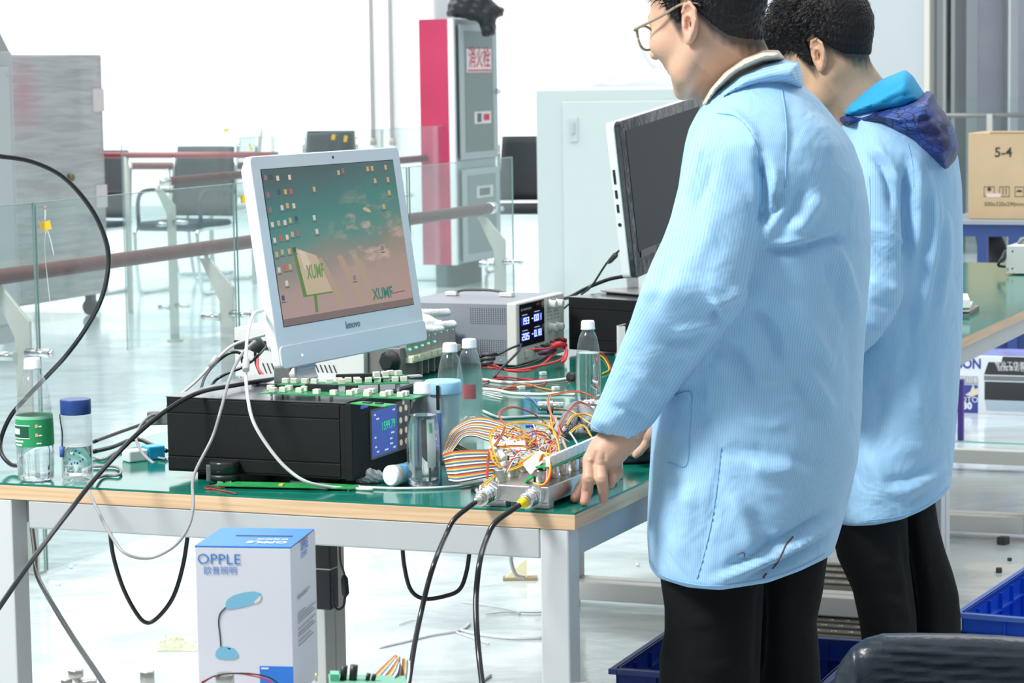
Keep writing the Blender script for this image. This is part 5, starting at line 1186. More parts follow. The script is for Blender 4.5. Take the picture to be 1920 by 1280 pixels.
# rainbow ribbon cable
RB = [(0.22, 0.10, 0.05), (0.70, 0.06, 0.03), (0.85, 0.20, 0.02), (0.85, 0.60, 0.05), (0.20, 0.45, 0.22), (0.05, 0.12, 0.42), (0.10, 0.10, 0.16), (0.85, 0.85, 0.83), (0.80, 0.80, 0.80), (0.03, 0.03, 0.03)]
rbm = [mat('ribbon strand %s' % 'abcdefghij'[i], c, 0.5) for i, c in enumerate(RB)]
def ribbon(rows, parent, n_str=40, name='ribbon'):
    A = spline([V(*r_[0]) for r_ in rows], 8); C_ = spline([V(*r_[1]) for r_ in rows], 8); b = B()
    for k in range(n_str):
        t0, t1 = k / n_str, (k + 1) / n_str
        vs = []
        for a, c in zip(A, C_): vs += [a + (c - a) * t0, a + (c - a) * t1]
        b.add(vs, [(2 * j, 2 * j + 1, 2 * j + 3, 2 * j + 2) for j in range(len(A) - 1)], k % 10, True)
    o = obj(name, b, rbm, parent); md = o.modifiers.new('thickness', 'SOLIDIFY'); md.thickness = 0.0011; md.offset = 0
    return o
q = G(865, 905, TZ)
t = thing('ribbon_cable', q, 'wide rainbow striped ribbon cable folded back on itself between bottle and wires', 'ribbon cable')
ribbon([((830, 852, 4.40), (842, 902, 4.33)), ((850, 846, 4.37), (860, 904, 4.32)), ((885, 844, 4.38), (890, 899, 4.33)), ((920, 845, 4.39), (922, 893, 4.35)), ((955, 852, 4.40), (955, 888, 4.37))], t, 40, 'lower_run')
ribbon([((829, 852, 4.40), (843, 855, 4.375)), ((836, 826, 4.45), (856, 836, 4.40)), ((850, 803, 4.50), (870, 820, 4.42)), ((878, 786, 4.55), (890, 818, 4.43)), ((905, 782, 4.56), (918, 827, 4.42)), ((935, 790, 4.55), (955, 832, 4.42)), ((965, 798, 4.53), (995, 842, 4.41)), ((1000, 822, 4.50), (1024, 846, 4.42))], t, 40, 'upper_run')
ribbon([((855, 832, 4.44), (838, 848, 4.42)), ((868, 838, 4.43), (850, 850, 4.42)), ((882, 846, 4.42), (866, 852, 4.41))], t, 20, 'fold')
obj('socket_block', B().box(Fr(G(905, 868, TZ + 0.02), 0), -0.022, 0.02, 0, 0.02, 0, 0.022), blackp, t, bevel=0.001)
# steel fittings behind the wires
def fitting(px, py, d, L_, lab, sc=1.0):
    a = G(px, py, TZ); a = a + K * 0.0135 * sc; d = np.asarray(d, float); d /= np.linalg.norm(d)
    tt = thing('steel_fitting', a - K * 0.0135 * sc, lab, 'fitting', 'loose steel fittings')
    obj('barrel', B().lathe(a, [(0.008 * sc, 0), (0.011 * sc, 0.002), (0.011 * sc, L_ * .35), (0.0095 * sc, L_ * .38), (0.0095 * sc, L_ * .62), (0.0105 * sc, L_ * .65), (0.0105 * sc, L_)], 20, d), chrome, tt)
    obj('nut', B().lathe(a + d * L_ * 0.36, [(0.0135 * sc, 0), (0.0135 * sc, L_ * 0.24)], 6, d), capst, tt)
fitting(1008, 772, (1, -0.15, 0), 0.055, 'steel fitting with white hexagon nut behind the wire loops, left of three', 0.9)
fitting(1066, 782, (1, 0.1, 0), 0.055, 'steel fitting lying near the sleeve cuff, middle of three', 0.95)
fitting(1096, 768, (1, -0.5, 0), 0.04, 'short steel fitting half under the sleeve, farthest of three', 0.9)
q = G(1085, 828, TZ); meshm = mat('braided grey sleeve', (0.22, 0.23, 0.24), 0.3, 0.6, bump=0.9, bscale=160)
obj('braided_sleeve', B().tube(spline([G(1062, 825, TZ) + K * 0.02, G(1075, 800, TZ) + K * 0.03, G(1095, 800, TZ) + K * 0.03, G(1112, 822, TZ) + K * 0.02]), 0.018, 14), meshm, label='coil of braided grey sleeving behind the hand', cat='sleeve')
obj('blue_clamp', B().box(Fr(G(995, 800, TZ), 0), -0.01, 0.01, 0, 0.05, 0, 0.003), mat('blue plastic', (0.03, 0.10, 0.6), 0.4), label='small blue plastic strip on the mat behind the wires', cat='strip')
# wires across the mat, mid
def mcable(pts, r, mm, lab, h=0.003, grp=None, cat='cable', name='loose_wire'):
    return cable(name, [G(x, y, TZ + h) for x, y in pts], r, mm, lab, cat, group=grp)
mcable([(905, 711), (940, 716), (985, 717), (1040, 713), (1075, 708)], 0.0036, whitew, 'white cable lying across the mat behind the single bottle')
mcable([(905, 729), (930, 731), (960, 737), (1010, 739), (1050, 738), (1078, 739)], 0.0036, whitew, 'white sleeved cable across the mat, nearer of the two')
mcable([(905, 716), (925, 712), (945, 709), (925, 704), (960, 708), (1000, 712), (1020, 712), (1018, 720), (990, 724), (960, 726), (930, 729)], 0.002, redw, 'thin red wire snaking over the white cable on the mat')
mcable([(935, 732), (965, 722), (990, 720), (1010, 726), (1040, 732)], 0.0014, orange, 'thin orange wire on the mat with two white plugs')
mcable([(905, 722), (940, 728), (975, 728), (1010, 722), (1050, 718), (1072, 716)], 0.0014, brown, 'thin brown wire on the mat beside the white cable')
for i, (x, y) in enumerate(((977, 727), (1042, 728), (1018, 700))):
    obj('white_plug', B().box(Fr(G(x, y + 3, TZ), 30), -0.008, 0.008, -0.006, 0.006, 0, 0.008), wso, bevel=0.001,
        label=('small white plug on the mat, left one near the red wires', 'small white plug on the mat beside the single bottle', 'tiny white scrap on the mat in front of the power supply')[i], cat='plug', group='small white plugs')
obj('black_ring', B().lathe(G(1073, 717, TZ) + K * 0.013, [(0.006, 0), (0.012, 0), (0.012, 0.008), (0.006, 0.008)], 20, (-0.5, -1, 0.2)), blackp, label='small black round plug lying just left of the single bottle', cat='plug')
mcable([(1122, 660), (1135, 668), (1145, 690), (1150, 705)], 0.0016, redw, 'thin red wire beside the white carton', 0.004)
mcable([(1121, 663), (1133, 672), (1142, 692), (1130, 700)], 0.0016, yell, 'thin yellow wire beside the white carton', 0.004)
mcable([(905, 770), (935, 782), (970, 782), (1010, 780), (1060, 782)], 0.003, mat('pale grey tube', (0.6, 0.68, 0.66), 0.4), 'pale tube crossing the mat behind the wire tangle')
mcable([(985, 742), (1000, 750), (1008, 760), (1018, 764)], 0.0018, bluew, 'short blue wire ending at the steel fittings')
obj('wire_ends', B().tube([G(905, 736, TZ + .004), G(943, 744, TZ + .002)], 0.0012, 5).tube([G(905, 739, TZ + .004), G(940, 748, TZ + .002)], 0.0012, 5).tube([G(906, 733, TZ + .004), G(940, 737, TZ + .003)], 0.0012, 5), [whitew],
    label='frayed bare wire ends beside the bottle pair', cat='wires')
mcable([(545, 903), (700, 914), (790, 915), (860, 911), (905, 903)], 0.0024, whitew, 'white cord lying along the front of the mat to the sensor block', 0.003)
obj('strain_relief', B().tube([G(893, 917, TZ + 0.004), G(899, 925, TZ + 0.008), G(902, 912, TZ + 0.012)], 0.0035, 8), wso, label='small white cable tie beside the steel sensor block', cat='tie')

# ---- big cables, left
whc = mat('white cable', (0.72, 0.72, 0.68), 0.3); gyc = mat('grey cable', (0.30, 0.30, 0.31), 0.3)
cable('black_cable', [V(-30, 292, 4.3), V(0, 293, 4.3), V(60, 303, 4.32), (V(120, 333, 4.34)), V(170, 390, 4.36), V(198, 450, 4.38), V(203, 500, 4.4), V(190, 560, 4.45), V(160, 617, 4.5), V(125, 665, 4.56), V(93, 700, 4.62), V(50, 745, 4.68), V(20, 780, 4.7), V(2, 822, 4.7), V(3, 850, 4.68), V(20, 870, 4.66), V(40, 873, 4.64)], 0.0042, rubber, 'black cable arching high at the left edge and dropping behind the green labelled bottle', n=10)
cable('black_cable', [V(-30, 1180, 3.9), V(0, 1136, 3.95), V(60, 1050, 4.05), V(130, 958, 4.2), V(180, 895, 4.28), V(250, 820, 4.4), V(318, 765, 4.45), V(375, 735, 4.5), V(440, 722, 4.6), V(500, 712, 4.7), V(540, 706, 4.8)], 0.0042, rubber, 'black cable running up from the lower left corner over the black instrument', n=10)
cable('grey_cable', [V(478, 640, 4.72), V(455, 662, 4.6), V(432, 705, 4.45), V(415, 765, 4.38), V(398, 820, 4.36), V(370, 875, 4.33), V(361, 905, 4.3), V(362, 950, 4.25), V(352, 990, 4.22), V(325, 1025, 4.2), V(280, 1046, 4.2), V(235, 1037, 4.2), V(208, 1003, 4.23), V(185, 960, 4.28), V(165, 910, 4.36), G(190, 893, TZ + .004), G(222, 890, TZ + .004), G(226, 882, TZ + .004), G(215, 874, TZ + .004), G(175, 874, TZ + .004)], 0.0028, gyc, 'grey cable hanging over the front edge of the bench in a loop', n=8)
cable('white_cable', [V(493, 582, 4.62), V(475, 590, 4.55), V(464, 630, 4.48), V(461, 690, 4.42), V(464, 740, 4.38), V(475, 790, 4.36), V(505, 840, 4.36), V(540, 880, 4.36), V(580, 905, 4.36), G(640, 915, TZ + .003), G(700, 917, TZ + .003)], 0.003, whc, 'white cable from the side of the white computer down across the black instrument', n=10)
obj('ferrite_bead', B().tube([V(461.5, 674, 4.42), V(461, 694, 4.40)], 0.0062, 12), mat('grey sleeve', (0.45, 0.45, 0.45), 0.5), bevel=0.001, label='grey sleeve clamped on the white cable left of the computer', cat='clip')
cable('white_cable', [V(496, 628, 4.8), V(470, 635, 4.75), V(435, 648, 4.72), V(405, 675, 4.72), V(370, 712, 4.72), V(335, 742, 4.7)], 0.0028, whc, 'thin white cable sloping down left behind the black instrument')
obj('ferrite_bead', B().tube([V(408, 669, 4.71), V(393, 688, 4.71)], 0.006, 12), mat('grey sleeve', (0.45, 0.45, 0.45), 0.5), label='grey sleeve on the thin sloping white cable', cat='clip')
cable('black_cable', [V(375, 735, 4.8), V(385, 705, 4.85), V(405, 680, 4.9), V(430, 662, 4.9), V(450, 662, 4.9), V(455, 680, 4.9)], 0.003, rubber, 'thin black cable curving up behind the black instrument, outer one')
cable('black_cable', [V(392, 732, 4.82), V(405, 712, 4.85), V(430, 698, 4.85), V(455, 688, 4.85), V(480, 670, 4.85), V(500, 648, 4.9)], 0.0028, rubber, 'thin black cable curving up behind the black instrument, inner one')
obj('black_connector', B().tube([V(470, 640, 4.85), V(480, 645, 4.85), V(492, 655, 4.85)], [0.012, 0.016, 0.010], 10), darkg, label='black cable connector beside the lower left corner of the computer', cat='connector')
cable('power_lead', [V(478, 650, 5.2), V(480, 680, 5.2), V(490, 705, 5.2)], 0.003, rubber, 'black lead hanging in front of the slotted case')
cable('power_lead', [V(483, 668, 5.2), V(484, 690, 5.15), V(500, 710, 5.1)], 0.003, redp, 'red lead hanging in front of the slotted case')
mcable([(176, 828), (230, 808), (280, 791), (312, 782)], 0.0038, rubber, 'black cable on the mat running into the back of the instrument, upper one', 0.01, name='black_cable')
mcable([(176, 846), (210, 838), (240, 826), (262, 824), (290, 836), (312, 845)], 0.0042, rubber, 'black cable on the mat running into the back of the instrument, lower one', 0.01, name='black_cable')
mcable([(176, 857), (195, 860), (220, 846), (260, 846), (290, 856), (310, 860)], 0.0024, gyc, 'thin grey cable wriggling on the mat beside the blue lidded tumbler', 0.004, name='grey_cable')
cable('grey_cable', [V(312, 783, 4.62), V(285, 778, 4.6), V(262, 800, 4.58), V(256, 825, 4.55), V(268, 850, 4.52), V(285, 866, 4.5), V(290, 868, 4.5)], 0.0028, gyc, 'grey cable curling down beside the black instrument')
obj('vga_connector', B().box(Fr(V(297, 783, 4.62), 5), -0.02, 0.022, -0.01, 0.01, -0.012, 0.012).tube([V(295, 783, 4.62), V(284, 783, 4.62)], 0.006, 10), mat('connector grey', (0.22, 0.23, 0.23), 0.5), bevel=0.002, label='grey plug in the left end of the black instrument', cat='connector')
f = Fr(G(278, 862, TZ), 35)
t = thing('packet', G(278, 862, TZ), 'small blue and white plastic packet on the mat left of the black instrument', 'packet')
obj('white_part', B().box(f, -0.045, -0.005, -0.012, 0.02, 0.0, 0.022), mat('packet white', (0.72, 0.78, 0.78), 0.35), t, bevel=0.003)
obj('blue_part', B().box(f, -0.005, 0.03, -0.012, 0.02, 0.0, 0.026), mat('packet blue', (0.02, 0.32, 0.62), 0.3), t, bevel=0.003)

# ------------------------------------------------------------------ below the bench
cable('hanging_cable', [V(205, 985, 4.9), V(212, 1040, 4.9), V(230, 1100, 4.9), V(255, 1148, 4.9), V(275, 1167, 4.9), V(298, 1155, 4.9), V(325, 1118, 4.9), V(343, 1060, 4.9), V(354, 990, 4.9)], 0.0042, rubber, 'black cable sagging in a loop under the bench between left leg and lamp box')
cable('hanging_cable', [V(58, 975, 4.7), V(65, 1030, 4.6), V(70, 1078, 4.5), V(100, 1135, 4.3), V(140, 1200, 4.1), V(190, 1275, 3.8), V(215, 1320, 3.7)], 0.0046, rubber, 'black cable running from under the left end of the bench down to the foreground')
cable('hanging_cable', [V(754, 1015, 5.4), V(758, 1060, 5.4), V(770, 1105, 5.4), V(795, 1122, 5.4), V(835, 1117, 5.4), V(862, 1104, 5.4), V(875, 1070, 5.4), V(882, 1020, 5.4)], 0.0046, rubber, 'black cable sagging in a square loop under the bench right of the steel leg')
cable('hanging_cable', [V(958, 1030, 6.6), V(959, 1055, 6.6), V(968, 1078, 6.6), V(985, 1083, 6.6)], 0.005, whc, 'white cable loop under the bench beside the white leg')
q = BF(1.20 - 0.05, BW - 0.03, 0.50); f = Fr((q[0], q[1], 0.50), ax=-W, ay=U)
xa = along(f(0, -0.02, 0), -W, 588); xb = along(f(0, -0.02, 0), -W, 638)
t = thing('power_adapter', q, 'black power adapter hanging against the bench leg behind the lamp box', 'power adapter')
z1_ = V(600, 1006, 5.7)[2]; z0_ = V(600, 1106, 5.7)[2]
f = Fr((q[0], q[1], 0), ax=-W, ay=U)
obj('brick', B().box(f, xa, xb, -0.075, -0.035, z0_, z1_ + 0.02), blackp, t, bevel=0.003)
obj('cable_tie', B().box(f, xa - 0.001, xb + 0.001, -0.077, -0.034, z0_ + 0.088, z0_ + 0.091), steelw, t)
Yq = f((xa + xb) / 2, -0.09, 0)[1]
obj('cord', B().tube(spline([V(637, 1010, Yq), V(638, 1050, Yq), V(644, 1070, Yq), V(647, 1080, Yq)]), 0.0022, 8), rubber, t)
obj('inline_plug', B().tube([V(645, 1078, Yq), V(646, 1085, Yq), V(648, 1112, Yq), V(647, 1118, Yq)], [0.004, 0.008, 0.008, 0.004], 10), blackp, t)
obj('cord', B().tube(spline([V(647, 1118, Yq), V(644, 1136, Yq), V(633, 1142, Yq), V(625, 1130, Yq), V(625, 1108, Yq)]), 0.0028, 8), rubber, t)
# floor litter
tie = mat('white plastic', (0.82, 0.86, 0.87), 0.4)
for i, (pts, lab) in enumerate((([(711, 1213), (760, 1202), (810, 1190), (862, 1181), (881, 1169)], 'white cable tie lying on the floor under the bench, longest one'),
        ([(864, 1181), (905, 1190), (960, 1196), (1019, 1195)], 'white cable tie on the floor pointing at the right front leg'),
        ([(855, 1184), (870, 1190), (916, 1206)], 'short thin white tie branching off the longest one'),
        ([(866, 1128), (910, 1134), (960, 1144), (975, 1150)], 'thin white tie on the floor farther back under the bench'),
        ([(910, 1151), (950, 1147), (1000, 1148), (1020, 1147)], 'thin white tie beside the farther one'),
        ([(748, 1170), (770, 1163), (785, 1161)], 'short white tie left of the others'), ([(898, 1280), (920, 1265)], 'white plastic scrap at the bottom edge of the frame'))):
    P = [G(x, y, 0.004) for x, y in pts]
    obj('cable_tie', B().tube(spline(P, 5), 0.004 if i in (0, 1, 6) else 0.0022, 6), tie, label=lab, cat='cable tie', group='cable ties on the floor')
for i, (x, y, s_, c_) in enumerate(((133, 1065, .012, tie), (110, 1097, .012, tie), (1195, 1061, .012, tie), (1085, 1075, .012, redp), (1881, 1020, .03, darkg), (1873, 1073, .018, darkg), (1893, 1051, .012, darkg))):
    q = G(x, y, 0)
    obj('floor_scrap', B().box(Fr(q, 20 + 30 * i), -s_ / 2, s_ / 2, -s_ / 2, s_ / 2, 0, s_ * 0.8), c_, bevel=0.003, cat='scrap', group='scraps on the floor',
        label=('white foam scrap on the floor near the left bench leg, farther one', 'white foam scrap on the floor near the left bench leg, nearer one', 'white scrap on the floor right of the bench leg', 'small red scrap on the floor by the white beam', 'largest dark lump on the floor behind the blue crate', 'dark lump on the floor nearest the blue crate', 'tiny dark lump on the floor between the two others')[i])
bb = B(); nx_, ny_ = 34, 12; vs = []; q = G(290, 1222, 0); f = Fr(q, -3)
for j in range(ny_):
    for i in range(nx_):
        x = 0.13 * i / (nx_ - 1); y = 0.09 * j / (ny_ - 1)
        env = np.interp(x, [0, 0.02, 0.05, 0.075, 0.13], [0.005, 0.035, 0.03, 0.012, 0.022]) * math.sin(PI * (j + 0.4) / ny_)
        vs.append(f(x + 0.004 * math.sin(y * 200 + i), y, 0.002 + env * (0.55 + 0.45 * abs(math.sin(x * 160 + y * 90) * math.sin(x * 75 - y * 210)))))
bb.add(vs, [(j * nx_ + i, j * nx_ + i + 1, (j + 1) * nx_ + i + 1, (j + 1) * nx_ + i) for j in range(ny_ - 1) for i in range(nx_ - 1)])
obj('plastic_bag', bb, glass_mat('yellowish film', (0.93, 0.94, 0.75), 0.5, 0.45, (0.85, 0.85, 0.62)), label='crumpled yellowish clear bag on the floor left of the lamp box', cat='plastic bag')
q = G(943, 1088, 0); f = Fr(q, 0)
t = thing('cardboard_piece', q, 'folded yellow and brown cardboard piece on the floor behind the white bench leg', 'cardboard')
obj('flap', B().add([f(0.0, 0.0, 0.002), f(0.07, 0, 0.002), f(0.07, 0.02, 0.06), f(0.035, 0.02, 0.04)], [(0, 1, 2, 3)]), mat('pale yellow card', (0.75, 0.72, 0.5), 0.7), t)
obj('base', B().box(f, 0.0, 0.10, -0.01, 0.03, 0, 0.008), mat('brown card', (0.35, 0.27, 0.16), 0.7), t)
# metal tread planks behind the second person's legs
tread = mat('anodised tread', (0.30, 0.30, 0.29), 0.35, 0.8)
for i, (ya, yb, lab) in enumerate(((1108, 1062, 'ribbed metal tread plank lying on the floor behind the white beam'), (1202, 1160, 'ribbed metal tread plank on the floor in front of the white beam'))):
    a = G(1500, ya, 0); b_ = G(1500, yb, 0); dep = (b_ - a) @ U / 1.0
    f = Fr(a, ax=-W, ay=U)
    t = thing('tread_plank', f(0, 0, 0), lab, 'plank', 'metal tread planks')
    obj('plank', B().box(f, -0.12, 0.28, 0, max(dep, 0.2), 0.0, 0.02), tread, t, bevel=0.002)
    D_ = max(dep, 0.2)
    for k in range(4): obj('rib', B().box(f, -0.12, 0.28, 0.02 + k * D_ / 4, 0.02 + k * D_ / 4 + 0.012, 0.02, 0.026), tread, t, bevel=0.002)
    bmp = B()
    for k in range(4):
        for j in range(9): bmp.sphere(f(-0.10 + j * 0.044, 0.05 + k * D_ / 4, 0.021), (0.008, 0.005, 0.003), 8)
    obj('grip_bumps', bmp, chrome, t)

# ------------------------------------------------------------------ blue crates
bl_m = mat('blue crate plastic', (0.012, 0.10, 0.62), 0.35, var=0.05, scale=10); bl_d = mat('dark blue crate plastic', (0.01, 0.045, 0.30), 0.35)
def crate(corner, ax_, ay_, L_, D_, H_, mm, lab):
    """corner: nearest outer corner on the floor; walls flare a little"""
    f = Fr(corner, ax=ax_, ay=ay_)
    t = thing('plastic_crate', corner, lab, 'crate', 'blue plastic crates on the floor')
    w_ = 0.006
    obj('floor_plate', B().box(f, 0.02, L_ - 0.02, 0.02, D_ - 0.02, 0.004, 0.012), mm, t)
    for nm, (x0_, x1_, y0_, y1_) in (('side_wall', (0, L_, 0, w_)), ('side_wall', (0, L_, D_ - w_, D_)), ('end_wall', (0, w_, 0, D_)), ('end_wall', (L_ - w_, L_, 0, D_))):
        wl = obj(nm, B().box(f, x0_, x1_, y0_, y1_, 0.0, H_), mm, t)
        hx_ = x1_ - x0_ > 0.1
        n_ = int((L_ if hx_ else D_) / 0.09)
        for k in range(1, n_):
            s_ = k / n_ * (L_ if hx_ else D_)
            for sgn in (-1, 1):
                e0 = (-0.008 if sgn < 0 else w_)
                if hx_: bx = (s_ - 0.002, s_ + 0.002, y0_ + e0, y0_ + e0 + 0.008)
                else: bx = (x0_ + e0, x0_ + e0 + 0.008, s_ - 0.002, s_ + 0.002)
                obj('rib', B().box(f, bx[0], bx[1], bx[2], bx[3], 0.01, H_ - 0.01), mm, wl)
        obj('ledge', B().box(f, x0_ - 0.008, x1_ + 0.008, y0_ - 0.008, y1_ + 0.008, H_ * 0.70, H_ * 0.73), mm, wl)
    rm = B()
    for (x0_, x1_, y0_, y1_) in ((-0.014, L_ + 0.014, -0.014, w_), (-0.014, L_ + 0.014, D_ - w_, D_ + 0.014), (-0.014, w_, w_, D_ - w_), (L_ - w_, L_ + 0.014, w_, D_ - w_)): rm.box(f, x0_, x1_, y0_, y1_, H_ - 0.012, H_)
    obj('rim', rm, mat('worn crate rim', (0.10, 0.20, 0.62), 0.45) if mm is bl_m else mat('worn dark crate rim', (0.06, 0.10, 0.34), 0.45), t, bevel=0.002)
    return t
hC = 0.18
r1 = G(1803, 1147, hC); r2_ = G(1920, 1069, hC); r3 = G(1920, 1163, hC)
uu = (r2_ - r1); uu /= np.linalg.norm(uu); vv = np.array([uu[1], -uu[0], 0])
f_o = np.array([r1[0], r1[1], 0]); crate(f_o + vv * 0.42, uu, -vv, 0.60, 0.42, hC, bl_m, 'bright blue crate on the floor at the right edge, behind the leather chair')
r1 = G(1155, 1252, 0.16); r2_ = G(1236, 1197, 0.16); uu = (r2_ - r1); uu /= np.linalg.norm(uu); vv = np.array([uu[1], -uu[0], 0])
crate(np.array([r1[0], r1[1], 0]) + vv * 0.46, uu, -vv, 0.42, 0.46, 0.16, bl_d, 'dark blue crate on the floor behind the legs of the nearer person')

# ------------------------------------------------------------------ right background
card = mat('brown cardboard', (0.56, 0.41, 0.25), 0.75, var=0.06, scale=8)
blk_ink = mat('black ink', (0.05, 0.045, 0.04), 0.8)
bz = 0.75; Yb = 11.9
q = V(1815, 407, Yb); tb = np.array([q[0], q[1], bz]); tf = Fr(tb, ax=-W, ay=U)
bt2 = thing('blue_bench', (tb[0], tb[1], 0), 'blue steel frame bench carrying the cardboard box marked 5-4', 'workbench')
blu = mat('blue steel', (0.03, 0.07, 0.24), 0.45)
g0 = Fr((tb[0], tb[1], 0), ax=-W, ay=U)
obj('tabletop', B().box(g0, -0.12, 1.6, -0.08, 0.8, bz - 0.02, bz), mat('grey worktop', (0.32, 0.35, 0.38), 0.4), bt2, bevel=0.002)
obj('apron', B().box(g0, -0.10, 1.58, -0.06, -0.02, bz - 0.075, bz - 0.02), blu, bt2)
for px_ in (1841, 1899):
    x_ = along(g0(0, -0.06, 0.6), -W, px_); obj('leg', B().box(g0, x_ - 0.022, x_ + 0.022, -0.06, -0.02, 0, bz - 0.075), blu, bt2)
obj('leg', B().box(g0, -0.10, -0.06, 0.7, 0.75, 0, bz - 0.02), blu, bt2)
cb_ = thing('cardboard_box', tb, 'brown cardboard box marked 5-4 on the blue bench', 'box')
zt_ = 1.46 - (246 - 118) * Yb / FL - bz
obj('carton', B().box(tf, 0, 0.50, 0, 0.32, 0.001, zt_), card, cb_, bevel=0.003)
obj('flap_seam', B().box(tf, 0.10, 0.50, -0.001, 0.02, zt_ - 0.004, zt_ + 0.003), mat('dark cardboard', (0.35, 0.24, 0.14), 0.8), cb_)
def tfx(px): return along(tf(0, 0, 0.2), -W, px)
def tz(py): return 1.46 - (py - 118) * Yb / FL - bz
text('5-4', 0.062, Fr(tf(tfx(1881), -0.0015, tz(283)), ax=-W, ay=U), blk_ink, cb_, 'marking', bold=0.001)
text('500x320x290mm', 0.026, Fr(tf(tfx(1883), -0.0015, tz(379)), ax=-W, ay=U), blk_ink, cb_, 'marking')
for a_, b2 in ((1845, 1865), (1874, 1893), (1903, 1920)):
    x0_, x1_ = tfx(a_), tfx(b2); b = B()
    for bx in ((x0_, x1_, tz(347), tz(346)), (x0_, x1_, tz(365), tz(364)), (x0_, x0_ + 0.002, tz(365), tz(346)), (x1_ - 0.002, x1_, tz(365), tz(346))): b.box(tf, bx[0], bx[1], -0.0015, 0, bx[2], bx[3])
    xm = (x0_ + x1_) / 2
    if a_ == 1845: b.cyl(tf(xm, -0.0015, tz(351)), tf(xm, 0, tz(351)), 0.009, 12)
    elif a_ == 1874:
        for dx_ in (-0.008, 0.006): b.box(tf, xm + dx_, xm + dx_ + 0.003, -0.0015, 0, tz(361), tz(349))
    else: b.prism(Fr(tf(xm, 0, tz(356)), ax=-W, ay=K, az=-U), [(0.014 * math.cos(a), 0.010 * math.sin(a)) for a in np.linspace(0, PI, 9)], 0, 0.0015)
    obj('shipping_mark', b, blk_ink, cb_)
obj('tape_strip', B().box(tf, tfx(1850), tfx(1877), -0.002, -0.0002, tz(366), tz(359)), mat('pinkish tape', (0.72, 0.58, 0.58), 0.4), cb_)
# dark bag under the blue bench
def b2f(X, Y, Z): return pillow(X, Y, Z, [(1824, 435), (1850, 430), (1880, 445), (1890, 470), (1886, 490), (1855, 500), (1838, 470)], 12.3, 0.06, 0.12) + 0.008 * np.sin(X * 40) * np.sin(Z * 50)
p_ = V(1858, 465, 12.3); vs, q_ = surf(b2f, p_ - np.array([0.2, 0.2, 0.2]), p_ + np.array([0.2, 0.2, 0.2]), 0.016)
vmesh('dark_backpack', vs, q_, mat('backpack', (0.05, 0.045, 0.045), 0.8), label='dark bag hanging under the blue bench', cat='bag')
# white instrument on the far green bench
q = G(1887, 515, TZ); f = Fr((q[0], q[1], TZ), ax=-W, ay=U)
t = thing('white_instrument', q, 'white metal instrument box with two cables at the right edge of the far green bench', 'instrument')
obj('case', B().box(f, 0, 0.30, 0, 0.22, 0.004, 0.098), mat('instrument white', (0.62, 0.64, 0.62), 0.4), t, bevel=0.002)
for x_, z_ in ((0.02, 0.08), (0.02, 0.022)): obj('screw', B().cyl(f(x_, 0.001, z_), f(x_, -0.002, z_), 0.003, 8), darkg, t)
for x_ in (0.03, 0.27): obj('foot', B().cyl(f(x_, 0.1, 0), f(x_, 0.1, 0.005), 0.01, 10), rubber, t)
cable('coiled_cable', [V(1908, 457, 8.8), V(1915, 448, 8.8), V(1925, 446, 8.85), V(1935, 455, 8.85), V(1912, 455, 8.8)], 0.004, gyc, 'coiled grey cable on top of the white instrument')
cable('coiled_cable', [V(1886, 470, 8.75), V(1878, 485, 8.7), V(1872, 497, 8.7), V(1885, 500, 8.7)], 0.005, rubber, 'dark cable at the left side of the white instrument')
# note pads beside the second person
q = G(1818, 592, TZ); f = Fr((q[0], q[1], TZ), 75)
for i, (z0_, z1_, mm, lab) in enumerate(((0.0, 0.012, mat('grey book', (0.28, 0.25, 0.23), 0.6), 'grey brown note pad at the bottom of the small stack behind the second person'), (0.0125, 0.024, mat('cream pages', (0.75, 0.73, 0.66), 0.7), 'cream paged pad in the middle of the small stack'), (0.0245, 0.048, mat('white pages', (0.82, 0.84, 0.85), 0.7), 'white paper pile on top of the small stack'))):
    obj('note_pad', B().box(Fr(f.o, 72 + 5 * i), -0.01 * i, 0.2 - 0.01 * i, 0, 0.14, z0_, z1_), mm, bevel=0.0008, label=lab, cat='note pad', group='stack of pads on the bench')
# printer box on the floor
Yp = G(1830, 775, 0)[1]; q = G(1760, 773, 0); f = Fr(q, ax=-W, ay=U)
pb_ = thing('printer_box', q, 'white and blue printer carton on the floor under the green benches', 'box')
pz = lambda py: 1.46 - (py - 118) * Yp / FL
def pxx(px): return along(f(0, 0, 0.15), -W, px)
xr = pxx(2010)
obj('carton', B().box(f, 0, xr, 0, 0.30, 0.0, pz(665)), mat('carton white', (0.72, 0.76, 0.80), 0.5), pb_, bevel=0.002)
obj('top_print', B().box(f, 0.01, xr - 0.01, 0.02, 0.29, pz(665), pz(665) + 0.001), mat('violet print', (0.25, 0.28, 0.62), 0.5, var=0.3, scale=9), pb_)
navy2 = mat('navy print carton', (0.04, 0.06, 0.30), 0.5)
text('EPSON', 0.058, Fr(f(pxx(1806), -0.0012, pz(681)), ax=-W, ay=U), navy2, pb_, 'carton_lettering', bold=0.002, squash=0.86)
obj('label_panel', B().box(f, pxx(1760), pxx(1834), -0.0008, 0, pz(720), pz(704)), mat('grey print', (0.35, 0.37, 0.38), 0.5), pb_)
obj('label_panel', B().box(f, pxx(1740), pxx(1834), -0.0008, 0, pz(774), pz(721)), navy2, pb_)
text('PHOTO', 0.034, Fr(f(pxx(1808), -0.0015, pz(749)), ax=-W, ay=U), mat('white ink', (0.8, 0.82, 0.85), 0.6), pb_, 'carton_lettering')
text('30', 0.038, Fr(f(pxx(1814), -0.0015, pz(761)), ax=-W, ay=U), mat('white ink', (0.8, 0.82, 0.85), 0.6), pb_, 'carton_lettering', bold=0.002)
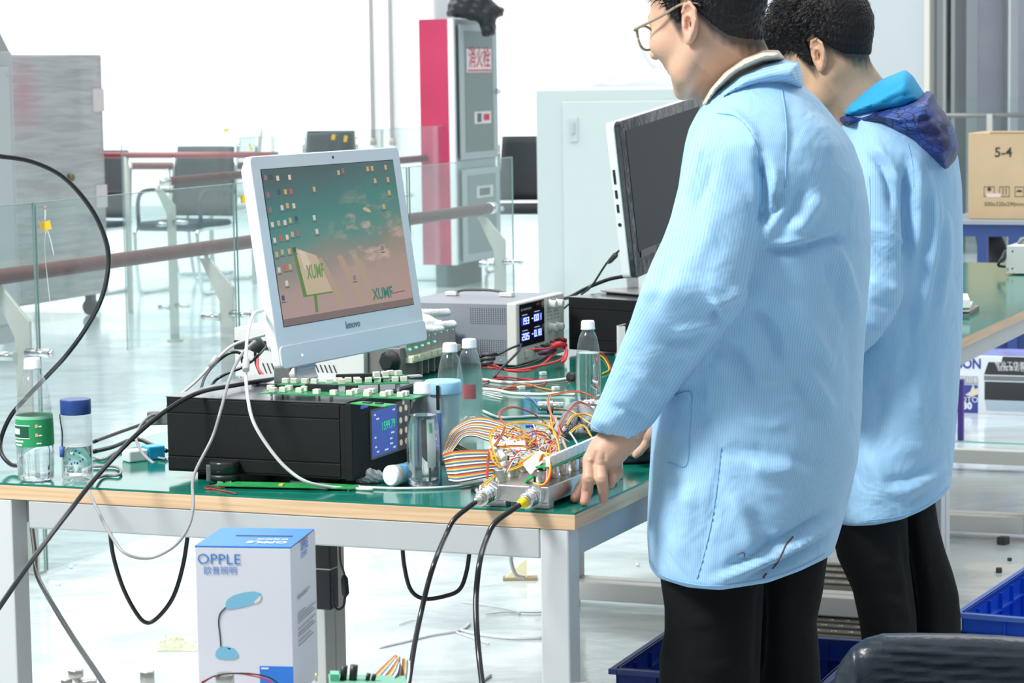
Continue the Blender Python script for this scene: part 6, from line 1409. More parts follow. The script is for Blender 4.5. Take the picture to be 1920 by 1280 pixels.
obj('dove_print', B().prism(Fr(f(pxx(1823), -0.0004, pz(733)), ax=-W, ay=K, az=-U), [(-0.03, -0.015), (0.0, -0.022), (0.025, -0.01), (0.03, 0.02), (0.012, 0.01), (0.004, 0.03), (-0.008, 0.0)], 0, 0.0008), mat('cream ink', (0.7, 0.65, 0.5), 0.6), pb_)
ink = mat('charcoal print', (0.03, 0.033, 0.035), 0.5); ink2 = mat('steel print', (0.16, 0.19, 0.21), 0.5)
def pq(a_, b2, c_, d_, y0_, y1_, mm, l): obj('printer_picture', B().prism(Fr(f(0, -l, 0), ax=-W, ay=K, az=-U), [(pxx(a_), pz(y1_)), (pxx(b2), pz(y1_)), (pxx(d_), pz(y0_)), (pxx(c_), pz(y0_))], 0, 0.0006), mm, pb_)
pq(1845, 1985, 1853, 1985, 676, 700, ink, 0); pq(1877, 1985, 1880, 1985, 665, 678, ink, 0); pq(1845, 1985, 1845, 1985, 702, 711, ink2, 0); pq(1846, 1985, 1846, 1985, 713, 748, ink, 0)
pq(1850, 1985, 1847, 1985, 749, 768, mat('pale steel print', (0.42, 0.52, 0.60), 0.5), 0)
text('专业工作者快印', 0.026, Fr(f(pxx(1905), -0.0015, pz(680)), ax=-W, ay=U), mat('white ink', (0.8, 0.82, 0.85), 0.6), pb_, 'carton_lettering')
text('低成本彩色输出', 0.024, Fr(f(pxx(1907), -0.0015, pz(688)), ax=-W, ay=U), mat('white ink', (0.8, 0.82, 0.85), 0.6), pb_, 'carton_lettering')
text('打印机', 0.03, Fr(f(pxx(1818), -0.0015, pz(712)), ax=-W, ay=U), mat('white ink', (0.8, 0.82, 0.85), 0.6), pb_, 'carton_lettering')
q = G(1795, 826, 0); obj('purple_carton', B().box(Fr(q, ax=-W, ay=U), 0.0, along(q + K * 0.1, -W, 1805), 0, 0.03, 0, 0.24), mat('purple print', (0.07, 0.03, 0.24), 0.5), bevel=0.003, label='narrow dark purple carton on the floor left of the printer box', cat='box')
q = G(1700, 825, 0); obj('floor_line', B().box(Fr(q, ax=-W, ay=U), 0, 1.2, 0, 0.03, 0.0, 0.0015), mat('green tape', (0.10, 0.35, 0.22), 0.6), label='thin green marking tape on the floor in front of the printer box', cat='floor tape')
q = G(1750, 640, 0); q = V(1830, 645, 12.2); obj('blue_bin', B().box(Fr((q[0], q[1], 0), ax=-W, ay=U), -0.1, 0.6, 0.0, 0.3, 0, 0.24), blu, bevel=0.01, label='dark blue bin behind the printer box', cat='bin')

# ------------------------------------------------------------------ foreground cart, lamp box, loose parts
FZ = 0.64
fo = G(560, 1360, FZ); ff = Fr((fo[0], fo[1], 0), 180 + 1.5 - 6)
FXr = np.array([0.995, 0.09, 0]); FXr /= np.linalg.norm(FXr); FYr = np.array([-FXr[1], FXr[0], 0])
fe = G(600, 1296, FZ); ff = Fr((fe[0], fe[1], 0), ax=FXr, ay=FYr)
t = thing('low_trolley', ff(0, -0.3, 0), 'low grey trolley in the foreground carrying the lamp box and loose parts', 'trolley')
obj('shelf', B().box(ff, -0.62, 0.36, -0.62, 0.0, FZ - 0.03, FZ), mat('trolley grey', (0.35, 0.37, 0.38), 0.5), t, bevel=0.003)
for x_ in (-0.60, 0.31):
    for y_ in (-0.60, -0.05): obj('leg', B().box(ff, x_, x_ + 0.03, y_, y_ + 0.03, 0, FZ - 0.03), steelw, t)
Lq = V(365, 1022, 3.36); LA = np.array([V(545, 1025, 3.34)[0], V(545, 1025, 3.34)[1], FZ])
lx = np.array([Lq[0] - LA[0], Lq[1] - LA[1], 0]); LWd = np.linalg.norm(lx); lx /= LWd
LF = Fr(LA, ax=-lx, ay=np.array([lx[1], -lx[0], 0]) * (1 if -lx[0] > 0 else -1))
if LF.y[1] < 0: LF.y = -LF.y
LD = along(LF(0, 0, 0.2), LF.y, 591); LH = V(545, 1025, 3.34)[2] - FZ
lbx = thing('lamp_box', LA, 'white and blue cardboard box with a printed desk lamp picture, standing in the foreground', 'box')
cw_ = mat('white printed card', (0.70, 0.72, 0.78), 0.45); cblue = mat('blue printed card', (0.03, 0.20, 0.68), 0.4)
obj('carton', B().box(LF, -LWd, 0, 0.0, LD, 0.0, LH - 0.002), cw_, lbx, bevel=0.001)
obj('top_flap', B().box(LF, -LWd, 0, 0.0, LD * 0.96, LH - 0.002, LH), cblue, lbx)
obj('slot', B().box(LF, -LWd * 0.72, -LWd * 0.12, LD * 0.52, LD * 0.56, LH, LH + 0.0006), blackp, lbx)
obj('side_notch', B().add([LF(0.0006, 0.004, LH), LF(0.0006, LD * 0.5, LH - 0.004), LF(0.0006, LD * 0.96, LH)], [(0, 1, 2)]), mat('card dark brown', (0.25, 0.22, 0.2), 0.8), lbx)  # flat dark brown triangle below the flap edge
opb = mat('printed blue', (0.05, 0.22, 0.62), 0.5); wink = mat('white ink', (0.8, 0.82, 0.85), 0.6)
def lz(py): return 1.46 - (py - 144) * 3.36 / FL - FZ
def lxp(px): return along(LF(0, 0, 0.1), LF.x, px)
text('OPPLE', 0.0195, Fr(LF(lxp(414), -0.0008, lz(1058)), ax=LF.x, ay=LF.y), opb, lbx, 'box_lettering', squash=1.08)
text('欧普照明', 0.0115, Fr(LF(lxp(416), -0.0008, lz(1080)), ax=LF.x, ay=LF.y), opb, lbx, 'box_lettering')
sfx = Fr(LF(0.0008, 0, 0), ax=LF.y, ay=-LF.x)
text('OPPLE', 0.016, Fr(sfx(LD * 0.52, -0.0004, lz(1047)), ax=LF.y, ay=-LF.x), opb, lbx, 'box_lettering', bold=0.0003, squash=0.9)
text('欧普照明', 0.0095, Fr(sfx(LD * 0.5, -0.0004, lz(1064)), ax=LF.y, ay=-LF.x), opb, lbx, 'box_lettering', squash=0.9)
for k, (y_, w_) in enumerate(((1135, .5), (1139, .4), (1168, .3), (1174, .7), (1180, .6), (1186, .7), (1198, .7), (1206, .6), (1212, .7), (1222, .5), (1230, .6))):
    obj('box_print', B().box(sfx, LD * 0.2, LD * (0.2 + w_), -0.0008, -0.0002, lz(y_ + 1.5), lz(y_)), mat('grey ink', (0.28, 0.3, 0.33), 0.6), lbx)
tfl = Fr(LF(0, 0, LH + 0.0004), ax=-LF.x, ay=-K, az=-LF.y)
text('OPPLE', 0.0195, Fr(LF(-LWd * 0.30, LD * 0.20, LH + 0.0008), ax=-LF.x, ay=-K, az=-LF.y), wink, lbx, 'box_lettering', bold=0.0004)
text('欧普照明', 0.0105, Fr(LF(-LWd * 0.28, LD * 0.36, LH + 0.0008), ax=-LF.x, ay=-K, az=-LF.y), wink, lbx, 'box_lettering')
LP = Fr(LF(0, 0, 0), ax=LF.x, ay=K, az=-LF.y)
def lp(px, py): return (lxp(px), lz(py))
lampb = mat('printed lamp blue', (0.20, 0.50, 0.68), 0.5)
def picture(nm, pts, mm, z1=0.0006):
    obj(nm, B().prism(LP, [lp(*q_) for q_ in pts][::-1], 0.0002, z1), mm, lbx)
picture('lamp_shade_print', [(424, 1142), (428, 1134), (440, 1126), (460, 1120), (478, 1118), (490, 1121), (493, 1129), (489, 1137), (475, 1143), (455, 1149), (430, 1154), (424, 1151)], lampb)
picture('lamp_glare_print', [(478, 1138), (488, 1128), (492, 1127), (489, 1136), (480, 1142)], mat('lamp cream', (0.75, 0.74, 0.6), 0.5), 0.0008)
picture('lamp_base_print', [(402, 1244), (404, 1234), (411, 1227), (424, 1225), (438, 1229), (445, 1238), (446, 1245), (438, 1250), (420, 1251), (406, 1249)], lampb)
picture('lamp_switch_print', [(425, 1229), (430, 1228), (432, 1230), (428, 1231)], blackp, 0.0008)
obj('lamp_arm_print', B().tube(spline([LF(*(lambda a: (a[0], -0.0004, a[1]))(lp(x, y))) for x, y in ((413, 1226), (412, 1205), (410, 1180), (413, 1163), (424, 1150))]), 0.0009, 5), blackp, lbx)
obj('blue_panel', B().box(LF, lxp(485), -0.0005, -0.0006, 0, 0.001, lz(1262)), cblue, lbx)
obj('box_print', B().box(LF, lxp(488), lxp(502), -0.0010, -0.0004, lz(1268), lz(1265)), wink, lbx)
# bolts, boards on the trolley
fitm = capst
def bolt(px, py, r_, h_, lab, hexn=6):
    q = V(px, py, 3.2); q = np.array([q[0], q[1], 0]); ztop = V(px, py, 3.2)[2]
    t = thing('hex_bolt', (q[0], q[1], FZ), lab, 'bolt', 'steel bolts standing on the trolley')
    obj('head', B().lathe(np.array([q[0], q[1], ztop - h_]), [(r_, 0), (r_, h_ * 0.9), (r_ * 0.92, h_)], hexn), fitm, t, bevel=0.0006)
    obj('shank', B().cyl((q[0], q[1], FZ), (q[0], q[1], ztop - h_), r_ * 0.6, 14), fitm, t)
bolt(142, 1254, 0.0105, 0.010, 'hexagonal steel bolt head at the bottom edge, left one')
bolt(276, 1257, 0.0100, 0.020, 'taller hexagonal steel bolt head at the bottom edge, second from left')
bolt(125, 1272, 0.008, 0.008, 'small steel nut beside the left bolt')
bolt(165, 1273, 0.012, 0.008, 'low wide steel nut right of the left bolt')
bolt(421, 1262, 0.012, 0.016, 'round steel cap in front of the lamp box', 24)
cable('thin_wire', [V(378, 1278, 3.2), V(400, 1268, 3.2), V(440, 1262, 3.2), V(480, 1268, 3.2), V(505, 1276, 3.2), V(515, 1290, 3.2)], 0.001, redw, 'thin red wire arching in front of the lamp box')
cable('thin_wire', [V(378, 1281, 3.2), V(405, 1266, 3.19), V(445, 1262, 3.19), V(480, 1264, 3.19), V(510, 1272, 3.19), V(530, 1292, 3.19)], 0.001, blkw, 'thin black wire arching in front of the lamp box')
q = V(616, 1270, 3.15); cbf = Fr(q, ax=FXr * 0.995 + K * -0.06, ay=FYr, az=K)
t = thing('circuit_board', (q[0], q[1], FZ), 'green circuit board with black capacitors at the bottom edge of the frame', 'circuit board')
Lz = along(q, FXr, 762)
obj('board', B().box(cbf, 0, Lz, -0.05, 0.02, -0.0016, 0), mat('board green grey', (0.16, 0.40, 0.28), 0.4), t)
for x_ in (0.008, Lz - 0.01): obj('standoff', B().cyl(cbf(x_, -0.03, -0.0016), cbf(x_, -0.03, 0) * np.array([1, 1, 0]) + K * FZ, 0.003, 8), steelw, t)
for x_, r_, h_ in ((0.018, 0.0042, 0.018), (0.030, 0.005, 0.019), (0.048, 0.0028, 0.009), (0.055, 0.0028, 0.008)): obj('capacitor', B().cyl(cbf(x_, -0.01, 0), cbf(x_ + 0.002, -0.01, h_), r_, 14), blackp, t)
obj('terminal_block', B().box(cbf, 0.002, 0.013, -0.02, 0, 0, 0.009), mat('green terminal', (0.15, 0.55, 0.35), 0.4), t)
ribbon([((690, 1278, 3.2), (722, 1292, 3.15)), ((715, 1252, 3.22), (745, 1265, 3.17)), ((740, 1228, 3.24), (750, 1243, 3.22))], t, 20, 'ribbon_tail')
ribbon([((742, 1227, 3.24), (771, 1240, 3.2)), ((740, 1252, 3.23), (770, 1262, 3.19)), ((735, 1285, 3.2), (765, 1292, 3.17))], t, 20, 'ribbon_tail')
obj('header_pin', B().cyl(V(593, 1276, 3.15), V(593, 1262, 3.15), 0.0015, 8), mat('tan pin', (0.6, 0.5, 0.25), 0.4, 0.5), t)
# ================================================================== people
def skin_mat(name, col, stub=(0.035, 0.03, 0.028)):
    m = mat(name, col, 0.5, var=0.05, scale=35, bump=0.08, bscale=260, sss=0.12)
    nt, p = nodes_of(m); at = nt.nodes.new('ShaderNodeAttribute'); at.attribute_name = 'stubble'
    at2 = nt.nodes.new('ShaderNodeAttribute'); at2.attribute_name = 'blush'
    src = p.inputs['Base Color'].links[0].from_socket
    m0 = nt.nodes.new('ShaderNodeMix'); m0.data_type = 'RGBA'; m0.inputs[7].default_value = (0.62, 0.22, 0.17, 1)
    nt.links.new(at2.outputs['Fac'], m0.inputs[0]); nt.links.new(src, m0.inputs[6])
    mx = nt.nodes.new('ShaderNodeMix'); mx.data_type = 'RGBA'; mx.inputs[7].default_value = (*stub, 1)
    nt.links.new(at.outputs['Fac'], mx.inputs[0]); nt.links.new(m0.outputs[2], mx.inputs[6]); nt.links.new(mx.outputs[2], p.inputs['Base Color'])
    return m
skin1 = skin_mat('skin fair', (0.60, 0.37, 0.26)); skin2 = skin_mat('skin tan', (0.56, 0.36, 0.235))
hairm = mat('black hair', (0.007, 0.006, 0.007), 0.5, spec=0.35, bump=0.5, bscale=180)
def coat_mat(name, col, dark):
    m = mat(name, col, 0.62, bump=0.12, bscale=900, sheen=0.15)
    nt, p = nodes_of(m); at = nt.nodes.new('ShaderNodeAttribute'); at.attribute_name = 'weave'
    mu = nt.nodes.new('ShaderNodeMath'); mu.operation = 'MULTIPLY'; mu.inputs[1].default_value = 2 * PI / 0.0052; nt.links.new(at.outputs['Fac'], mu.inputs[0])
    sn = nt.nodes.new('ShaderNodeMath'); sn.operation = 'SINE'; nt.links.new(mu.outputs[0], sn.inputs[0])
    mr = nt.nodes.new('ShaderNodeMapRange'); mr.inputs[1].default_value = 0.35; mr.inputs[2].default_value = 0.95; nt.links.new(sn.outputs[0], mr.inputs[0])
    mx = nt.nodes.new('ShaderNodeMix'); mx.data_type = 'RGBA'; mx.inputs[6].default_value = (*col, 1); mx.inputs[7].default_value = (*dark, 1)
    nt.links.new(mr.outputs[0], mx.inputs[0]); nt.links.new(mx.outputs[2], p.inputs['Base Color'])
    # soft rumples of the cloth
    tc = nt.nodes.new('ShaderNodeTexCoord'); n = nt.nodes.new('ShaderNodeTexNoise'); n.inputs['Scale'].default_value = 9; n.inputs['Detail'].default_value = 3; n.inputs['Distortion'].default_value = 0.6
    nt.links.new(tc.outputs['Object'], n.inputs['Vector']); b2 = nt.nodes.new('ShaderNodeBump'); b2.inputs['Strength'].default_value = 0.55; b2.inputs['Distance'].default_value = 0.03
    nt.links.new(n.outputs[0], b2.inputs['Height']); old = p.inputs['Normal'].links[0].from_node; nt.links.new(b2.outputs[0], old.inputs['Normal'])
    return m
coatm = coat_mat('pale blue striped coat', (0.33, 0.57, 0.80), (0.245, 0.46, 0.72))
seamm = mat('coat seam', (0.22, 0.46, 0.76), 0.7)
trous = mat('black trousers', (0.006, 0.006, 0.007), 0.9, spec=0.2, bump=0.3, bscale=30)
shoe = mat('black shoe leather', (0.015, 0.015, 0.015), 0.35)

def head_frame(c, yaw, pitch, roll=0.0):
    f0 = np.array([-math.cos(yaw), math.sin(yaw), 0]); l0 = np.array([-f0[1], f0[0], 0])
    F_ = f0 * math.cos(pitch) - K * math.sin(pitch); U_ = K * math.cos(pitch) + f0 * math.sin(pitch)
    L_ = l0 * math.cos(roll) + U_ * math.sin(roll); U2 = U_ * math.cos(roll) - l0 * math.sin(roll)
    return np.asarray(c, float), F_, L_, U2
def loc(hf_, X, Y, Z):
    c, F_, L_, U_ = hf_; x, y, z = X - c[0], Y - c[1], Z - c[2]
    return (x * F_[0] + y * F_[1] + z * F_[2], x * L_[0] + y * L_[1] + z * L_[2], x * U_[0] + y * U_[1] + z * U_[2])
def wpt(hf_, x, y, z): c, F_, L_, U_ = hf_; return c + F_ * x + L_ * y + U_ * z
def head_sdf(hf_, X, Y, Z, ear=1.0, jaw=1.0):
    x, y, z = loc(hf_, X, Y, Z); ya = np.abs(y)
    d = ell(x, y, z, (-0.012, 0, 0.03), (0.100, 0.077, 0.094))
    d = smin(d, ell(x, y, z, (0.030, 0, -0.028), (0.066, 0.061, 0.082)), 0.03)
    d = smin(d, cap(x, ya, z, (-0.005, 0.052, -0.055), (0.035, 0.046, -0.088), 0.018 * jaw, 0.015), 0.03)
    d = smin(d, cap(x, ya, z, (0.035, 0.042, -0.086), (0.066, 0.010, -0.108), 0.015, 0.016), 0.025)
    d = smin(d, ell(x, ya, z, (0.062, 0.042, -0.028), (0.026, 0.022, 0.022)), 0.02)
    d = smin(d, cap(x, ya, z, (0.086, 0.0, 0.016), (0.074, 0.042, 0.014), 0.011, 0.009), 0.012)
    d = smax(d, -ell(x, ya, z, (0.093, 0.032, -0.002), (0.014, 0.017, 0.011)), 0.008)
    d = smin(d, ell(x, ya, z, (0.075, 0.031, -0.003), (0.012, 0.013, 0.011)), 0.003)
    d = smin(d, cap(x, y, z, (0.092, 0, 0.004), (0.109, 0, -0.034), 0.008, 0.0100), 0.012)
    d = smin(d, ell(x, ya, z, (0.099, 0.011, -0.037), (0.009, 0.008, 0.007)), 0.006)
    d = smin(d, ell(x, y, z, (0.081, 0, -0.063), (0.010, 0.020, 0.005)), 0.006)
    d = smin(d, ell(x, y, z, (0.078, 0, -0.073), (0.010, 0.018, 0.006)), 0.006)
    d = smax(d, -ell(x, y, z, (0.091, 0, -0.068), (0.008, 0.022, 0.0016)), 0.003)
    # ears: tilted shell, rim, lobe, hollow
    ex, ez = x + 0.012, z + 0.014; rx = ex * math.cos(0.22) + ez * math.sin(0.22); rz = -ex * math.sin(0.22) + ez * math.cos(0.22)
    yy = ya - 0.0765 + rx * 0.16
    e = ell(rx, yy, rz, (-0.002, 0.002, 0.0), (0.0175 * ear, 0.006, 0.0325 * ear))
    rim = [(0.009, 0.018), (0.004, 0.030), (-0.007, 0.032), (-0.0165, 0.021), (-0.0175, 0.004), (-0.012, -0.012), (-0.004, -0.026)]
    for (a0, a1), (b0, b1) in zip(rim[:-1], rim[1:]): e = smin(e, cap(rx, yy, rz, (a0 * ear, 0.007, a1 * ear), (b0 * ear, 0.007, b1 * ear), 0.0033, 0.0033), 0.002)
    e = smin(e, ell(rx, yy, rz, (0.001, 0.004, -0.027 * ear), (0.008, 0.0045, 0.009)), 0.004)
    e = smin(e, cap(rx, yy, rz, (-0.011, 0.006, 0.014), (-0.008, 0.006, -0.008), 0.0026, 0.0028), 0.002)
    e = smax(e, -ell(rx, yy, rz, (-0.001, 0.011, -0.002), (0.0085, 0.0125, 0.0145)), 0.002)
    e = smax(e, -ell(rx, yy, rz, (-0.004, 0.0105, 0.019), (0.0068, 0.008, 0.0065)), 0.002)
    e = smin(e, ell(rx, yy, rz, (0.008, 0.004, -0.004), (0.0035, 0.0045, 0.006)), 0.003)
    return smin(d, e, 0.004)
def hairline(x, pts): return np.interp(x, [p_[0] for p_ in pts], [p_[1] for p_ in pts])
def make_head(hf_, neck_pts, HL, thick, skin, parent, stub, res=0.0024, blush_lobe=True, tuft=None, ear=1.0, nstr=2600, slen=(0.010, 0.022), comb=(0.5, 0, 0.3), rnd=0.14):
    c = hf_[0]
    def bodyf(X, Y, Z):
        d = head_sdf(hf_, X, Y, Z, ear)
        for a, b_, ra, rb, k in neck_pts: d = smin(d, cap(X, Y, Z, a, b_, ra, rb), k)
        return d
    pts = np.array([c - 0.16, c + 0.16] + [a - 0.08 for a, *_ in neck_pts] + [np.asarray(b_) + 0.075 for _, b_, *_ in neck_pts] + [np.asarray(b_) - 0.075 for _, b_, *_ in neck_pts])
    vs, q = surf(bodyf, pts.min(0), pts.max(0), res)
    x, y, z = loc(hf_, vs[:, 0], vs[:, 1], vs[:, 2])
    hl = hairline(x, HL)
    s = np.clip(1.35 - (hl - z + 0.004 * np.sin(y * 300) * np.sin(x * 260)) / 0.028, 0, 1) * stub * 1.15 * (x < 0.03) * (np.abs(y) < 0.0765)
    s = np.maximum(s, 0.22 * stub * np.clip(1 - np.abs(z + 0.085) / 0.03, 0, 1) * (x > 0.0))
    brow = np.clip(1 - np.abs(z - 0.021 - 0.004 * np.sin(np.abs(y) * 60)) / 0.0045, 0, 1) * (np.abs(y) > 0.012) * (np.abs(y) < 0.05) * (x > 0.055)
    s = np.maximum(s, brow * 0.9)
    bl = 0.85 * np.clip(1 - np.abs(z + 0.069) / 0.011, 0, 1) * (x > 0.076) * (np.abs(y) < 0.022)
    bl = np.maximum(bl, 0.16 * ((np.abs(y) > 0.077)))
    V_ = (vs, q, s, bl)
    def hf(X, Y, Z):
        x, y, z = loc(hf_, X, Y, Z)
        t_ = np.interp(z, [-0.08, -0.03, 0.03, 0.07, 0.13], thick)
        d = ell(x, y, z, (-0.012, 0, 0.03), (0.100, 0.077, 0.094))
        d = smin(d, ell(x, y, z, (0.030, 0, -0.028), (0.066, 0.061, 0.082)), 0.03)
        for a, b_, ra, rb, k in neck_pts[:1]: d = smin(d, cap(X, Y, Z, a, b_, ra, rb), k)
        d = d - t_
        if tuft: d = tuft(d, x, y, z)
        w_ = 0.0016 * np.sin(x * 380 + y * 140) * np.sin(y * 420 + z * 120)
        return smax(d + w_, (hairline(x, HL) - z) * 0.8, 0.004)
    hv, hq = surf(hf, c - 0.17, c + 0.17, 0.0032)
    b = B(); b.v = hv.tolist(); b.f = [tuple(t) for t in hq.tolist()]; b.m = [0] * len(b.f); b.sm = [True] * len(b.f)
    nn = normals(hv, hq); ids = rng.randint(0, len(hv), nstr); cmb = hf_[1] * comb[0] + hf_[2] * comb[1] + hf_[3] * comb[2]
    for i in ids:
        p_ = hv[i] - nn[i] * 0.002; lx_, ly_, lz_ = loc(hf_, *p_); 
        if lz_ < 0.0: ln = 0.004
        else: ln = rng.uniform(*slen) * min(1, lz_ / 0.06 + 0.2)
        d = nn[i] * rng.uniform(0.1, 0.45) + cmb * rng.uniform(0.3, 1) + rng.randn(3) * rnd; d /= np.linalg.norm(d)
        sd = np.cross(d, nn[i]); sd = sd / (np.linalg.norm(sd) + 1e-9) * 0.0011
        m1 = p_ + d * ln * 0.6; tip = p_ + d * ln + (hf_[1] * 0.2 - hf_[3] * 0.35) * ln
        b.add([p_ - sd, p_ + sd, p_ + nn[i] * 0.0015, m1 - sd * 0.7, m1 + sd * 0.7, m1 + nn[i] * 0.001, tip], [(0, 1, 4, 3), (1, 2, 5, 4), (2, 0, 3, 5), (3, 4, 6), (4, 5, 6), (5, 3, 6)])
    obj('hair', b, hairm, parent)
    return V_
def column(X, Y, Z, rows, Yc, b, n=2.3):
    """upright body of oval section whose sides follow the outline rows (py, left px, right px, half depth)"""
    px, py = PXY(X, Y, Z); R = np.array(rows, float)
    xl = np.interp(py, R[:, 0], R[:, 1]); xr = np.interp(py, R[:, 0], R[:, 2]); bb = np.interp(py, R[:, 0], R[:, 3])
    a = (xr - xl) / 2 * Yc / FL; cx = (xl + xr) / 2
    dx = (px - cx) * Yc / FL; dy = Y - Yc
    k = (np.abs(dx / a) ** n + np.abs(dy / bb) ** n) ** (1 / n)
    d = (k - 1) * np.minimum(a, bb)
    top = (R[0, 0] - py) * Yc / FL; bot = (py - R[-1, 0]) * Yc / FL
    return smax(np.maximum(d, bot), top, 0.03), dx, dy, a, bb
def onto(bvh, px, py, lift=0.001):
    d = _ray(px, py); d = d / np.linalg.norm(d); h = bvh.ray_cast(Vector(CAM), Vector(d))
    if h[0] is None: return None
    return np.array(h[0]) + np.array(h[1]) * lift * (1 if np.dot(h[1], d) < 0 else -1)
def seam(bvh, pts, r, mm, parent, name='seam', n=10, label=None):
    out = []
    P = spline([np.array([x, y, 0.0]) for x, y in pts], n)
    for p_ in P:
        h = onto(bvh, p_[0], p_[1], r * 0.35)
        if h is not None and (not out or np.linalg.norm(h - out[-1]) < 0.06): out.append(h)
    if len(out) > 2: return obj(name, B().tube(out, r, 5), mm, parent, label=label)
def hand_part(X, Y, Z, segs, k=0.006):
    d = None
    for pts, rs in segs:
        for (a, b_), (ra, rb) in zip(zip(pts[:-1], pts[1:]), zip(rs[:-1], rs[1:])):
            e = cap(X, Y, Z, a, b_, ra, rb); d = e if d is None else smin(d, e, k)
    return d
def join_body(name, parts, mm, parent):
    b = B(); s = []; bl = []
    for vs, q, s_, b_ in parts:
        n = len(b.v); b.v += vs.tolist(); b.f += [tuple(int(i) + n for i in f) for f in q]; b.m += [0] * len(q); b.sm += [True] * len(q); s += list(s_); bl += list(b_)
    o = obj(name, b, mm, parent)
    for nm, a in (('stubble', s), ('blush', bl)):
        at = o.data.attributes.new(nm, 'FLOAT', 'POINT'); at.data.foreach_set('value', np.asarray(a, np.float32))
    return o

# ------------------------------------------------------------------ nearer person
Y1 = 4.34
P1 = thing('person', (V(1400, 1000, Y1)[0], Y1, 0), 'nearer person in pale blue lab coat and glasses, one hand on the bench', 'person')
hf1 = head_frame(V(1323, 32, 4.31), math.radians(35), math.radians(14))
neck1 = [(V(1352, 60, 4.315), V(1405, 190, 4.345), 0.058, 0.066, 0.03)]
HL1 = [(-0.12, -0.074), (-0.085, -0.068), (-0.055, -0.048), (-0.036, -0.012), (-0.024, 0.028), (-0.004, 0.026), (0.006, -0.008), (0.014, -0.006), (0.028, 0.034), (0.05, 0.052), (0.1, 0.075)]
def tuft1(d, x, y, z): return smin(d, ell(x, y, z, (0.082, 0.0, 0.118), (0.045, 0.055, 0.020)), 0.02)
head1 = make_head(hf1, neck1, HL1, [0.0005, 0.002, 0.006, 0.012, 0.020], skin1, P1, 0.8, tuft=tuft1, slen=(0.010, 0.026), comb=(0.8, 0.1, 0.2), nstr=3400)
tip = lambda x, y, z=TZ + 0.0075: G(x, y, z)
segs1 = [
    ([V(1172, 812, 4.205), V(1142, 842, 4.205), V(1130, 852, 4.20)], [0.031, 0.029, 0.026]),
    ([V(1130, 846, 4.205), V(1112, 862, 4.20)], [0.024, 0.0165]), ([V(1138, 846, 4.205), V(1126, 866, 4.195)], [0.024, 0.015]), ([V(1146, 846, 4.21), V(1142, 868, 4.205)], [0.022, 0.015]), ([V(1150, 842, 4.22), V(1152, 866, 4.22)], [0.020, 0.013]),
    ([V(1106, 862, 4.195), V(1104, 896, 4.180), V(1101, 920, 4.19), tip(1096, 940)], [0.0120, 0.0102, 0.0092, 0.0078]),
    ([V(1125, 868, 4.19), V(1128, 897, 4.172), V(1131, 918, 4.185), tip(1132, 936)], [0.0120, 0.0103, 0.0090, 0.0074]),
    ([V(1141, 868, 4.205), V(1149, 892, 4.195), V(1144, 905, 4.222), V(1137, 900, 4.24)], [0.0115, 0.0100, 0.0088, 0.0076]),
    ([V(1152, 864, 4.22), V(1158, 884, 4.215), V(1153, 896, 4.24), V(1146, 892, 4.255)], [0.0105, 0.0090, 0.0080, 0.0070]),
    ([V(1128, 858, 4.235), V(1106, 892, 4.25), V(1090, 916, 4.245), tip(1079, 933, TZ + 0.009)], [0.0150, 0.0125, 0.0108, 0.0090]),
]
def handf(X, Y, Z):
    d = hand_part(X, Y, Z, segs1[:1], 0.01)
    for i_, s_ in enumerate(segs1[1:]): d = smin(d, hand_part(X, Y, Z, [s_], 0.0025), 0.006 if i_ < 4 else 0.0035)
    return d
c = V(1128, 872, 4.215)
hv, hq = surf(handf, c - np.array([0.075, 0.075, 0.085]), c + np.array([0.085, 0.085, 0.085]), 0.0019)
px_, py_ = PXY(hv[:, 0], hv[:, 1], hv[:, 2])
creases = [([(1098, 899), (1111, 898)], 2.2, -0.0012), ([(1123, 899), (1135, 898)], 2.2, -0.001), ([(1097, 920), (1108, 921)], 1.8, -0.0008), ([(1120, 842), (1114, 862), (1112, 875)], 4, -0.0022), ([(1134, 846), (1133, 866)], 3.5, -0.0018),
           ([(1106, 858), (1106, 866)], 6, 0.0018), ([(1125, 862), (1125, 871)], 6, 0.0016)]
hv = folds(hv, hq, creases)
handL = (hv, hq, np.zeros(len(hv)), np.clip((py_ - 905) / 60, 0, 0.35) + np.clip(1 - np.hypot(px_ - 1106, py_ - 862) / 10, 0, 1) * 0.12)
# far hand on the black mouse
hc = G(1192, 866, TZ)
segsR = [([V(1262, 770, 4.60), V(1222, 812, 4.62)], [0.027, 0.025]), ([V(1222, 812, 4.62), V(1204, 828, 4.63)], [0.023, 0.016]), ([V(1216, 815, 4.60), V(1202, 832, 4.60)], [0.02, 0.013]),
         ([V(1204, 828, 4.635), V(1192, 834, 4.635), V(1184, 842, 4.635)], [0.0105, 0.0095, 0.0078]), ([V(1203, 831, 4.615), V(1190, 836, 4.612), V(1180, 844, 4.612)], [0.0105, 0.0095, 0.0078]),
         ([V(1204, 834, 4.598), V(1193, 841, 4.593), V(1184, 848, 4.592)], [0.010, 0.009, 0.0076]), ([V(1206, 836, 4.585), V(1198, 846, 4.578), V(1192, 853, 4.577)], [0.009, 0.008, 0.0066]),
         ([V(1212, 828, 4.65), V(1204, 840, 4.662), V(1194, 848, 4.662)], [0.0115, 0.010, 0.0085])]
def handrf(X, Y, Z):
    d = None
    for i, s_ in enumerate(segsR): e = hand_part(X, Y, Z, [s_], 0.003); d = e if d is None else smin(d, e, 0.006 if i < 3 else 0.003)
    return d
c = V(1215, 815, 4.62); hv2, hq2 = surf(handrf, c - np.array([0.06, 0.08, 0.07]), c + np.array([0.08, 0.08, 0.08]), 0.0024)
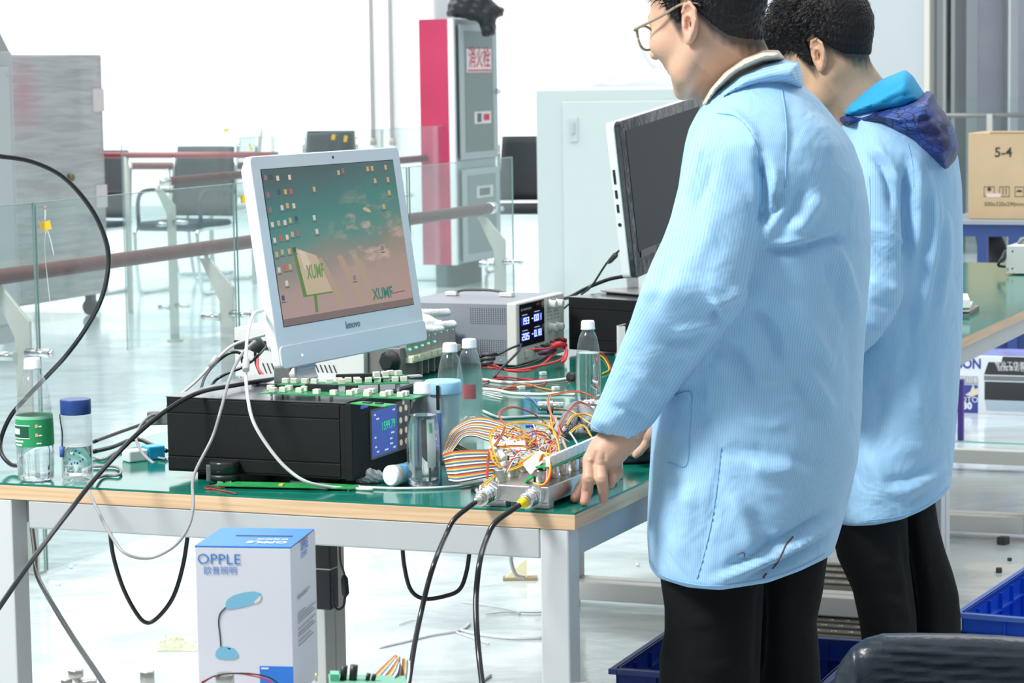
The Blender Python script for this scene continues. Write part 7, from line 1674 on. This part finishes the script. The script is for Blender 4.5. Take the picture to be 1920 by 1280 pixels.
# torso, arms and legs of the body inside the clothes
def innerf(X, Y, Z):
    d = cap(X, Y, Z, V(1420, 230, 4.36), V(1415, 700, 4.36), 0.09, 0.10)
    for sgn, Yn in ((1, 4.22), (-1, 4.46)):
        d = smin(d, cap(X, Y, Z, V(1410, 250, 4.34), V(1375, 285, Yn), 0.06, 0.045), 0.03)
    for a, b_, ra, rb in ((V(1375, 285, 4.20), V(1318, 545, 4.11), 0.045, 0.038), (V(1318, 545, 4.11), V(1170, 814, 4.205), 0.038, 0.030), (V(1375, 285, 4.46), V(1325, 560, 4.58), 0.045, 0.038), (V(1325, 560, 4.58), V(1258, 774, 4.60), 0.038, 0.026)):
        d = smin(d, cap(X, Y, Z, a, b_, ra, rb), 0.02)
    for a, b_, c_ in ((V(1385, 760, 4.28), V(1335, 1180, 4.28), V(1322, 1690, 4.29)), (V(1450, 760, 4.38), V(1474, 1180, 4.42), V(1468, 1690, 4.42))):
        d = smin(d, cap(X, Y, Z, a, b_, 0.06, 0.040), 0.02); d = smin(d, cap(X, Y, Z, b_, c_, 0.040, 0.030), 0.01)
    return d
lo, hi = V(1090, 1720, 4.0), V(1560, 150, 4.75)
iv, iq = surf(innerf, (lo[0] - 0.02, 3.98, 0.05), (hi[0] + 0.02, 4.72, 1.42), 0.013)
join_body('body', [head1, handL, (hv2, hq2, np.zeros(len(hv2)), np.zeros(len(hv2))), (iv, iq, np.zeros(len(iv)), np.zeros(len(iv)))], skin1, P1)
# glasses
gm = mat('tortoise clear frame', (0.30, 0.235, 0.16), 0.2, coat=0.5); gdk = mat('dark frame', (0.03, 0.022, 0.018), 0.25)
def rimpts(cy): return [wpt(hf1, 0.1035 - 0.004 * abs(math.cos(a)) , cy + 0.0265 * math.copysign(abs(math.cos(a)) ** 0.8, math.cos(a)), -0.008 + 0.0205 * math.copysign(abs(math.sin(a)) ** 0.8, math.sin(a))) for a in np.linspace(0, 2 * PI, 29)]
gl = obj('glasses', B().tube(rimpts(0.034), 0.0022, 8).tube(rimpts(-0.034), 0.0022, 8).tube([wpt(hf1, 0.104, 0.009, 0.0), wpt(hf1, 0.108, 0, 0.002), wpt(hf1, 0.104, -0.009, 0.0)], 0.002, 8), gm, P1, label='clear brown rimmed glasses')
for sgn in (1, -1):
    tp = spline([wpt(hf1, 0.100, sgn * 0.060, 0.004), wpt(hf1, 0.092, sgn * 0.072, 0.005), wpt(hf1, 0.04, sgn * 0.079, 0.010), wpt(hf1, 0.0, sgn * 0.081, 0.018), wpt(hf1, -0.018, sgn * 0.081, 0.018)], 5)
    obj('temple_arm', B().tube(tp, 0.0024, 8), gm, gl)
    obj('temple_tip', B().tube(spline([wpt(hf1, -0.014, sgn * 0.081, 0.018), wpt(hf1, -0.035, sgn * 0.081, 0.012), wpt(hf1, -0.042, sgn * 0.080, 0.006)], 4), 0.0029, 8), gdk, gl)
    cx = [wpt(hf1, 0.103 - 0.003 * abs(math.cos(a)), sgn * 0.034 + 0.0255 * math.copysign(abs(math.cos(a)) ** 0.8, math.cos(a)), -0.008 + 0.0195 * math.copysign(abs(math.sin(a)) ** 0.8, math.sin(a))) for a in np.linspace(0, 2 * PI, 29)[:-1]]
    lo_ = obj('lens', B().add(cx, [tuple(range(28))]), glass_mat('lens glass', (0.95, 0.97, 0.96), 0.15, 0.0) if 'lens glass' not in MATS else MATS['lens glass'], gl)
    md = lo_.modifiers.new('thickness', 'SOLIDIFY'); md.thickness = 0.002

# coat
SL1 = [(1350, 208), (1318, 228), (1296, 262), (1282, 305), (1269, 360), (1257, 408), (1243, 446), (1222, 490), (1206, 530), (1192, 570), (1178, 612), (1160, 655), (1144, 698), (1126, 742), (1111, 778), (1104, 800), (1112, 813), (1138, 827), (1163, 836), (1188, 839), (1208, 815), (1230, 788), (1256, 752), (1290, 706), (1325, 664), (1358, 622), (1386, 590), (1403, 560), (1403, 532), (1412, 495), (1423, 450), (1427, 400), (1428, 340), (1424, 285), (1405, 240), (1380, 214)]
YS1 = lambda px, py: np.interp(py, [200, 300, 545, 820], [4.235, 4.20, 4.105, 4.205])
TR1 = [(128, 1395, 1480, 0.10), (160, 1350, 1506, 0.12), (185, 1322, 1535, 0.155), (210, 1308, 1556, 0.18), (240, 1292, 1580, 0.20), (270, 1284, 1600, 0.212), (320, 1276, 1618, 0.218), (380, 1268, 1629, 0.212), (450, 1256, 1634, 0.205), (520, 1245, 1631, 0.198), (600, 1236, 1624, 0.193), (700, 1230, 1618, 0.193), (780, 1224, 1616, 0.198), (860, 1219, 1609, 0.205), (930, 1215, 1594, 0.210), (1000, 1213, 1574, 0.212), (1060, 1217, 1555, 0.212), (1130, 1222, 1550, 0.21)]
hem1x = [1180, 1216, 1235, 1290, 1350, 1440, 1500, 1548, 1600]; hem1y = [1050, 1062, 1084, 1101, 1106, 1092, 1070, 1047, 1010]
def coat1(X, Y, Z):
    px, py = PXY(X, Y, Z)
    d, dx, dy, a, bb = column(X, Y, Z, TR1, Y1, 0.2)
    s = pillow(X, Y, Z, SL1, YS1, 0.062, 0.062)
    far = smin(cap(X, Y, Z, V(1385, 285, 4.47), V(1330, 560, 4.60), 0.075, 0.062), cap(X, Y, Z, V(1330, 560, 4.60), V(1255, 775, 4.61), 0.062, 0.042), 0.02)
    d = smin(d, far, 0.025)
    d = smin(d, s, 0.012)
    # hollow the cuff end
    d = smax(d, -cap(X, Y, Z, V(1172, 806, 4.205), V(1132, 850, 4.205), 0.033, 0.038), 0.003)
    hem = (py - np.interp(px, hem1x, hem1y)) * Y1 / FL
    d = smax(d, hem, 0.006)
    return d
lo = V(1095, 1115, 4.3); hi = V(1640, 120, 4.3)
cv, cq = surf(coat1, (lo[0], 4.0, lo[2] - 0.02), (hi[0] + 0.03, 4.70, hi[2] + 0.02), 0.0062)
cv = smooth_mesh(cv, cq, 2, 0.5)
F1 = [
    ([(1423, 285), (1432, 335), (1437, 380), (1430, 430)], 9, -0.024), ([(1448, 300), (1452, 360), (1440, 420), (1425, 455)], 13, 0.010), ([(1466, 350), (1455, 395), (1427, 425)], 8, -0.014),
    ([(1540, 360), (1515, 400), (1490, 442)], 15, 0.010), ([(1510, 345), (1490, 395), (1468, 430)], 10, -0.008), ([(1427, 468), (1476, 470), (1557, 450), (1600, 452)], 9, -0.012), ([(1430, 455), (1500, 455), (1565, 434)], 8, 0.008),
    ([(1329, 566), (1357, 562), (1399, 546)], 7, 0.007), ([(1335, 582), (1350, 600), (1365, 612)], 8, -0.009), ([(1330, 545), (1350, 575), (1352, 602)], 6, 0.005), ([(1241, 644), (1300, 640), (1346, 618)], 11, -0.007), ([(1255, 622), (1310, 612), (1370, 596)], 9, 0.006),
    ([(1230, 690), (1270, 680), (1300, 670)], 10, -0.004), ([(1180, 690), (1225, 720), (1250, 725)], 12, 0.004), ([(1140, 760), (1190, 775), (1215, 780)], 8, -0.0045), ([(1128, 790), (1170, 805), (1200, 800)], 7, 0.003),
    ([(1412, 570), (1452, 624), (1470, 690)], 14, -0.011), ([(1440, 540), (1497, 589), (1530, 640), (1560, 700)], 15, 0.009), ([(1564, 455), (1586, 505), (1600, 550), (1614, 610)], 9, 0.007), ([(1545, 470), (1568, 540), (1590, 620)], 11, -0.006),
    ([(1501, 684), (1530, 725), (1560, 775)], 13, 0.008), ([(1480, 700), (1515, 760), (1540, 800)], 14, -0.006), ([(1406, 706), (1440, 712), (1475, 716)], 7, 0.005), ([(1366, 640), (1400, 690), (1410, 730)], 12, -0.008), ([(1345, 650), (1370, 700), (1375, 760)], 12, 0.006),
    ([(1300, 700), (1310, 760), (1330, 800)], 12, -0.006), ([(1440, 760), (1490, 745), (1520, 760)], 8, 0.004), ([(1390, 790), (1440, 800), (1480, 790)], 9, 0.004), ([(1400, 870), (1450, 880), (1500, 870)], 18, 0.007), ([(1350, 840), (1440, 850), (1560, 880)], 14, -0.005),
    ([(1329, 1095), (1400, 1065), (1460, 1040), (1530, 1000), (1590, 960)], 9, 0.011), ([(1340, 1075), (1400, 1050), (1460, 1020), (1520, 985), (1585, 940)], 9, -0.010), ([(1400, 1085), (1460, 1060), (1530, 1020), (1575, 985)], 7, -0.009),
    ([(1395, 950), (1440, 1000), (1450, 1040)], 16, -0.006), ([(1360, 920), (1400, 980), (1410, 1040)], 16, 0.006), ([(1260, 880), (1250, 950), (1255, 1030)], 22, -0.007), ([(1290, 900), (1285, 980), (1275, 1060)], 20, 0.007),
    ([(1300, 280), (1285, 330), (1272, 390)], 7, -0.006), ([(1318, 262), (1300, 320), (1286, 380)], 8, 0.005), ([(1340, 300), (1325, 350), (1300, 400)], 9, -0.003), ([(1350, 380), (1330, 440), (1290, 520)], 20, 0.004), ([(1260, 470), (1240, 530), (1215, 590)], 14, -0.004),
    ([(1500, 210), (1540, 250), (1570, 300)], 16, 0.005), ([(1480, 180), (1490, 240), (1480, 300)], 10, -0.003), ([(1345, 205), (1380, 215), (1410, 245), (1422, 290)], 6, 0.006), ([(1590, 600), (1600, 700), (1595, 780)], 12, -0.004),
]
for y_ in np.arange(845, 1080, 13):
    x_ = np.interp(y_, [837, 950, 1085], [1351, 1340, 1306]); F1.append(([(x_ - 7, y_ - 2), (x_, y_ + 2), (x_ + 7, y_)], 3.2, -0.0035))
F1 = [(a_, b_, c_ * 1.5) for a_, b_, c_ in F1]
cv = folds(cv, cq, F1)
cv = smooth_mesh(cv, cq, 1, 0.35)
px_, py_ = PXY(cv[:, 0], cv[:, 1], cv[:, 2])
ds = pillow(cv[:, 0], cv[:, 1], cv[:, 2], SL1, YS1, 0.062, 0.062); dt, dx, dy, a, bb = column(cv[:, 0], cv[:, 1], cv[:, 2], TR1, Y1, 0.2)
sl = (px_ - np.interp(py_, [200, 545, 820], [1372, 1305, 1150])) * np.interp(py_, [200, 545, 820], [0.98, 0.92, 0.84]) * 4.15 / FL
tr = 0.21 * np.arctan2(dx / a, -dy / bb)
weave = np.where(ds < dt, sl, tr)
coat = vmesh('lab_coat', cv, cq, coatm, P1, {'weave': weave})
bvh = BVHTree.FromPolygons([Vector(v) for v in cv], [tuple(int(i) for i in f) for f in cq])
for pts in ([(1466, 168), (1472, 210), (1475, 250), (1474, 300), (1472, 352)], [(1284, 300), (1310, 305), (1358, 318), (1345, 350), (1325, 390), (1300, 450), (1292, 455), (1252, 436)], [(1330, 300), (1325, 325)],
            [(1352, 838), (1348, 880), (1342, 930), (1332, 990), (1320, 1040), (1307, 1085)], [(1262, 742), (1294, 735), (1296, 770), (1293, 810), (1287, 872), (1252, 866)], [(1220, 1052), (1238, 1076), (1290, 1093), (1350, 1097), (1440, 1083), (1500, 1062), (1546, 1038)],
            [(1345, 212), (1378, 217), (1404, 242), (1420, 280), (1424, 330)], [(1112, 800), (1140, 815), (1165, 823), (1192, 825)]):
    seam(bvh, pts, 0.0012, seamm, coat)
stain = mat('brown stain', (0.16, 0.05, 0.04), 0.7)
for pts, r_ in (([(1487, 1006), (1482, 1012), (1473, 1022), (1468, 1034), (1461, 1047), (1455, 1058), (1448, 1066)], 0.0014), ([(1437, 1075), (1433, 1080), (1431, 1083)], 0.0016), ([(1383, 1040), (1389, 1036), (1396, 1037), (1395, 1044)], 0.0007)):
    seam(bvh, pts, r_, stain, coat, 'stain', 5)
def slab(name, poly, Yc, R, T, res, mm, parent, F_=None, wv=None):
    pts = np.array([V(x, y, Yc) for x, y in poly]); lo, hi = pts.min(0), pts.max(0)
    vs, q = surf(lambda X, Y, Z: pillow(X, Y, Z, poly, Yc, R, T), (lo[0] - 0.02, Yc - T - 0.02, lo[2] - 0.03), (hi[0] + 0.02, Yc + T + 0.02, hi[2] + 0.03), res)
    if F_: vs = folds(vs, q, F_)
    px, py = PXY(vs[:, 0], vs[:, 1], vs[:, 2])
    return vmesh(name, vs, q, mm, parent, {'weave': (wv(px, py) if wv else px * Yc / FL)})
slab('coat_collar', [(1320, 206), (1330, 192), (1350, 167), (1385, 137), (1430, 118), (1470, 111), (1499, 117), (1505, 145), (1507, 169), (1470, 163), (1425, 168), (1378, 184), (1340, 205), (1326, 214)], 4.33, 0.022, 0.125, 0.004, coatm, P1,
     [([(1350, 178), (1400, 150), (1460, 138), (1500, 142)], 6, 0.002)], lambda px, py: (py + 0.25 * px) * 4.3 / FL)
slab('shirt_collar', [(1314, 196), (1329, 166), (1356, 132), (1393, 106), (1430, 93), (1460, 94), (1474, 112), (1430, 120), (1386, 140), (1350, 170), (1324, 204)], 4.33, 0.02, 0.118, 0.004, mat('beige shirt', (0.66, 0.56, 0.46), 0.8), P1)
def trousers(name, polys, parent, F_, res=0.0075, mm=trous):
    pts = np.array([V(x, y, Yc) for poly, Yc in polys for x, y in poly]); lo, hi = pts.min(0), pts.max(0); lo[2] = max(lo[2], 0.035)
    def fn(X, Y, Z):
        d = None
        for poly, Yc in polys: e = pillow(X, Y, Z, poly, Yc, 0.085, 0.088); d = e if d is None else smin(d, e, 0.02)
        return d
    vs, q = surf(fn, (lo[0] - 0.02, min(p_[1] for p_ in polys) - 0.11, lo[2] - 0.01), (hi[0] + 0.02, max(p_[1] for p_ in polys) + 0.11, hi[2] + 0.02), res)
    vs = folds(vs, q, F_); return vmesh(name, vs, q, mm, parent)
trousers('trousers', [([(1238, 1000), (1238, 1085), (1246, 1140), (1246, 1185), (1237, 1225), (1236, 1290), (1248, 1500), (1268, 1735), (1372, 1735), (1400, 1500), (1424, 1290), (1432, 1100), (1432, 1000)], 4.28),
                      ([(1400, 1000), (1560, 1000), (1551, 1050), (1543, 1110), (1531, 1165), (1537, 1230), (1540, 1290), (1532, 1500), (1512, 1740), (1425, 1740), (1412, 1500), (1404, 1290)], 4.42)], P1,
         [([(1428, 1090), (1426, 1180), (1420, 1280)], 9, -0.012), ([(1260, 1150), (1300, 1170), (1350, 1165)], 10, 0.004), ([(1470, 1130), (1510, 1150), (1535, 1160)], 9, -0.005), ([(1270, 1240), (1330, 1260), (1400, 1240)], 12, 0.004)])
def shoes(px0, Yc, parent):
    X0 = V(px0, 1600, Yc)[0]
    def fn(X, Y, Z): return smax(smin(ell(X, Y, Z, (X0 - 0.06, Yc + 0.02, 0.03), (0.15, 0.048, 0.045)), ell(X, Y, Z, (X0 + 0.02, Yc, 0.06), (0.06, 0.045, 0.06)), 0.03), -Z + 0.001, 0.004)
    vs, q = surf(fn, (X0 - 0.24, Yc - 0.07, -0.01), (X0 + 0.12, Yc + 0.11, 0.14), 0.008); vmesh('shoe', vs, q, shoe, parent)
shoes(1320, 4.29, P1); shoes(1468, 4.43, P1)
# mouse under the far hand
mq = G(1196, 868, TZ)
def mousef(X, Y, Z):
    f_ = Fr(mq, 200); x = (X - mq[0]) * f_.x[0] + (Y - mq[1] - 0.02) * f_.x[1]; y = (X - mq[0]) * f_.y[0] + (Y - mq[1] - 0.02) * f_.y[1]
    return smax(ell(x, y, Z - TZ, (0, 0, 0.006), (0.058, 0.034, 0.027)), -(Z - TZ - 0.001), 0.004)
vs, q = surf(mousef, (mq[0] - 0.08, mq[1] - 0.06, TZ - 0.004), (mq[0] + 0.08, mq[1] + 0.10, TZ + 0.045), 0.0025)
vmesh('computer_mouse', vs, q, mat('mouse black', (0.02, 0.022, 0.028), 0.25), label='black computer mouse under the far hand of the nearer person', cat='computer mouse')

# ------------------------------------------------------------------ farther person
Y2 = 5.36
P2 = thing('person', (V(1690, 1000, Y2)[0], Y2, 0), 'farther person in a pale blue lab coat with a dark blue patterned hood, head bowed', 'person')
hf2 = head_frame(V(1545, 97, 5.34), math.radians(28), math.radians(27))
neck2 = [(V(1572, 130, 5.345), V(1640, 240, 5.37), 0.060, 0.075, 0.035), (V(1560, 170, 5.33), V(1615, 225, 5.35), 0.050, 0.06, 0.03)]
HL2 = [(-0.12, -0.060), (-0.085, -0.052), (-0.055, -0.034), (-0.036, 0.000), (-0.024, 0.030), (-0.004, 0.026), (0.006, -0.025), (0.016, -0.022), (0.030, 0.018), (0.055, 0.030), (0.085, 0.040), (0.12, 0.052)]
def tuft2(d, x, y, z): return smin(d, ell(x, y, z, (0.078, 0.0, 0.075), (0.040, 0.062, 0.032)), 0.025)
head2 = make_head(hf2, neck2, HL2, [0.002, 0.005, 0.014, 0.021, 0.024], skin2, P2, 0.8, tuft=tuft2, nstr=3600, slen=(0.014, 0.028), comb=(0.9, 0.05, -0.1), res=0.0028, rnd=0.09)
def inner2(X, Y, Z):
    d = cap(X, Y, Z, V(1665, 260, 5.37), V(1680, 640, 5.37), 0.10, 0.10)
    for a, b_, ra, rb in ((V(1650, 300, 5.24), V(1642, 560, 5.145), 0.040, 0.034), (V(1642, 560, 5.145), V(1520, 690, 5.125), 0.034, 0.028), (V(1655, 300, 5.52), V(1630, 560, 5.60), 0.045, 0.038), (V(1630, 560, 5.60), V(1500, 690, 5.60), 0.038, 0.028)):
        d = smin(d, cap(X, Y, Z, a, b_, ra, rb), 0.02)
    for Yh in (5.12, 5.60):
        b0 = V(1515, 692, Yh); d = smin(d, cap(X, Y, Z, b0, b0 + np.array([-0.07, 0, -0.01]), 0.03, 0.026), 0.02)
        for k in range(4): d = smin(d, cap(X, Y, Z, b0 + np.array([-0.07, -0.03 + 0.02 * k, -0.01]), b0 + np.array([-0.13 - 0.01 * (k in (1, 2)), -0.035 + 0.022 * k, -0.035]), 0.010, 0.0085), 0.004)
        d = smin(d, cap(X, Y, Z, b0 + np.array([-0.02, 0.03, -0.01]), b0 + np.array([-0.07, 0.06, -0.03]), 0.011, 0.009), 0.006)
    for a, b_, c_ in ((V(1640, 700, 5.32), V(1660, 1100, 5.31), V(1675, 1400, 5.31)), (V(1680, 700, 5.40), V(1725, 1100, 5.42), V(1745, 1400, 5.42))):
        d = smin(d, cap(X, Y, Z, a, b_, 0.034, 0.030), 0.02); d = smin(d, cap(X, Y, Z, b_, c_, 0.030, 0.026), 0.01)
    return d
lo, hi = V(1480, 1420, 5.3), V(1800, 150, 5.3)
iv, iq = surf(inner2, (lo[0] - 0.20, 5.0, 0.04), (hi[0] + 0.02, 5.75, 1.42), 0.009)
join_body('body', [head2, (iv, iq, np.zeros(len(iv)), np.zeros(len(iv)))], skin2, P2)
SL2 = [(1650, 236), (1618, 246), (1596, 275), (1590, 330), (1590, 420), (1592, 520), (1575, 590), (1535, 650), (1500, 690), (1530, 745), (1590, 700), (1618, 664), (1645, 640), (1672, 604), (1690, 568), (1697, 538), (1690, 505), (1700, 465), (1703, 420), (1699, 380), (1700, 330), (1690, 275), (1675, 245)]
YS2 = lambda px, py: np.interp(py, [230, 330, 560, 720], [5.25, 5.20, 5.13, 5.12])
TR2 = [(190, 1600, 1690, 0.10), (225, 1578, 1745, 0.16), (255, 1572, 1775, 0.19), (290, 1568, 1796, 0.205), (350, 1565, 1804, 0.21), (450, 1562, 1806, 0.205), (550, 1562, 1806, 0.198), (640, 1562, 1804, 0.198), (750, 1560, 1797, 0.202), (860, 1560, 1788, 0.205), (920, 1562, 1782, 0.205), (960, 1562, 1776, 0.20), (1010, 1562, 1770, 0.20)]
h2x = [1540, 1600, 1640, 1690, 1730, 1760, 1784, 1800]; h2y = [980, 986, 984, 974, 957, 938, 912, 880]
def coat2(X, Y, Z):
    px, py = PXY(X, Y, Z); d = column(X, Y, Z, TR2, Y2, 0.2)[0]; s = pillow(X, Y, Z, SL2, YS2, 0.062, 0.06)
    far = smin(cap(X, Y, Z, V(1660, 300, 5.52), V(1635, 560, 5.60), 0.075, 0.062), cap(X, Y, Z, V(1635, 560, 5.60), V(1515, 680, 5.60), 0.062, 0.045), 0.02)
    d = smin(smin(d, far, 0.025), s, 0.010)
    return smax(d, (py - np.interp(px, h2x, h2y)) * Y2 / FL, 0.006)
lo = V(1495, 1000, 5.3); hi = V(1812, 185, 5.3)
cv, cq = surf(coat2, (lo[0], 4.98, lo[2] - 0.02), (hi[0] + 0.03, 5.75, hi[2] + 0.02), 0.0078)
cv = smooth_mesh(cv, cq, 2, 0.5)
F2 = [([(1700, 300), (1702, 360), (1706, 430), (1700, 500)], 9, -0.022), ([(1722, 300), (1722, 400), (1716, 480)], 9, 0.008), ([(1628, 280), (1655, 310), (1668, 350), (1672, 400)], 6, -0.012), ([(1640, 270), (1672, 312), (1685, 350)], 8, 0.008),
      ([(1628, 440), (1660, 475), (1690, 500)], 9, -0.009), ([(1640, 420), (1675, 445), (1695, 460)], 8, 0.008), ([(1625, 520), (1655, 540), (1692, 545)], 9, 0.007), ([(1630, 560), (1660, 575), (1685, 570)], 9, -0.007), ([(1625, 600), (1650, 610), (1668, 605)], 8, 0.004),
      ([(1752, 330), (1758, 420), (1740, 520), (1720, 620)], 9, 0.008), ([(1738, 350), (1740, 440), (1722, 540)], 10, -0.008), ([(1775, 380), (1780, 470), (1765, 560), (1750, 620)], 9, 0.006), ([(1765, 400), (1768, 480), (1750, 570)], 8, -0.005),
      ([(1790, 400), (1795, 500), (1790, 600)], 8, -0.004), ([(1700, 560), (1712, 640), (1700, 740)], 16, -0.006), ([(1720, 640), (1716, 720), (1730, 800)], 14, 0.006), ([(1640, 700), (1650, 780), (1640, 860)], 20, -0.008), ([(1760, 660), (1755, 740), (1765, 800)], 14, 0.004),
      ([(1650, 930), (1700, 920), (1750, 895), (1785, 860)], 9, 0.008), ([(1640, 905), (1700, 900), (1750, 875), (1785, 845)], 8, -0.007), ([(1690, 955), (1740, 925), (1782, 890)], 6, -0.006), ([(1625, 850), (1650, 890), (1660, 930)], 14, 0.006), ([(1670, 860), (1700, 840), (1740, 840)], 10, 0.004)]
F2 = [(a_, b_, c_ * 1.45) for a_, b_, c_ in F2]
cv = folds(cv, cq, F2); cv = smooth_mesh(cv, cq, 1, 0.35)
px_, py_ = PXY(cv[:, 0], cv[:, 1], cv[:, 2])
ds = pillow(cv[:, 0], cv[:, 1], cv[:, 2], SL2, YS2, 0.062, 0.06); dt, dx, dy, a, bb = column(cv[:, 0], cv[:, 1], cv[:, 2], TR2, Y2, 0.2)
weave = np.where(ds < dt, (px_ - 1650) * 5.2 / FL, 0.2 * np.arctan2(dx / a, -dy / bb))
coat = vmesh('lab_coat', cv, cq, coatm, P2, {'weave': weave})
bvh = BVHTree.FromPolygons([Vector(v) for v in cv], [tuple(int(i) for i in f) for f in cq])
for pts in ([(1702, 268), (1712, 310), (1714, 350)], [(1630, 330), (1632, 400), (1628, 480)], [(1625, 976), (1690, 966), (1740, 945), (1778, 912)]): seam(bvh, pts, 0.0009, seamm, coat)
hoodc = mat('cyan jersey lining', (0.02, 0.34, 0.62), 0.75, bump=0.25, bscale=500)
hoodp = mat('dark blue printed hood', (0.02, 0.04, 0.22), 0.5)
nt, p = nodes_of(hoodp); tc = nt.nodes.new('ShaderNodeTexCoord')
v1 = nt.nodes.new('ShaderNodeTexVoronoi'); v1.inputs['Scale'].default_value = 42; v1.feature = 'DISTANCE_TO_EDGE'; v2 = nt.nodes.new('ShaderNodeTexVoronoi'); v2.inputs['Scale'].default_value = 20
mpx = nt.nodes.new('ShaderNodeMapping'); mpx.inputs['Rotation'].default_value = (0.5, 0.3, 0.7); mpx.inputs['Scale'].default_value = (1, 1, 2.2)
nt.links.new(tc.outputs['Object'], mpx.inputs[0]); nt.links.new(mpx.outputs[0], v1.inputs['Vector']); nt.links.new(tc.outputs['Object'], v2.inputs['Vector'])
rp = nt.nodes.new('ShaderNodeValToRGB'); rp.color_ramp.interpolation = 'CONSTANT'; e = rp.color_ramp.elements; e[0].color = (0.008, 0.012, 0.07, 1); e[1].position = 0.3; e[1].color = (0.018, 0.04, 0.22, 1)
x = e.new(0.55); x.color = (0.009, 0.018, 0.11, 1); x = e.new(0.75); x.color = (0.03, 0.075, 0.30, 1)
nt.links.new(v2.outputs['Color'], rp.inputs[0]); r3_ = nt.nodes.new('ShaderNodeMapRange'); r3_.inputs[1].default_value = 0.02; r3_.inputs[2].default_value = 0.07; nt.links.new(v1.outputs['Distance'], r3_.inputs[0])
mx = nt.nodes.new('ShaderNodeMix'); mx.data_type = 'RGBA'; mx.inputs[6].default_value = (0.005, 0.008, 0.03, 1); nt.links.new(r3_.outputs[0], mx.inputs[0]); nt.links.new(rp.outputs[0], mx.inputs[7]); nt.links.new(mx.outputs[2], p.inputs['Base Color'])
slab('hood_lining', [(1578, 214), (1590, 196), (1618, 172), (1650, 150), (1676, 139), (1697, 130), (1712, 142), (1722, 158), (1738, 182), (1735, 200), (1690, 215), (1640, 222), (1600, 225)], 5.33, 0.04, 0.13, 0.0055, hoodc, P2,
     [([(1620, 192), (1660, 170), (1700, 150)], 7, -0.006), ([(1660, 190), (1690, 180), (1715, 178)], 5, -0.004), ([(1630, 205), (1670, 198), (1715, 196)], 5, 0.004)])
slab('hood', [(1571, 222), (1584, 216), (1612, 216), (1650, 203), (1700, 190), (1730, 176), (1740, 169), (1752, 176), (1755, 190), (1768, 206), (1784, 228), (1794, 256), (1798, 278), (1792, 300), (1780, 322), (1768, 326), (1740, 306), (1712, 280), (1680, 262), (1645, 240), (1612, 232), (1584, 239)], 5.31, 0.045, 0.17, 0.0055, hoodp, P2,
     [([(1640, 225), (1680, 232), (1720, 230), (1760, 215)], 6, -0.009), ([(1640, 214), (1690, 210), (1740, 196)], 7, 0.007), ([(1700, 245), (1740, 255), (1775, 250)], 7, -0.006), ([(1710, 262), (1745, 280), (1775, 290)], 9, 0.006), ([(1752, 190), (1762, 230), (1785, 262)], 6, -0.006)])
trousers('trousers', [([(1566, 930), (1560, 1000), (1570, 1045), (1598, 1105), (1610, 1160), (1616, 1200), (1622, 1300), (1632, 1425), (1712, 1425), (1722, 1250), (1718, 1150), (1705, 1050), (1700, 930)], 5.31),
                      ([(1680, 930), (1752, 930), (1760, 985), (1772, 1030), (1786, 1070), (1797, 1110), (1802, 1160), (1802, 1200), (1794, 1300), (1782, 1430), (1706, 1430), (1706, 1250), (1700, 1100)], 5.42)], P2,
         [([(1690, 1000), (1706, 1080), (1718, 1180)], 7, -0.010), ([(1610, 1080), (1650, 1055), (1690, 1050)], 9, 0.006), ([(1620, 1100), (1660, 1110), (1700, 1105)], 9, -0.006), ([(1625, 1130), (1660, 1125), (1700, 1140)], 8, 0.005), ([(1640, 1165), (1680, 1160), (1710, 1170)], 8, -0.004)],
         mm=mat('charcoal trousers', (0.010, 0.0105, 0.011), 0.9, spec=0.2, bump=0.3, bscale=30))
shoes(1672, 5.32, P2); shoes(1742, 5.44, P2)

# ------------------------------------------------------------------ leather chair in the foreground
chd = mat('dark blue grey leather', (0.022, 0.030, 0.042), 0.32, var=0.15, scale=12, bump=0.15, bscale=70)
q0 = V(1745, 1188, 3.95)
Xc, Yc, zt = V(1790, 1188, 3.95)[0], 3.95, q0[2]
t = thing('leather_chair', (Xc, Yc, 0), 'dark blue grey leather chair with stitched ribs at the bottom right corner', 'chair')
OUT = [(1560, 1300), (1566, 1262), (1578, 1236), (1598, 1212), (1622, 1196), (1655, 1187), (1720, 1186), (1800, 1187), (1870, 1190), (1950, 1196), (2000, 1215), (2030, 1260), (2035, 1330), (2000, 1400), (1600, 1400), (1565, 1350)]
F3 = [([(1600 + 6 * k, y), (1680, y + 6), (1760, y + 12), (1850, y + 17), (1940, y + 20)], 3.0, -0.0045) for k, y in enumerate((1204, 1222, 1240, 1258, 1276))]
F3 += [([(1588, 1225), (1600, 1214), (1608, 1300)], 5, 0.004), ([(1660, 1212), (1720, 1220), (1790, 1216)], 6, 0.003), ([(1690, 1245), (1760, 1258), (1850, 1252)], 7, -0.002)]
cs = slab('backrest', OUT, Yc, 0.045, 0.045, 0.0055, chd, t, F3)
obj('seat', B().box(Fr((Xc, Yc, 0), 0), -0.21, 0.21, -0.50, -0.05, 0.36, 0.44), chd, t, bevel=0.03, seg=4)
obj('back_support', B().box(Fr((Xc, Yc, 0), 0), -0.03, 0.03, -0.08, -0.03, 0.30, 0.46), blackp, t, bevel=0.005)
obj('column', B().cyl((Xc, Yc - 0.25, 0.07), (Xc, Yc - 0.25, 0.37), 0.028, 16), chrome, t)
for k in range(5):
    a = 2 * PI * k / 5 + 0.3; p_ = np.array([Xc + 0.28 * math.cos(a), Yc - 0.25 + 0.28 * math.sin(a), 0.07])
    lg = obj('leg', B().tube([(Xc, Yc - 0.25, 0.10), p_], [0.022, 0.014], 10), blackp, t)
    obj('castor', B().cyl(p_ + np.array([-0.012, 0, -0.045]), p_ + np.array([0.012, 0, -0.045]), 0.024, 14).cyl(p_ - K * 0.03, p_, 0.006, 8), blackp, lg)
